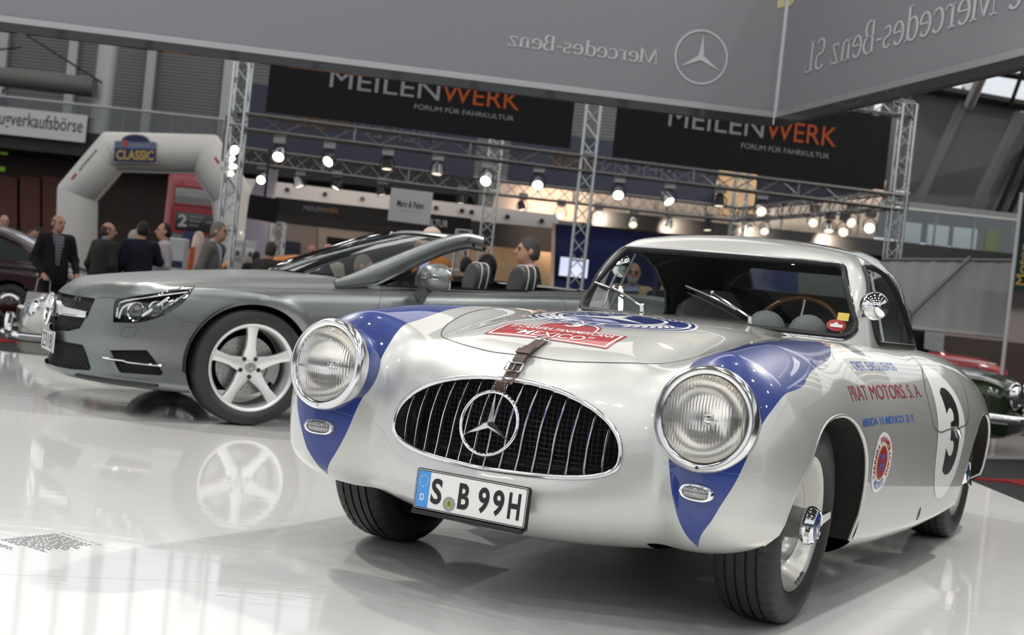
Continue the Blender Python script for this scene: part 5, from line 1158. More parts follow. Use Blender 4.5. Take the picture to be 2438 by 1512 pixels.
# left panel coordinates: a along from the corner, height above the bottom edge
def on_panel(px, py, u, n):
    d = cf + cr*((px-1219)/FPX) - cu*((py-756)/FPX); o = Vector((0, 0, CAM_H)); t = (pc-o).dot(n)/d.dot(n); P = o+d*t; return (P-pc).dot(u), P.z-zB
a0, h0 = on_panel(1208, 115, ul, nl); a1, h1 = on_panel(1566, 155, ul, nl); aR, hR = on_panel(1570, 118, ul, nl)
V_, F_ = serif_text('Mercedes-Benz'); hc = hR-h1
V_, F_ = fit2d((V_, F_), a1, h1, a0, h1+hc*1.02); flat_ob('lettering', (V_, F_), tuple(nl*.006), tuple(ul), (0, 0, 1), M_fabp, hb)
ca, ch = on_panel(1669, 136, ul, nl); rr_ = abs(on_panel(1669, 70, ul, nl)[1]-ch)
flat_ob('emblem_ring', ring2d(ca, ch, rr_*.93, rr_), tuple(nl*.006), tuple(ul), (0, 0, 1), M_fabp, hb)
sp_ = [(ca+x, ch+y) for x, y in star_poly(rr_*.86, rr_*.115)]; flat_ob('emblem_star', join2d([(np.array([(ca, ch)]+sp_), [(0, 1+k, 1+(k+1) % 6) for k in range(6)])]), tuple(nl*.006), tuple(ul), (0, 0, 1), M_fabp, hb)
b0, g0 = on_panel(1915, 175, ur, nr); b1, g1 = on_panel(2560, 10, ur, nr); bt, gt = on_panel(1920, 105, ur, nr)
V_, F_ = serif_text('die Mercedes-Benz SL'.replace('d', 'd')); hc = gt-g0
wv = V_[:, 0].max()-V_[:, 0].min()
k_ = serif_text('Mercedes-Benz SL')[0]; bM, gM = on_panel(2372, 40, ur, nr); wM = k_[:, 0].max()
sc2 = abs(bM-b0)/wM; V_, F_ = serif_text('le Mercedes-Benz SL'); V_ = V_-[V_[:, 0].max(), 0]; V_ = V_*[-sc2, hc]+[b0, g0]; F_ = [f[::-1] for f in F_]
flat_ob('lettering', (V_, F_), tuple(nr*.006), tuple(ur), (0, 0, 1), M_fabp, hb)
ya, yh = on_panel(1850, 20, ul, nl); yb, yh2 = on_panel(1960, 0, ur, nr)
flat_ob('yellow_stripe', poly2d([(.03, yh+.02), (ya, yh), (ya+.02, HB), (.03, HB)]), tuple(nl*.005), tuple(ul), (0, 0, 1), M_yel, hb)
flat_ob('yellow_stripe', poly2d([(.03, yh+.02), (.12, yh+.03), (.30, HB*.62), (.30, HB), (.03, HB)]), tuple(nr*.005), tuple(ur), (0, 0, 1), M_yel, hb)
# ================================================================ visitors
M_eye = mat('eye', (.03, .025, .02), .2); M_brow = mat('eyebrow', (.06, .05, .045), .8)
def rcone(P, a, b, ra, rb):
    a = np.array(a); b = np.array(b); d = b-a; t = np.clip(((P-a)@d)/max(d@d, 1e-9), 0, 1); return np.linalg.norm(P-a-t[:, None]*d, axis=1)-(ra+(rb-ra)*t)
def ell(P, c, r):
    q = (P-np.array(c))/np.array(r); k = np.linalg.norm(q, axis=1); return (k-1)*min(r)
_pm = {}
def cmat(kind, col, rough=.85):
    k = (kind, col)
    if k not in _pm: _pm[k] = mat(kind+'_%02d' % len(_pm), srgb(*col), rough, vary=(14, .18), bump=(120, .15, .004))
    return _pm[k]
def plaid_mat():
    m = mat('plaid_cloth', (.1, .1, .12), .85); nt = m.node_tree; b = nt.nodes['Principled BSDF']; tc = nt.nodes.new('ShaderNodeTexCoord')
    fs = []
    for d in ('X', 'Z'):
        w = nt.nodes.new('ShaderNodeTexWave'); w.bands_direction = d; w.inputs['Scale'].default_value = 7.5; nt.links.new(tc.outputs['Object'], w.inputs['Vector']); p = nt.nodes.new('ShaderNodeMath'); p.operation = 'POWER'; p.inputs[1].default_value = 4; nt.links.new(w.outputs['Fac'], p.inputs[0]); fs.append(p)
    a = nt.nodes.new('ShaderNodeMath'); a.operation = 'MAXIMUM'; nt.links.new(fs[0].outputs[0], a.inputs[0]); nt.links.new(fs[1].outputs[0], a.inputs[1])
    mx = nt.nodes.new('ShaderNodeMix'); mx.data_type = 'RGBA'; mx.inputs['A'].default_value = (.045, .045, .065, 1); mx.inputs['B'].default_value = (.30, .29, .33, 1)
    nt.links.new(a.outputs[0], mx.inputs['Factor']); nt.links.new(mx.outputs['Result'], b.inputs['Base Color']); return m
M_plaid = plaid_mat()
def visitor(label, px, py_top, depth, face=0., skin=(198, 152, 130), hair=(60, 52, 46), style='short', jacket=(22, 23, 26), shirt=(190, 195, 205), trousers=(30, 30, 36), open_=True, head=0., lean=.0, arms=None, female=False, beard=None, glasses=False, hscale=1., shirt_m=None, fine=True, base=None):
    """face: direction the body looks, degrees (0 = to the camera, 90 = to image right)"""
    q = at(px, py_top, depth); fz = HF if base is None else base; H = q.z-fz; s = H/1.75
    r = math.radians(face); t = thing('person', label, 'person', (q.x, q.y, fz), r, 'visitors in the hall'); t.scale = (s, s, s)
    hr = math.radians(head); ch, sh = math.cos(hr), math.sin(hr)
    ly = lambda z: -lean*max(0, z-.95)                                   # forward lean
    J = lambda x, y, z: np.array([x, y+ly(z), z])
    hc = J(0, -.015, 1.625)-np.array([0, lean*.03, 0])
    def hp(x, y, z): return hc+np.array([x*ch-y*sh, x*sh+y*ch, z])
    arms = arms or {}
    A = {}
    for sx, nm in ((-1, 'r'), (1, 'l')):
        sho = J(sx*.185, .0, 1.415); el, wr = arms.get(nm, ((sx*.25, .03, 1.13), (sx*.25, -.07, .90))); A[sx] = (sho, np.array(el)+[0, ly(el[2]), 0], np.array(wr)+[0, ly(wr[2])*.8, 0])
    torso = lambda P, o: smin(rcone(P*[1, 1.42, 1]-[0, 0, 0], J(0, .0, .98)*[1, 1.42, 1], J(0, .01, 1.28)*[1, 1.42, 1], .158+o, .175+o), rcone(P, J(-.13, .01, 1.405), J(.13, .01, 1.405), .066+o, .066+o), .07)
    def f_body(x, y, z):
        P = np.stack([x, y, z], 1); d = torso(P, -.03)
        d = smin(d, rcone(P, J(0, .02, 1.40), hp(0, .02, -.06), .058, .052), .04)
        Q = P-hc; Q = np.stack([Q[:, 0]*ch+Q[:, 1]*sh, -Q[:, 0]*sh+Q[:, 1]*ch, Q[:, 2]], 1)           # head frame
        h = ell(Q, (0, .012, .022), (.074, .095, .100)); h = smin(h, ell(Q, (0, -.03, -.055), (.052, .058, .068)), .045)
        h = smin(h, rcone(Q, (0, -.088, .015), (0, -.113, -.022), .010, .016), .016)                       # nose
        h = smin(h, rcone(Q, (-.03, -.078, .03), (.03, -.078, .03), .012, .012), .02)                      # brow ridge
        for e in (-1, 1):
            h = smax(h, -(np.linalg.norm(Q-[e*.033, -.098, .006], axis=1)-.017), .012); h = np.minimum(h, ell(Q, (e*.077, .018, -.005), (.012, .022, .033)))
        h = smax(h, -(rcone(Q, (-.02, -.098, -.062), (.02, -.098, -.062), .004, .004)), .006)
        d = smin(d, h, .03)
        for sx in (-1, 1):
            a, b, c = A[sx]; d = smin(d, rcone(P, a, b, .045, .037), .02); d = smin(d, rcone(P, b, c, .036, .026), .02)
            u = (c-b)/np.linalg.norm(c-b); sd = np.cross(u, [0, 0, 1.]) if abs(u[2]) < .8 else np.array([0, 1., 0]); sd = sd/np.linalg.norm(sd); n = np.cross(sd, u)
            w = c+u*.02; d = smin(d, rcone(P, w, w+u*.065, .032, .034), .02)
            for k, (o, L) in enumerate(((-.030, .060), (-.010, .070), (.010, .066), (.029, .052))):
                k0 = w+u*.075+sd*o; k1 = k0+u*L*.55+n*.012; k2 = k1+u*L*.30+n*.028; d = np.minimum(d, np.minimum(rcone(P, k0, k1, .0105, .0095), rcone(P, k1, k2, .0095, .008)))
            k0 = w+u*.02-sd*.03; d = np.minimum(d, rcone(P, k0, k0+u*.035-sd*.025+n*.018, .012, .010)); hipx = sx*.088
            d = smin(d, rcone(P, (hipx, 0, .92), (sx*.095, -.01, .48), .07, .045), .03); d = smin(d, rcone(P, (sx*.095, -.01, .48), (sx*.10, .02, .08), .042, .032), .02)
        return d
    h_ = .016 if fine else .024
    V, Q = nets(f_body, (-.42, -.46, .05), (.42, .22, 1.78), h_, fast=False); V = project(f_body, V, 1); mesh_ob('body', V, Q, cmat('skin', skin, .55), t, True, 180)
    def f_tr(x, y, z):
        P = np.stack([x, y, z], 1); d = rcone(P*[1, 1.3, 1], J(0, 0, 1.02)*[1, 1.3, 1], (0, 0, .93), .155, .165)
        for sx in (-1, 1): d = smin(d, rcone(P, (sx*.088, 0, .88), (sx*.095, -.01, .48), .098, .070), .05); d = smin(d, rcone(P, (sx*.095, -.01, .48), (sx*.10, .02, .06), .070, .062), .03)
        return d
    V, Q = nets(f_tr, (-.25, -.3, -.01), (.25, .25, 1.2), .03); mesh_ob('trousers', V, Q, cmat('trouser_cloth', trousers), t, True, 180)
    for sx in (-1, 1): MB().ball((sx*.10, -.06, .045), .05, 12, 8, (1, 2.5, .9)).build('shoe', M_blk, t)
    def f_ja(x, y, z):
        P = np.stack([x, y, z], 1); d = smin(torso(P, .018), rcone(P*[1, 1.3, 1], J(0, .0, 1.0)*[1, 1.3, 1], J(0, .0, .88)*[1, 1.3, 1], .185, .195), .06)
        for sx in (-1, 1):
            a, b, c = A[sx]; d = smin(d, rcone(P, a, b, .074, .060), .035); d = smin(d, rcone(P, b, b+(c-b)*.93, .060, .046), .03)
        d = smin(d, rcone(P, J(0, .03, 1.445), J(0, .03, 1.49), .082, .070), .03)
        d = d+.004*np.sin(z*31+x*14)*np.sin(y*23+z*9)
        return smax(d, P[:, 2]-(1.50-.35*np.maximum(-(P[:, 1]-ly(1.45)), 0)), .01)
    V, Q = nets(f_ja, (-.5, -.5, .62), (.5, .4, 1.58), .022); T = tri(Q)
    if open_:
        def g(P): return np.where(P[:, 1]-np.array([ly(q) for q in P[:, 2]]) > -.03, .3, np.abs(P[:, 0])-(.03+.16*np.maximum(P[:, 2]-1.12, 0)*np.ones(len(P))))
        V, Tn, T = clip(V, T, g)
    V, T = compact(V, T); mesh_ob('jacket' if open_ else 'shirt', V, T, cmat('jacket_cloth', jacket), t, True, 180)
    if open_:
        V, Q = nets(lambda x, y, z: smin(torso(np.stack([x, y, z], 1), .003), rcone(np.stack([x, y, z], 1), J(0, .02, 1.44), J(0, .02, 1.485), .072, .062), .03), (-.3, -.4, .9), (.3, .3, 1.55), .025); mesh_ob('shirt', V, Q, shirt_m or cmat('shirt_cloth', shirt), t, True, 180)
    # hair
    if style != 'bald':
        def f_hair(x, y, z):
            P = np.stack([x, y, z], 1)-hc; Q = np.stack([P[:, 0]*ch+P[:, 1]*sh, -P[:, 0]*sh+P[:, 1]*ch, P[:, 2]], 1)
            d = ell(Q, (0, .016, .026), (.079, .099, .106)); d = smin(d, ell(Q, (0, .045, -.03), (.072, .068, .07)), .03)
            if style == 'long': d = smin(d, rcone(Q*[1, 1.2, 1], (0, .05, .0), (0, .085, -.26), .10, .085), .06)
            cut = -Q[:, 1]-.045-(Q[:, 2]-.02)*.55                       # keep behind the hairline
            cut = smax(cut, -(Q[:, 2]+.075) if style != 'long' else -(Q[:, 2]+.4), .01)
            if style == 'ring': cut = np.maximum(cut, Q[:, 2]-.052-.25*Q[:, 1]); cut = np.maximum(cut, -Q[:, 1]-.02-.25*Q[:, 2])
            if style == 'receding': cut = np.maximum(cut, -Q[:, 1]-.005-.0*(Q[:, 2]))
            d = smax(d, cut, .01); return d+.003*np.sin(Q[:, 0]*160)*np.sin(Q[:, 1]*120+Q[:, 2]*90)
        V, Q = nets(f_hair, tuple(hc-[.16, .2, .45 if style == 'long' else .16]), tuple(hc+[.16, .22, .16]), .013, False, False); mesh_ob('hair', V, Q, cmat('hair', hair, .6), t, True, 180)
    if beard:
        def f_b(x, y, z):
            P = np.stack([x, y, z], 1)-hc; Q = np.stack([P[:, 0]*ch+P[:, 1]*sh, -P[:, 0]*sh+P[:, 1]*ch, P[:, 2]], 1); d = ell(Q, (0, -.032, -.065), (.060, .066, .068)); return np.maximum(np.maximum(d, Q[:, 2]+.035), -(rcone(Q, (-.016, -.1, -.062), (.016, -.1, -.062), .007, .007)))
        V, Q = nets(f_b, tuple(hc-[.1, .15, .16]), tuple(hc+[.1, .1, .05]), .011, False, False); mesh_ob('beard', V, Q, cmat('hair', beard, .8), t, True, 180)
    for e in (-1, 1):
        MB().ball(hp(e*.033, -.081, .006), .010, 8, 6).build('eye', M_eye, t)
        MB().tube([hp(e*.018, -.092, .026), hp(e*.034, -.090, .031), hp(e*.05, -.079, .026)], .0045, 5).build('eyebrow', M_brow, t)
        if glasses: MB().tube([hp(e*.034+.021*math.cos(a), -.101, .004+.016*math.sin(a)) for a in np.linspace(0, 2*PI, 14, endpoint=False)], .002, 4, closed=True).build('glasses_rim', M_blk, t)
    return t
v1 = visitor('man in black jacket over plaid shirt carrying a white bag, left of the roadster nose', 141, 511, 17.2, 38, hair=(92, 84, 76), style='ring', jacket=(20, 20, 22), trousers=(26, 26, 30), shirt_m=M_plaid, arms={'r': ((-.27, .04, 1.13), (-.20, -.16, .93)), 'l': ((.28, .02, 1.14), (.26, -.16, .96))}, head=18)
# open the jacket wider over the plaid shirt is part of the clip; bag hangs from the right hand
bagp = v1.matrix_basis @ Vector((-.19, -.20, .84))
bag = thing('paper_bag', 'white carrier bag with two handles held by the man in black jacket', 'bag', tuple(bagp), v1.rotation_euler[2]-.25)
M_bag = mat('white_bag_paper', (.62, .60, .66), .6)
mb = MB(); mb.V = [(x*w, y*d_, z) for z, w, d_ in ((-.16, .5, .5), (-.56, .62, 1)) for x, y in ((-.36, -.05), (.36, -.05), (.36, .05), (-.36, .05))]; mb.F = [(0, 1, 5, 4), (1, 2, 6, 5), (2, 3, 7, 6), (3, 0, 4, 7), (4, 5, 6, 7), (3, 2, 1, 0)]
mb.build('bag_body', M_bag, bag, False)
for y in (-.02, .02): MB().tube([(-.09, y, -.17), (-.07, y, .0), (-.02, y*.5, .05), (.03, y*.5, .05), (.08, y, .0), (.09, y, -.17)], .011, 6, flat=(1, .4)).build('handle', M_bag, bag)
visitor('balding man in dark grey jacket seen from behind, second from left by the roadster', 252, 529, 18, 150, hair=(58, 52, 48), style='ring', jacket=(48, 46, 44), shirt=(120, 126, 140), head=-35, lean=.08)
visitor('dark haired man in navy jacket with white belt, back turned', 341, 527, 18.2, 200, hair=(30, 26, 24), jacket=(24, 27, 42), open_=False, trousers=(20, 20, 28), head=10, arms={'r': ((-.28, -.05, 1.2), (-.08, -.26, 1.18)), 'l': ((.26, .02, 1.13), (.27, -.1, .9))})
tp = at(348, 596, 18.03)
visitor('white haired person in beige clothes hidden behind the man in navy jacket', 322, 548, 19.4, 130, hair=(176, 170, 160), jacket=(150, 140, 116), open_=False, fine=False)
visitor('man with receding dark hair in pale shirt, facing left', 394, 531, 18.8, -70, hair=(34, 28, 26), style='receding', jacket=(196, 186, 192), open_=False, trousers=(90, 95, 110))
visitor('grey haired man in light grey suit walking right, before the left truss column', 507, 526, 16.6, 80, hair=(120, 116, 110), jacket=(112, 110, 107), shirt=(170, 180, 195), glasses=True, lean=.12)
visitor('balding man in black coat at the far left edge', 12, 512, 22, 10, hair=(60, 50, 45), style='ring', jacket=(22, 22, 24), fine=False, head=20)
visitor('person in dark clothes farther back, left of the man with white bag', 74, 546, 31, 60, hair=(35, 28, 24), jacket=(35, 26, 24), open_=False, fine=False)
visitor('dark haired person farther back, beside the man with white bag', 93, 541, 30, -80, hair=(24, 20, 18), jacket=(30, 24, 24), open_=False, fine=False)
visitor('man in dark olive jacket seen from behind, left of the violet poster', 646, 575, 17.5, 160, hair=(60, 54, 46), jacket=(58, 56, 50), open_=False, fine=False, head=20)
visitor('dark haired child sized head low beside the white kiosk', 611, 598, 24, 180, hair=(26, 20, 18), jacket=(30, 28, 30), open_=False, fine=False)
visitor('man with short dark hair in cream jacket facing the camera, behind the roadster windscreen', 746, 581, 18.4, -8, hair=(50, 40, 36), style='receding', jacket=(200, 188, 158), shirt=(60, 60, 66), skin=(180, 132, 112))
visitor('bald pink faced man behind the roadster windscreen', 783, 580, 19, 10, hair=(190, 180, 170), style='bald', skin=(214, 150, 136), jacket=(190, 180, 168), open_=False, fine=False)
visitor('brown haired person half hidden left of the man in cream jacket', 730, 602, 20.5, 10, hair=(70, 46, 32), jacket=(120, 90, 80), open_=False, fine=False)
visitor('bald man in lilac shirt and rust jacket behind the roadster mirror', 1048, 541, 11.4, -55, hair=(220, 214, 206), style='bald', skin=(226, 200, 186), jacket=(150, 92, 36), shirt=(176, 172, 214), lean=.1)
visitor('grey haired man in checked shirt seen through the roadster windscreen', 868, 607, 12.5, 150, hair=(130, 122, 114), jacket=(150, 156, 152), open_=False, head=-60)
visitor('person with dark hair just left of the long haired woman', 1112, 612, 16, 170, hair=(26, 22, 22), jacket=(30, 28, 30), open_=False, fine=False)
visitor('woman with long black hair seen from behind, between the roadster headrests', 1163, 606, 12.4, 170, hair=(16, 13, 13), style='long', jacket=(32, 30, 32), open_=False)
visitor('man with grey temples in black suit and pink shirt, profile left', 1263, 566, 12.0, -78, hair=(74, 72, 72), jacket=(22, 22, 24), shirt=(224, 176, 186))
visitor('bearded man with glasses in beige jacket seen through the coupe windscreen', 1511, 626, 15.4, -6, hair=(170, 150, 130), style='ring', beard=(176, 170, 164), jacket=(178, 156, 118), shirt=(150, 160, 200), glasses=True, skin=(192, 142, 120))
visitor('dark haired man in black looking down right through the coupe windscreen', 1580, 638, 14.6, 130, hair=(44, 42, 42), jacket=(24, 24, 28), open_=False, head=-30, lean=.12)
visitor('white haired man in black seen from behind, reading at right of the coupe', 2197, 750, 25.5, 175, hair=(190, 180, 164), jacket=(20, 20, 22), open_=False, arms={'r': ((-.28, -.08, 1.2), (-.12, -.34, 1.22)), 'l': ((.28, -.08, 1.2), (.16, -.34, 1.22))})
np_ = thing('newspaper', 'open grey newspaper before the white haired man at right', 'newspaper', tuple(at(2224, 800, 25.28)), .3); MB().prism([(-.22, -.26), (.20, -.30), (.24, .28), (-.20, .30)], (0, 0, 0), (1, 0, 0), (0, .15, 1), .01).build('sheet', mat('newsprint', (.42, .42, .43), .8, vary=(22, .5)), np_, False); MB().prism([(-.22, .24), (.24, .22), (.24, .29), (-.21, .31)], (0, -.012, 0), (1, 0, 0), (0, .15, 1), .01).build('header', M_blk, np_, False)
visitor('person in black jacket on the left gallery behind the sign', 10, 212, GY+1.2, 150, hair=(24, 20, 18), jacket=(40, 46, 80), open_=False, fine=False, base=GZ+.03)
# ================================================================ racing coupe: trim, badges, lettering, cabin fittings
TOP = ((0, 0, 1.25), (1, 0, 0), (0, 1, 0), (0, 0, -1))
LEFT = ((1.3, 0, 0), (0, 1, 0), (0, 0, 1), (-1, 0, 0))
def dec(name, VF, fr, m, par, lift, step=.025): return decal(name, VF, hero, fr[0], fr[1], fr[2], fr[3], m, par, 0, .8, lift, step)
def place(VF, x, y, w, h, rot=0., shear=0.):
    V, F = fit2d(VF, -w/2, -h/2, w/2, h/2); V = V+np.stack([V[:, 1]*shear, 0*V[:, 1]], 1); c, s = math.cos(rot), math.sin(rot)
    return V@np.array([[c, s], [-s, c]])+[x, y], F
def arc_text(text, cx, cy, r, a_mid, step, size, inward, sx=1., sy=1., bold=.02):
    L = []; n = len(text)
    for i, ch in enumerate(text):
        if ch == ' ': continue
        a = a_mid+(i-(n-1)/2)*step*(1 if inward else -1); rot = a+PI/2 if inward else a-PI/2
        V, F = place(text2d(ch, bold), 0, 0, size*.72*(.3 if ch in 'I1' else 1), size, rot); L.append((V*[sx, sy]+[cx+sx*r*math.cos(a), cy+sy*r*math.sin(a)], F))
    return join2d(L)
# hood seam
HS = [(.56, .80), (.553, .55), (.53, .25), (.478, -.08), (.432, -.235), (.37, -.335), (.27, -.405), (.16, -.432), (0, -.445)]
HS = HS+[(-x, y) for x, y in HS[-2::-1]]
Pq = dense(HS, 150); H, ok = cast(hero, np.stack([Pq[:, 0], Pq[:, 1], np.full(150, 1.2)], 1), (0, 0, -1), 0, .8); ribbon('hood_gap', H[ok], hero, .0042, M_gap, hero_ob)
# red rally badge
def badge(k):
    w, b, t, a = .21-k, -.342+k, -.19-k, .107-k*.6; top = -.083-k
    P = [(-w-.004+k*0, b), (0, b+.008), (w+.004, b), (w, t), (a, t+.002)]+[(a*math.cos(q), t+(top-t)*math.sin(q)**.9) for q in np.linspace(.12, PI-.12, 22)]+[(-a, t+.002), (-w, t)]
    return P
bd = dec('rally_badge', poly2d(badge(0)), TOP, M_red, hero_ob, .0012)
P1, P2 = np.array(badge(.008)), np.array(badge(.016))
kb = len(P1); dec('white_border', (np.concatenate([P1, P2]), [(i, (i+1) % kb, kb+(i+1) % kb, kb+i) for i in range(kb)]), TOP, M_white, bd, .0018)
dec('lettering', place(text2d('3', .05, .15), 0, -.138, .055, .058), TOP, M_white, bd, .0022)
dec('lettering', place(text2d('III CARRERA PANAMERICANA', .012, .12), .003, -.2275, .36, .034), TOP, M_white, bd, .0022)
dec('lettering', place(text2d('"MEXICO"', .006, .1), .0, -.287, .27, .048), TOP, M_white, bd, .0022)
# round blue badge with star
C0, R0 = (.0, .148), .288
rb = dec('hood_roundel', disc2d(*C0, R0, R0, 72, 6), TOP, M_white, hero_ob, .0010)
dec('blue_ring', ring2d(*C0, .266, .278, 72), TOP, M_blue, rb, .0018); dec('blue_ring', ring2d(*C0, .188, .255, 72), TOP, M_blue, rb, .0018); dec('blue_field', disc2d(*C0, .172, .172, 72, 4), TOP, M_blue, rb, .0018)
sp_ = [(C0[0]+a, C0[1]+b) for a, b in star_poly(.178, .032)]; dec('white_star', (np.array([C0]+sp_), [(0, 1+k, 1+(k+1) % 6) for k in range(6)]), TOP, M_white, rb, .0025)
for ch_, am, inw in (('BENZ', -PI/2-.15, True), ('MERCEDES', PI/2, False)): dec('lettering', arc_text(ch_, *C0, .2215, am, .27 if inw else .25, .052, inw), TOP, M_white, rb, .0025)
for sg in (-1, 1):
    L = []
    for k in range(7):
        a = (-PI*.30 if sg > 0 else -PI*.72)+sg*k*.13
        for q, o in ((.6, .014), (-.6, -.014)):
            c = np.array([C0[0]+(.2215+o)*math.cos(a), C0[1]+(.2215+o)*math.sin(a)]); d = a+PI/2*sg+q; V, F = disc2d(0, 0, .022, .0075, 10); cc_, ss_ = math.cos(d), math.sin(d); L.append((V@np.array([[cc_, ss_], [-ss_, cc_]])+c, F))
    tag(dec('laurel', join2d(L), TOP, M_white, rb, .0025), kind='stuff')
# leather strap over the hood
sy = np.array([-.352, -.38, -.41, -.44, -.47, -.50, -.53, -.55]); P, ok = cast(hero, np.stack([0*sy, sy, 0*sy+1.2], 1), (0, 0, -1), 0, .8); n_ = grad(hero, P); n_ /= np.linalg.norm(n_, axis=1)[:, None]
lift_ = np.array([.006, .007, .009, .014, .012, .006, .005, .006]); C_ = P+n_*lift_[:, None]; C_ = np.concatenate([C_, [[0, -.583, .650], [0, -.588, .628], [0, -.575, .612]]]); N2 = np.concatenate([n_, [[0, -.7, .7], [0, -1, .1], [0, -.8, -.4]]])
def strap_mesh(C_, N2, w, th):
    V = []; k = len(C_)
    for c, n in zip(C_, N2): n = n/np.linalg.norm(n); V += [c+[-w/2, 0, 0]-n*th/2, c+[w/2, 0, 0]-n*th/2, c+[w/2, 0, 0]+n*th/2, c+[-w/2, 0, 0]+n*th/2]
    F = [(i*4+j, i*4+(j+1) % 4, i*4+4+(j+1) % 4, i*4+4+j) for i in range(k-1) for j in range(4)]+[(3, 2, 1, 0), (k*4-4, k*4-3, k*4-2, k*4-1)]
    return V, [f[::-1] for f in F]
Cd, Nd = dense(C_, 40), dense(N2, 40)
V_, F_ = strap_mesh(Cd, Nd, .040, .004); sp = mesh_ob('hood_strap', V_, F_, M_leather, hero_ob, True, 40)
V_, F_ = strap_mesh(Cd[8:24]+Nd[8:24]*.0045, Nd[8:24], .038, .0035); mesh_ob('strap_end', V_, F_, M_leather, sp, True, 40)
for s_ in (-1, 1):
    L = MB()
    for k in range(1, 39):
        if k % 1 == 0: L.tube([Cd[k]+[s_*.0165, 0, 0]+Nd[k]*.0026, (Cd[k]+Cd[k-1])/2+[s_*.0165, 0, 0]+Nd[k]*.0026], .0008, 4)
    tag(L.build('stitching', M_stitch, sp), kind='stuff')
def loop(c, n, t, w, l, r, nm, m, par):
    c = Vector(c); n = Vector(n).normalized(); X_ = Vector((1, 0, 0)); t = Vector(t).normalized()
    return MB().tube([c+X_*(w*a)+t*(l*b) for a, b in ((-.5, -.42), (-.42, -.5), (.42, -.5), (.5, -.42), (.5, .42), (.42, .5), (-.42, .5), (-.5, .42))], r, 8, closed=True).build(nm, m, par)
i = 22; tq = Cd[i+1]-Cd[i-1]; bk = loop(Cd[i]+Nd[i]*.010, Nd[i], tq, .054, .034, .0032, 'buckle', M_alu, sp)
MB().cyl(Cd[i]+Nd[i]*.011-[.0, 0, 0]+np.array(tq)/np.linalg.norm(tq)*.016, Cd[i]+Nd[i]*.011-np.array(tq)/np.linalg.norm(tq)*.018, .0022, n=6).build('buckle_pin', M_alu, sp)
i = 14; V_, F_ = strap_mesh(Cd[i-2:i+2]+Nd[i-2:i+2]*.008, Nd[i-2:i+2], .047, .004); mesh_ob('keeper', V_, F_, M_leather, sp, True, 40)
MB().box(Cd[0]+Nd[0]*.003+[0, .006, 0], (.05, .022, .006), Rx(.45), .002).build('strap_plate', M_alu, sp)
for k in (27, 31): MB().cyl(Cd[k]+Nd[k]*.0015, Cd[k]+Nd[k]*.0026, .0022, n=8).build('strap_hole', M_blk, sp)
# licence plate
pc_ = Vector((.004, -.705, .318)); tp_ = Rx(math.radians(-3)); pp = lambda x, z, o=0: pc_+tp_ @ Vector((x, -o, z))
pw_, ph_ = .366, .112
pb = MB().box(pc_+Vector((0, .012, -.004)), (pw_+.012, .016, ph_+.012), tp_, .005).build('licence_plate', M_black, hero_ob)
MB().box(pp(.0, -.066, .0), (pw_-.0, .016, .012), tp_, .003).build('plate_holder', M_black, pb)
def rrect(w, h, r, n=6): return [(sx*(w/2-r)+r*math.cos(a), sy_*(h/2-r)+r*math.sin(a)) for sx, sy_, a0 in ((1, 1, 0), (-1, 1, PI/2), (-1, -1, PI), (1, -1, 1.5*PI)) for a in np.linspace(a0, a0+PI/2, n)]
fl_ = lambda nm, VF, o, m: flat_ob(nm, VF, pp(0, 0, o), tp_ @ Vector((1, 0, 0)), tp_ @ Vector((0, 0, 1)), m, pb)
fl_('plate_face', poly2d(rrect(pw_, ph_, .009)), -.0035, M_white)
q1, q2 = np.array(rrect(pw_-.003, ph_-.003, .008)), np.array(rrect(pw_-.008, ph_-.008, .006)); k = len(q1); fl_('plate_border', (np.concatenate([q1, q2]), [(i, (i+1) % k, k+(i+1) % k, k+i) for i in range(k)]), -.003, M_blk)
fl_('euro_band', poly2d([(-.179, -.052), (-.137, -.052), (-.137, .052), (-.179, .052)]), -.0030, mat('euro_blue', srgb(75, 150, 225), .4))
L = []
for k in range(12):
    a = 2*PI*k/12; V, F = disc2d(-.158+.0145*math.cos(a), .024+.0165*math.sin(a), .0021, .0021, 5); L.append((V, F))
tag(fl_('euro_stars', join2d(L), -.0026, mat('star_yellow', (.75, .66, .3), .5)), kind='stuff')
fl_('lettering', fit2d(text2d('D', .02), -.165, -.033, -.151, -.013), -.0026, M_white)
for ch_, x0, x1 in (('S', -.130, -.093), ('B', -.038, -.001), ('9', .028, .064), ('9', .076, .112), ('H', .126, .164)): fl_('lettering', fit2d(text2d(ch_, .03), x0, -.037, x1, .037), -.0026, M_blk)
fl_('seal', disc2d(-.0655, -.029, .0205, .0205, 28), -.0026, M_disc); fl_('seal_shield', poly2d([(-.0735, -.02), (-.0575, -.02), (-.0575, -.034), (-.0655, -.042), (-.0735, -.034)]), -.0022, mat('shield_yellow', (.62, .55, .05), .5))
L = [poly2d([(-.071+.0 + .0, z), (-.060, z), (-.059, z+.003), (-.070, z+.003)]) for z in (-.025, -.030, -.035)]; fl_('seal_lions', join2d(L), -.0019, M_blk)
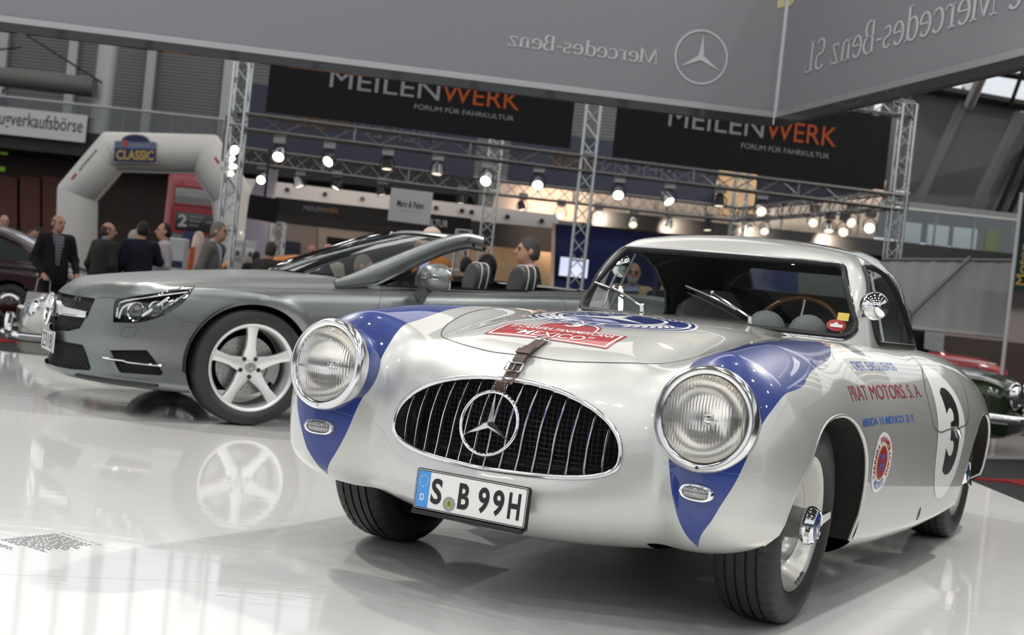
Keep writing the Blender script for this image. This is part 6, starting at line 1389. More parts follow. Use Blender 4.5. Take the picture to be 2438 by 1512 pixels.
# side lettering and badges (left flank)
M_bprint = mat('blue_print', srgb(45, 100, 185), .4, 0, coat=.8); M_rprint = mat('red_print', srgb(150, 40, 48), .4, 0, coat=.8)
for sgn, fr in ((1, LEFT), (-1, ((-1.3, 0, 0), (0, -1, 0), (0, 0, 1), (1, 0, 0)))):
    fx = lambda y: y*sgn
    dec('lettering', place(text2d('DIST. EXCLUSIVOS', .008), fx(.80), .784, .52, .026, 0, .3*sgn), fr, M_bprint, hero_ob, .0015)
    dec('lettering', place(text2d('PRAT MOTORS. S. A.', -.002), fx(.72), .702, .93, .046, 0, .5), fr, M_rprint, hero_ob, .0015)
    dec('lettering', place(text2d('MERIDA 15 MEXICO. D. F.', .008), fx(.64), .611, .66, .025, 0, .1), fr, M_bprint, hero_ob, .0015)
    ob_ = dec('rally_roundel', disc2d(fx(.575), .470, .112, .103, 40, 4), fr, M_white, hero_ob, .0012)
    dec('gold_rim', ring2d(fx(.575), .470, .054, .060, 36), fr, M_gold, ob_, .0022); dec('red_field', disc2d(fx(.575), .470, .054, .054, 30, 2), fr, M_red, ob_, .0020)
    dec('lettering', arc_text('CARRERA PANAMERICANA', fx(.575), .470, .083, PI/2, .225, .026, False, 1, .95), fr, M_red, ob_, .0020); dec('lettering', arc_text('MEXICO', fx(.575), .470, .083, -PI/2, .21, .026, True, 1, .95), fr, M_bprint, ob_, .0020)
    dec('blue_tower', join2d([poly2d([(fx(.575)+a*.034, .470+b*.036) for a, b in q]) for q in ([(-.7, -.9), (-.35, -.9), (-.15, .3), (-.5, .3)], [(.7, -.9), (.5, .3), (.15, .3), (.35, -.9)], [(-.5, .35), (.5, .35), (.9, .9), (.3, .7), (0, 1.1), (-.3, .7), (-.9, .9)], [(-.3, -.35), (.3, -.35), (.3, -.15), (-.3, -.15)])]), fr, M_bprint, ob_, .0026)
    no = dec('race_number', disc2d(fx(1.555), .53, .245, .262, 56, 6), fr, M_white, hero_ob, .0012)
    dec('lettering', place(text2d('3', .04), fx(1.585), .537, .225, .345), fr, M_blk, no, .0020)
    # door seam and latch, side slit
    DP = np.array([(1.57, .83), (1.50, .79), (1.36, .745), (1.25, .685), (1.228, .62), (1.245, .572), (1.30, .553), (1.50, .552), (1.753, .555), (1.85, .566), (1.90, .60), (1.955, .662), (2.05, .735), (2.10, .79)])
    Pq = dense(DP, 110); H, ok = cast(hero, np.stack([np.full(110, sgn*1.2), Pq[:, 0], Pq[:, 1]], 1), (-sgn, 0, 0), 0, .8); ribbon('door_gap', H[ok], hero, .0048, M_gap, hero_ob, .0024)
    H, ok = cast(hero, [(sgn*1.2, y, z) for y, z in ((1.58, .556), (1.63, .550), (1.67, .525), (1.685, .51))], (-sgn, 0, 0), 0, .8); MB().tube(H+[sgn*.008, 0, 0], [.006, .008, .007, .004], 8).build('door_handle', M_alu, hero_ob)
    H, ok = cast(hero, [(sgn*1.2, y, z) for y, z in ((1.275, .205), (1.268, .23), (1.262, .255))], (-sgn, 0, 0), 0, .8); MB().tube(H, [.003, .006, .003], 6).build('side_slit', M_blk, hero_ob)
# wipers
def on_ws(P, o): P = np.array(P, float); P = project(cabin, P, 8); n = grad(cabin, P); n /= np.linalg.norm(n, axis=1)[:, None]; return P+n*o
for piv, mid, b0, b1 in (((.232, .885, .892), (.05, .945, .975), (-.073, .976, .997), (.166, .905, .922)), ((-.205, .88, .892), (-.40, 1.02, .962), (-.526, 1.112, .98), (-.305, .958, .934))):
    q = on_ws([piv, mid, b0, b1], .02); wp = MB().cyl(Vector(q[0])-Vector((0, -.01, .03)), Vector(q[0])+Vector((0, -.004, .012)), .011, .009, 12).build('wiper', M_chrome, hero_ob)
    a = on_ws(np.linspace(piv, mid, 6), .024); a[0] += [0, -.004, .004]; MB().tube(a, np.linspace(.0065, .0045, 6), 8, flat=(1, .7)).build('wiper_arm', M_chrome, wp)
    bl_ = on_ws(np.linspace(b0, b1, 9), .018); MB().tube(bl_, .0035, 6).build('blade_carrier', M_chrome, wp); MB().tube(on_ws(np.linspace(b0, b1, 9), .010), .004, 5, flat=(.6, 1.2)).build('wiper_blade', M_black, wp)
    MB().ball(q[1]+[0, 0, .004], .008, 8, 6).build('wiper_joint', M_chrome, wp)
# mirrors
for sx, hd_, base_ in ((1, Vector((.675, .955, 1.0)), Vector((.585, 1.155, .978))), (-1, Vector((-.66, 1.62, 1.085)), Vector((-.70, 1.55, .86)))):
    mi = MB().lathe([(-.052, .004), (-.048, .020), (-.036, .036), (-.018, .048), (0, .053), (.006, .053), (.008, .048)], 28, hd_, 'y', Rz(.35*sx)).build('wing_mirror', M_chrome, hero_ob)
    MB().lathe([(.006, .0), (.0065, .048)], 24, hd_, 'y', Rz(.35*sx)).build('mirror_glass', M_alu, mi)
    e = hd_+Vector((0, -.05, 0)) if sx > 0 else hd_; MB().tube([base_, base_.lerp(e, .5)+Vector((.012*sx, 0, .004)), e], .006, 8).build('mirror_arm', M_chrome, mi)
    MB().ball(e, .011, 10, 8).build('mirror_joint', M_chrome, mi)
    if sx > 0: MB().box(base_, (.012, .022, .05), None, .004).build('mirror_bracket', M_chrome, mi)
    else: MB().cyl(base_, Vector((-.64, 1.58, 1.0)), .004, n=6).build('mirror_stay', M_chrome, mi)
# stickers on the windshield corner
for nm, c, w, h_, m in (('yellow_sticker', (.528, 1.0), .036, .030, mat('sticker_yellow', (.72, .55, .08), .5)), ):
    decal(nm, poly2d([(-w/2, -h_/2), (w/2, -h_/2), (w/2, h_/2), (-w/2, h_/2)]), cabin, (.528, .3, .948), (1, 0, 0), (-.1, 0, 1), (0, 1, 0), m, hero_ob, 0, 1.4, .004, .02)
ov = decal('oval_sticker', disc2d(0, 0, .032, .022, 28), cabin, (.515, .3, .913), (1, 0, 0), (-.15, 0, 1), (0, 1, 0), M_red, hero_ob, 0, 1.4, .004, .02)
decal('sticker_field', poly2d([(-.02, -.008), (.02, -.008), (.02, .003), (.008, .003), (0, .012), (-.012, .003), (-.02, .003)]), cabin, (.515, .3, .913), (1, 0, 0), (-.15, 0, 1), (0, 1, 0), M_white, ov, 0, 1.4, .006, .02)
# cabin fittings
sw_c = Vector((.30, 1.26, .845)); sM = Rx(math.radians(-24))
sw_ = MB().tube([sw_c+sM @ Vector((.185*math.cos(a), 0, .185*math.sin(a))) for a in np.linspace(0, 2*PI, 48, endpoint=False)], .0125, 10, closed=True).build('steering_wheel', M_wood, hero_ob)
for a in (PI/2, PI/2+2.1, PI/2-2.1): MB().tube([sw_c, sw_c+sM @ Vector((.182*math.cos(a), 0, .182*math.sin(a)))], .007, 6).build('spoke', M_alu, sw_)
MB().ball(sw_c, .03, 12, 8).build('horn_button', M_blk, sw_)
MB().box((0, 1.10, .80), (1.06, .26, .16), Rx(math.radians(4)), .05).build('dashboard', M_gauge, hero_ob)
for x in (.215, .385): MB().ball((x, 1.13, .875), .075, 16, 10, (1, 1.2, .95)).build('gauge_hood', M_gauge, hero_ob)
for x in (-.33, .33):
    MB().box((x, 1.75, .55), (.44, .5, .16), None, .06).box((x, 2.02, .78), (.42, .16, .46), Rx(math.radians(-16)), .07).build('seat', M_gauge, hero_ob)
MB().box((0, 2.30, .92), (.90, .04, .30), Rx(math.radians(-30)), .01).build('rear_shelf', M_dark, hero_ob)
MB().box((0, 1.6, .45), (1.2, 1.3, .03)).build('cabin_floor', M_dark, hero_ob)
# ================================================================ other vehicles, arch, bus, stalls
def poly_ground(name, pts, z, h_, m):
    P = [at_z(px, py, z) for px, py in pts]; n = len(P); mb = MB(); mb.V = [(p.x, p.y, zz) for zz in (z-h_, z) for p in P]
    mb.F = [tuple(range(n))[::-1], tuple(range(n, 2*n))]+[(i, (i+1) % n, n+(i+1) % n, n+i) for i in range(n)]; o = mb.build(name, m, None, False); return tag(o, kind='structure')
poly_ground('red_carpet', [(2250, 1135), (2520, 1145), (2520, 1178), (2400, 1146)], HF+.012, .02, M_redc)
poly_ground('red_carpet', [(2200, 1000), (2600, 1006), (2600, 1030), (2200, 1022)], HF+.010, .02, M_redc)
poly_ground('white_stage', [(2150, 1032), (2620, 1042), (2660, 1092), (2180, 1082)], HF+.03, .04, M_floor)
poly_ground('red_carpet', [(-200, 782), (150, 790), (150, 815), (-200, 812)], HF+.012, .02, M_redc)
def simple_car(name, label, loc, rz, paint, y0, y1, hood, deck, width, wb, belt, roof=None, roof_m=None, wheel_r=.32, hub=None, h_=.04, base_z=None):
    """old car: nose at -y; hood/deck = top profile lists (y, z); roof = list (y, z) or None"""
    t = thing(name, label, 'car', loc, rz); ys = [p[0] for p in hood]; zs = [p[1] for p in hood]
    def F(x, y, z):
        X = np.abs(x); T = pw(y, ys, zs)-.10*(X/width)**3; W = width-.05*sstep(y0+.8, y0, y)-.05*sstep(y1-.8, y1, y)-.25*np.maximum(z-belt, 0)-.12*np.maximum(.45-z, 0); q = 2.4
        R = lambda a, r: np.maximum(a/r+1, 0)**q
        s = R(z-T, .14)+R(X-W, .16)+R(y0+.12*(X/width)**2-y, .2)+R(y-y1+.12*(X/width)**2, .22)+R(.20-z, .08); return (s**(1/q)-1)*.12
    V, Q = nets(F, (-width-.1, y0-.1, .1), (width+.1, y1+.1, 1.15), h_)
    ga = lambda P: np.where(np.abs(P[:, 0]) < width-.28, 1., np.minimum(np.hypot(P[:, 1], P[:, 2]-wheel_r), np.hypot(P[:, 1]-wb, P[:, 2]-wheel_r))-wheel_r-.05)
    V, Tn, T = clip(V, tri(Q), ga); surf_ob('body', F, V, T, paint, t)
    MB().box((0, (y0+y1)/2, .34), (2*width-.3, y1-y0-.5, .25)).build('underbody', M_dark, t)
    if roof:
        rw = width-.17; k = len(roof); mb = MB(); ry = [p[0] for p in roof]; rz_ = [p[1] for p in roof]
        def G(x, y, z): X = np.abs(x); R = lambda a, r: np.maximum(a/r+1, 0)**2.4; s = R(z-pw(y, ry, rz_)+.06*(X/rw)**2, .12)+R(X-(rw-.28*np.maximum(z-belt, 0)), .10)+R(ry[0]-y, .04)+R(y-ry[-1], .04); return (s**(1/2.4)-1)*.1
        V, Q = nets(G, (-rw-.1, ry[0]-.1, belt-.08), (rw+.1, ry[-1]+.1, max(rz_)+.1), h_); T = tri(Q); zt = max(rz_)
        ya, yb = [np.interp(belt+.05, [belt+.02, zt-.1], [ry[0]+.1, ry[0]+.5]), 0]
        def gw(P):
            x, y, z = P.T; fr = pw(y, ry, rz_); side = np.maximum(np.maximum(belt+.05-z, z-(fr-.16)), np.maximum(ry[0]+.18-y, y-ry[-1]+.22)); side = np.maximum(side, -(np.abs(y-(ry[0]+ry[-1])/2)-.03)); side = np.where(np.abs(x) < rw-.30, .5, side)
            fb = np.maximum(np.maximum(np.abs(x)-(rw-.22), z-(zt-.10)), belt+.06-z); fb = np.where((np.abs(x) < rw-.20) & (z < pw(y, ry, rz_)+.03) & ((y < ry[0]+.75) | (y > ry[-1]-.75)), fb, .5); return np.minimum(side, fb)
        V, Tg, T = clip(V, T, gw); surf_ob('roof', G, V, T, roof_m or paint, t); surf_ob('windows', G, V, Tg, mat('dark_window_glass_'+name, (.05, .06, .06), .05, .0, coat=1), t)
    for sx in (-1, 1):
        MB().tube([(sx*(width-.02), y0+.35, belt-.06), (sx*(width+.012), (y0+y1)/2, belt-.05), (sx*(width-.02), y1-.35, belt-.08)], .012, 6).build('side_trim', M_chrome, t)
    wh = MB().lathe([(-.08, wheel_r*.6), (-.09, wheel_r*.8), (-.06, wheel_r*.98), (.06, wheel_r*.98), (.09, wheel_r*.85), (.09, wheel_r*.66)], 40)
    w = wh.build('wheel', M_tyre, t); MB().lathe([(.07, wheel_r*.68), (.085, wheel_r*.60), (.07, wheel_r*.54), (.075, wheel_r*.44)], 36).build('rim', M_chrome, w); MB().lathe([(.072, wheel_r*.46), (.09, wheel_r*.30), (.10, 0)], 28).build('hubcap', hub or paint, w)
    w.location = (width-.10, 0, wheel_r)
    for x, y, a in ((width-.10, wb, 0), (-width+.10, 0, PI), (-width+.10, wb, PI)): c = copy_tree(w, t); c.location = (x, y, wheel_r); c.rotation_euler = (0, 0, a)
    return t
M_maroon = mat('maroon_paint', srgb(48, 9, 15), .3, .0, coat=.6); M_green = mat('dark_green_paint', srgb(38, 52, 26), .22, .2, coat=1); M_wht = mat('white_car_paint', (.66, .66, .60), .25, 0, coat=1); M_top = mat('black_canvas', (.012, .012, .013), .9); M_orp = mat('orange_paint', srgb(215, 125, 30), .3, 0, coat=.6); M_redp = mat('bus_red_paint', srgb(150, 16, 26), .25, 0, coat=1)
# maroon coupe, tail to the right
p = at(25, 733, 19.4); rz = math.radians(-86)                     # nose to image left
def rear_loc(p, wb, rz, w): c, s = math.cos(rz), math.sin(rz); return (p.x-(c*w-s*wb), p.y-(s*w+c*wb), HF)
mc = simple_car('vintage_coupe', 'dark maroon vintage coupe with chrome window trim at the far left', rear_loc(p, 2.6, rz, .72), rz, M_maroon, -.9, 3.75, [(-.9, .75), (-.4, .92), (.6, 1.0), (2.0, 1.0), (3.0, .98), (3.5, .85), (3.75, .66)], None, .84, 2.6, .95, [(.9, .98), (1.25, 1.30), (1.7, 1.46), (2.2, 1.46), (2.7, 1.28), (3.2, .98)], hub=M_maroon)
for sx in (-1, 1): MB().tube([(sx*.60, 2.15, 1.40), (sx*.635, 2.6, 1.24), (sx*.66, 3.05, .99)], .02, 6).build('pillar_trim', M_chrome, mc); MB().ball((sx*.80, 3.35, .86), .045, 10, 8).build('tail_lamp', mat('tail_lamp_%d' % (sx+1), (.5, .05, .03), .2, coat=1), mc); MB().tube([(sx*.70, 2.6, .97), (sx*.72, 3.2, .94), (sx*.7, 3.3, .90)], .018, 6).build('deck_trim', M_chrome, mc)
# cream car beyond it
p = at(60, 640, 24); simple_car('vintage_saloon', 'cream vintage saloon behind the maroon coupe at far left', (p.x-2.6, p.y+.4, HF), math.radians(82), mat('cream_paint', (.30, .24, .17), .2, .1, coat=1), -.85, 3.6, [(-.85, .75), (-.4, .95), (.6, 1.02), (2.6, 1.0), (3.3, .9), (3.6, .7)], None, .82, 2.6, .98, [(.7, 1.0), (1.2, 1.38), (1.8, 1.5), (2.4, 1.45), (3.1, 1.0)])
# orange and white estate car behind the men
p = at(250, 640, 27); simple_car('estate_car', 'orange and white vintage estate car behind the men at left', (p.x+1.6, p.y, HF), math.radians(-88), M_orp, -.8, 3.4, [(-.8, .72), (-.4, .86), (.6, .92), (2.6, .95), (3.2, .93), (3.4, .8)], None, .80, 2.4, .90, [(.5, .93), (.95, 1.36), (1.6, 1.46), (2.8, 1.44), (3.25, .96)], roof_m=M_orp)
# white roadster on the hall floor beyond the grey roadster's nose
p = at(84, 745, 12.25); a = math.radians(-73); lx, ly_ = .66, -.78; c, s = math.cos(a), math.sin(a)
wr_ = simple_car('white_roadster', 'white vintage roadster with upright chrome headlamp, peeking out behind the grey roadster nose', (p.x-(c*lx-s*ly_), p.y-(s*lx+c*ly_), HF), a, M_wht, -.95, 3.4, [(-.95, .62), (-.7, .76), (-.3, .86), (.6, .90), (1.5, .88), (2.6, .86), (3.2, .74), (3.4, .6)], None, .86, 2.4, .78, h_=.03)
for sx in (-1, 1):
    hl = MB().ball((sx*.66, -.78, .60), .10, 20, 14, (.8, .6, 1.5)).build('headlamp', M_chrome, wr_); MB().ball((sx*.67, -.84, .66), .075, 16, 10, (.9, .7, 1)).build('lens', M_cover, hl); MB().ball((sx*.67, -.83, .48), .04, 12, 8, (1, .7, 1)).build('signal_lens', M_alu, hl)
    MB().tube(dense(np.array([(sx*.92, -.55, .40), (sx*.86, -.90, .40), (sx*.55, -1.06, .40), (sx*.2, -1.08, .40)]), 14), .042, 8, flat=(.6, 1)).build('bumper', M_chrome, wr_); MB().tube([(sx*.80, -.98, .38), (sx*.80, -1.0, .50), (sx*.74, -.99, .60)], .035, 8).build('bumper_horn', M_chrome, wr_)
MB().box((0, 1.75, .93), (1.25, 1.1, .12), None, .05).build('folded_top', M_top, wr_)
p = at(640, 640, 16.0); bt = thing('tonneau_roadster', 'black folded canvas roof of a car hidden behind the grey roadster bonnet', 'car', (p.x, p.y, HF)); MB().box((0, .5, 1.10), (.62, 1.1, .24), None, .11).build('folded_top', M_top, bt); MB().box((0, .5, .55), (1.2, 1.2, .9), None, .15).build('body', M_maroon, bt); MB().tube([(-.3, .0, 1.02), (-.32, .02, 1.14)], .02, 6).build('roof_catch', M_chrome, bt)
# green convertible at right, nose to the right
p = at(2452, 955, 15.2); a = math.radians(62); c, s = math.cos(a), math.sin(a)
gc = simple_car('green_convertible', 'dark green vintage convertible with chrome grille at the far right', (p.x+s*(-.95)*1-0, p.y-c*(-.95), HF), a, M_green, -.9, 3.5, [(-.9, .80), (-.6, .90), (0, .96), (.7, .99), (2.4, .98), (3.1, .9), (3.5, .72)], None, .84, 2.4, .92, [(.75, 1.0), (1.15, 1.22), (1.55, 1.30), (2.1, 1.27), (2.6, 1.0)], roof_m=M_top)
MB().tube(dense(np.array([(-.36, -.93, .52), (-.38, -.93, .80), (-.2, -.95, .86), (.2, -.95, .86), (.38, -.93, .80), (.36, -.93, .52)]), 40, True), .03, 8, closed=True).build('grille_frame', M_chrome, gc)
for k in range(-3, 4): MB().tube([(k*.09, -.94, .55), (k*.09, -.94, .83)], .010, 6).build('grille_bar', M_chrome, gc)
MB().box((0, -.90, .69), (.70, .04, .32)).build('grille_backing', M_dark, gc)
for sx in (-1, 1): MB().ball((sx*.62, -.86, .70), .12, 16, 10, (.9, .8, 1.3)).build('headlamp', M_chrome, gc); MB().tube([(sx*.75, .85, .98), (sx*.62, 1.18, 1.27)], .022, 6).build('windscreen_pillar', M_chrome, gc)
MB().tube(dense(np.array([(-.92, -.55, .44), (-.84, -.98, .44), (0, -1.10, .44), (.84, -.98, .44), (.92, -.55, .44)]), 24), .05, 8, flat=(.7, 1)).build('bumper', M_chrome, gc)
for sx in (-1, 1): MB().ball((sx*.42, -1.10, .47), .055, 10, 8, (1, 1, 1.5)).build('bumper_horn', M_chrome, gc)
pg = MB().box((0, -1.14, .55), (.50, .02, .13), None, .004).build('licence_plate', M_disc, gc)
p = at(2420, 836, 31); simple_car('red_car', 'red car far behind the green convertible at right', (p.x-1.0, p.y, HF), math.radians(75), M_redp, -.8, 3.3, [(-.8, .70), (-.3, .86), (.6, .92), (2.6, .92), (3.3, .75)], None, .82, 2.4, .86, [(.6, .94), (1.1, 1.3), (1.8, 1.36), (2.6, .94)])
# double decker bus
p = at(440, 520, 45.5); bus = thing('double_decker_bus', 'red double decker bus with black destination blinds, seen under the white arch', 'bus', (p.x, p.y, HF)); bw = 2.45
def fbus(x, y, z): R = lambda a, r: np.maximum(a/r+1, 0)**2.6; s = R(np.abs(x-.45)-bw/2, .28)+R(z-4.25, .38)+R(.35-z, .1)+R(-y-.10*np.maximum(z-2.2, 0)*0, .35)+R(y-2.9, .3); return (s**(1/2.6)-1)*.28
V, Q = nets(fbus, (-1.1, -.2, .25), (2.0, 3.1, 4.4), .08); surf_ob('body', fbus, V, tri(Q), M_redp, bus)
M_bw = mat('bus_window', (.20, .19, .18), .15, coat=1); M_crm = mat('cream_band', (.55, .45, .16), .4)
def bpan(nm, x, z, w, h, m, par=bus, o=0): return MB().box((x, -.02-o, z), (w, .05, h), None, .02).build(nm, m, par)
w_ = bpan('upper_window', .45, 3.42, 1.75, .62, M_bw); MB().tube([(x, -.05, z) for x, z in ((-.42, 3.11), (1.32, 3.11), (1.32, 3.73), (-.42, 3.73))], .035, 6, closed=True).build('window_frame', M_redp, w_)
bl_ = bpan('destination_blind', .55, 2.55, 1.75, .62, M_blk); fl2 = lambda VF, x0, z0_, m, par: flat_ob('lettering', VF, (0, -.05, 0), (1, 0, 0), (0, 0, 1), m, par)
M_bltx = mat('blind_print', (.42, .42, .42), .6)
flat_ob('lettering', fit2d(text2d('2', .03), -.22, 2.36, .10, 2.78), (0, -.05, 0), (1, 0, 0), (0, 0, 1), M_bltx, bl_)
for i, w in enumerate((('MARBLE ARCH', .18, 2.70, .62, 2.77), ('PICCADILLY', .18, 2.55, .60, 2.62), ('STRAND', .18, 2.40, .50, 2.47), ('CRICKLEWOOD', .74, 2.55, 1.34, 2.62))): flat_ob('lettering', fit2d(text2d(w[0]), *w[1:]), (0, -.05, 0), (1, 0, 0), (0, 0, 1), M_bltx, bl_)
b2 = bpan('lower_blind', .40, 1.99, 2.0, .30, M_blk); flat_ob('lettering', fit2d(text2d('HYDE PARK CORNER', .01), -.50, 1.91, 1.25, 2.06), (0, -.05, 0), (1, 0, 0), (0, 0, 1), M_bltx, b2)
bpan('cream_band', .45, 1.68, 2.42, .12, M_crm); bpan('lower_window', .45, 1.15, 1.9, .6, M_bw)
for sx in (-.6, 1.5): MB().ball((sx, -.02, .75), .11, 12, 8).build('headlamp', M_alu, bus)
# inflatable white arch
M_arch = mat('white_inflatable_fabric', (.62, .60, .57), .45, 0, coat=.2, bump=(3, .1, .03)); DA = 36.
ap = [at(px, py, DA) for px, py in ((186, 640), (186, 462), (272, 362), (492, 368), (556, 468), (590, 640))]
base = at(372, 640, DA); ar = thing('inflatable_arch', 'white inflatable arch with blue rally badge, at left beyond the visitors', 'arch', (base.x, base.y, HF)); O_ = Vector((base.x, base.y, HF))
P_ = [q-O_ for q in ap]; P_[0].z = 0; P_[-1].z = 0; y_ = sum(q.y for q in P_)/6
for q in P_: q.y = 0
RAD = .54
def seg_ring(i):
    q = P_[i]; d0 = (P_[i]-P_[i-1]).normalized() if i > 0 else (P_[1]-P_[0]).normalized(); d1 = (P_[i+1]-P_[i]).normalized() if i < 5 else d0; t_ = (d0+d1).normalized(); n = Vector((-t_.z, 0, t_.x)); k = 1/max(.5, n.dot(Vector((-d0.z, 0, d0.x))))
    return [q+n*(RAD*k*math.cos(a))+Vector((0, RAD*math.sin(a), 0)) for a in np.linspace(0, 2*PI, 28, endpoint=False)]
rings = [seg_ring(i) for i in range(6)]
for i in range(5):
    mb = MB(); A_, B_ = rings[i], rings[i+1]; d = (P_[i+1]-P_[i]).normalized()
    fr_ = [(0, .965), (.03, .995), (.5, 1.0), (.97, .995), (1, .965)]
    for t_, s_ in fr_:
        cen = P_[i].lerp(P_[i+1], t_)
        mb.V += [tuple(cen+(a.lerp(b, t_)-cen)*s_) for a, b in zip(A_, B_)]
    mb.F = [(r*28+k, r*28+(k+1) % 28, (r+1)*28+(k+1) % 28, (r+1)*28+k) for r in range(4) for k in range(28)]; mb.build('tube_section', M_arch, ar, True, 60)
    n = Vector((-d.z, 0, d.x)); MB().tube([P_[i]-n*RAD*(.98)+Vector((0, -.12, 0)), P_[i+1]-n*RAD*.98+Vector((0, -.12, 0))], .035, 6).build('seam_piping', M_pale, ar)
bc = P_[2].lerp(P_[3], .30)+Vector((0, -RAD-.02, .02)); ux = (P_[3]-P_[2]).normalized(); uz = Vector((-ux.z, 0, ux.x)); M_nav = mat('navy_print', srgb(32, 44, 84), .5); M_ylw = mat('gold_yellow_print', (.50, .34, .08), .5)
def rally(k): w, b, t_, a, top = .60-k, -.36+k, .22-k, .38-k*.5, .40-k; return [(-w, b), (w, b), (w*.94, t_), (a, t_+.02)]+[(a*math.cos(q), t_+.02+(top-t_)*math.sin(q)) for q in np.linspace(.1, PI-.1, 14)]+[(-a, t_+.02), (-w*.94, t_)]
bdg = MB().prism(rally(0), bc, ux, uz, -.02).build('rally_badge', mat('pale_pink_edge', (.5, .42, .42), .6), ar, False)
flat_ob('badge_field', poly2d(rally(.03)), bc+Vector((0, -.03, 0)), ux, uz, M_nav, bdg); flat_ob('badge_band', poly2d([(-.54, .02), (.54, .02), (.54, .20), (-.54, .20)]), bc+Vector((0, -.035, 0)), ux, uz, mat('grey_blue_print', srgb(96, 110, 140), .5), bdg)
flat_ob('lettering', fit2d(text2d('CLASSIC', .03), -.50, -.28, .50, -.02), bc+Vector((0, -.036, 0)), ux, uz, M_ylw, bdg); flat_ob('red_square', poly2d([(-.34, .06), (-.20, .06), (-.20, .24), (-.34, .24)]), bc+Vector((0, -.04, 0)), ux, uz, M_red, bdg); flat_ob('lettering', fit2d(text2d('württembergische'), -.16, .06, .38, .16), bc+Vector((0, -.04, 0)), ux, uz, M_lgrey, bdg)
M_dgr = mat('dark_grey_print', (.10, .10, .11), .6)
for (i, t0_, sg) in ((1, .18, 1), (3, .22, -1)):
    d = (P_[i+1]-P_[i]).normalized(); n = Vector((-d.z, 0, d.x)); n = n if n.z > 0 else -n; o = P_[i].lerp(P_[i+1], t0_)+Vector((0, -RAD*.93, 0))+n*.16
    flat_ob('red_square', poly2d([(0, -.1), (.2, -.1), (.2, .1), (0, .1)]), o, d, n, M_red, ar); flat_ob('lettering', fit2d(text2d('wüstenrot', .02), .30, .0, 1.05, .13), o, d, n, M_dgr, ar); flat_ob('lettering', fit2d(text2d('württembergische'), .30, -.20, 1.35, -.08), o+Vector((0, -.02, 0)), d, n, M_dgr, ar)
# kiosks and small stalls
def stall(name, label, cat, px, py, d, w, h_, dep, m): p = at(px, py, d); t = thing(name, label, cat, (p.x, p.y, HF)); MB().box((0, 0, h_/2), (w, dep, h_), None, .02).build('housing', m, t); return t
M_kw = mat('kiosk_white', (.55, .56, .58), .5)
k1 = stall('info_kiosk', 'tall white info kiosk with blue panel, behind the man in grey suit', 'kiosk', 425, 600, 24, .30, 1.62, .3, M_kw); MB().box((0, -.16, 1.15), (.26, .02, .12), None, .004).build('blue_panel', M_nav, k1); MB().box((0, -.16, .8), (.24, .02, .5), None, .004).build('notice', M_pale, k1)
k2 = stall('blue_sign_post', 'dark blue square sign beside the white kiosk', 'sign', 453, 580, 25, .06, 1.5, .06, M_steelp); MB().box((0, -.04, 1.62), (.26, .03, .34), None, .01).build('sign_face', M_nav, k2)
bp_ = at(470, 600, 24.5); bo = thing('inflatable_bottle', 'white and orange red inflatable bottle shape behind the man in grey suit', 'inflatable', (bp_.x, bp_.y, HF)); MB().lathe([(0, .02), (.0, .16), (.5, .18), (1.2, .15), (1.55, .12), (1.70, .10), (1.78, .06), (1.80, 0)], 24, (0, 0, 0), 'z').build('skin', mat('pale_pink_vinyl', (.72, .52, .46), .25, coat=.6), bo); MB().lathe([(1.0, .168), (1.3, .152), (1.5, .134)], 10, (0, 0, 0), 'z', a0=PI*.9, a1=PI*1.45).build('flame_print', M_orng, bo)
for i, (px, py, w, h_) in enumerate(((568, 585, .22, 1.7), (598, 588, .22, 1.72))):
    k = stall('notice_board', ('left' if i == 0 else 'right')+' white notice board with pinned sheets beside the left truss column', 'board', px, py, 24.5, w, h_, .05, M_kw)
    for q in range(2): MB().box((.0, -.03, 1.45-.5*q), (.17, .01, .26), None, .003).build('sheet', M_pale, k); MB().box((.0, -.037, 1.47-.5*q), (.07, .01, .09), None, .003).build('print', M_greyd, k)
fb = at(625, 455, 33); fl_b = thing('feather_flag', 'pale lilac feather flag behind the black monitor', 'flag', (fb.x, fb.y, HF)); hz_ = at(655, 405, 33).z-HF
MB().prism([(-.34, .6), (.20, .6), (.30, hz_), (.10, hz_+.02), (-.15, hz_-.2), (-.32, hz_-.75)], (0, 0, 0), (1, 0, 0), (0, 0, 1), .02).build('cloth', mat('lilac_flag_cloth', (.36, .32, .40), .8), fl_b, False); MB().cyl((.26, .0, 0), (.32, .0, hz_+.02), .02, n=8).build('pole', M_steelp, fl_b)
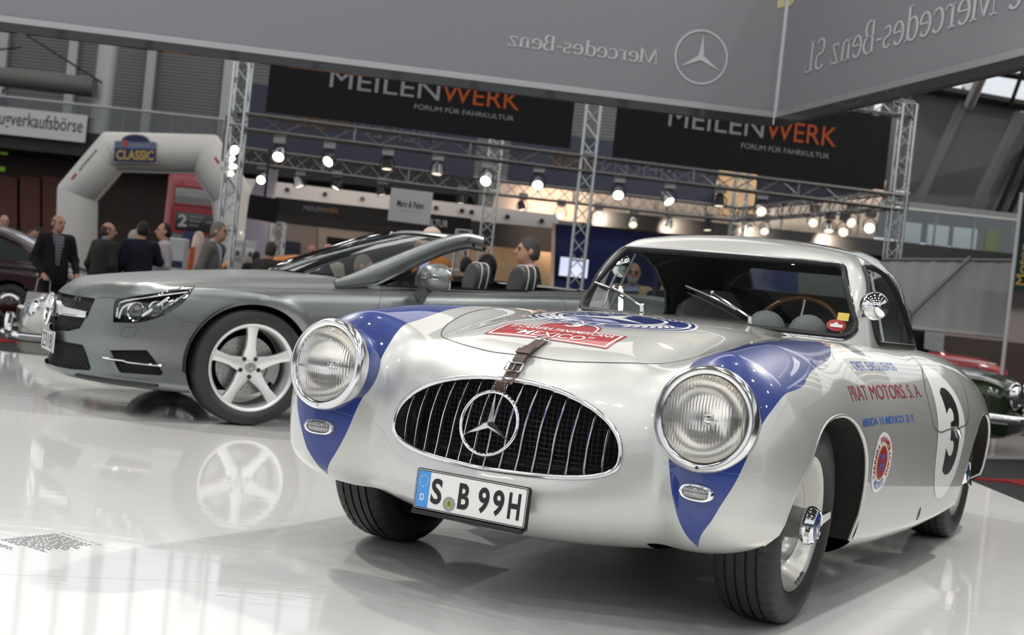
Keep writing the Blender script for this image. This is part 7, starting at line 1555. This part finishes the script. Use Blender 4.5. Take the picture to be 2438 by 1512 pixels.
# white fabric screen with braces at right
ps = [at(px, py, 22) for px, py in ((2080, 772), (2396, 803), (2417, 621), (2100, 618))]; ws = thing('fabric_screen', 'large white fabric screen with grey diagonal braces behind the coupe at right', 'screen', (ps[0].x, ps[0].y, HF)); O_ = Vector((ps[0].x, ps[0].y, HF))
N = 26; mb = MB()
for v in np.linspace(0, 1, 5):
    for k in range(N+1): a = ps[0].lerp(ps[1], k/N); b = ps[3].lerp(ps[2], k/N); q = a.lerp(b, v)-O_; mb.V.append((q.x, q.y+.012*math.sin(k*1.7)+.006*math.sin(k*3.1+v*5), q.z))
mb.F = [(r*(N+1)+k, r*(N+1)+k+1, (r+1)*(N+1)+k+1, (r+1)*(N+1)+k) for r in range(4) for k in range(N)]; mb.build('cloth', mat('white_screen_cloth', (.50, .52, .50), .8), ws, True)
M_gbar = mat('grey_bar', (.20, .20, .195), .5, .4)
for a, b in (((2310, 613), (2167, 750)), ((2130, 688), (2167, 750)), ((2167, 748), (2164, 800))): MB().tube([at(*a, 21.8)-O_, at(*b, 21.8)-O_], .035, 8).build('brace', M_gbar, ws)
MB().tube([ps[3]-O_, ps[2]-O_], .03, 8).build('top_rail', M_gbar, ws); MB().tube([ps[0]-O_, ps[1]-O_], .03, 8).build('bottom_rail', M_pale, ws)
for q in (ps[0], ps[1]): MB().tube([q-O_, Vector((q.x-O_.x, q.y-O_.y, 0))], .03, 8).build('leg', M_gbar, ws)
# dark teal banner with yellow letters at the right edge
q0 = at(2412, 690, 20); q1 = at(2412, 462, 20); tb = thing('tall_banner', 'dark teal banner with yellow upright lettering at right edge', 'banner', (q0.x, q0.y, HF)); hz_ = q1.z-HF; bz = q0.z-HF
MB().box((.5, 0, (hz_+bz)/2), (1.0, .02, hz_-bz)).build('cloth', mat('teal_banner_cloth', srgb(36, 58, 62), .8), tb, False); MB().cyl((-.03, 0, 0), (-.03, 0, hz_+.03), .03, n=8).build('pole', M_pale, tb)
V_, F_ = fit2d(text2d('Motor', .02), 0, 0, 1, 1); flat_ob('lettering', (V_, F_), (.17, -.015, bz+.08), (0, 0, .62), (-.15, 0, 0), M_ylw, tb); V_, F_ = fit2d(text2d('KLASSIK', .02), 0, 0, 1, 1); flat_ob('lettering', (V_, F_), (.30, -.015, bz+.75), (0, 0, .62), (-.13, 0, 0), M_lgrey, tb)
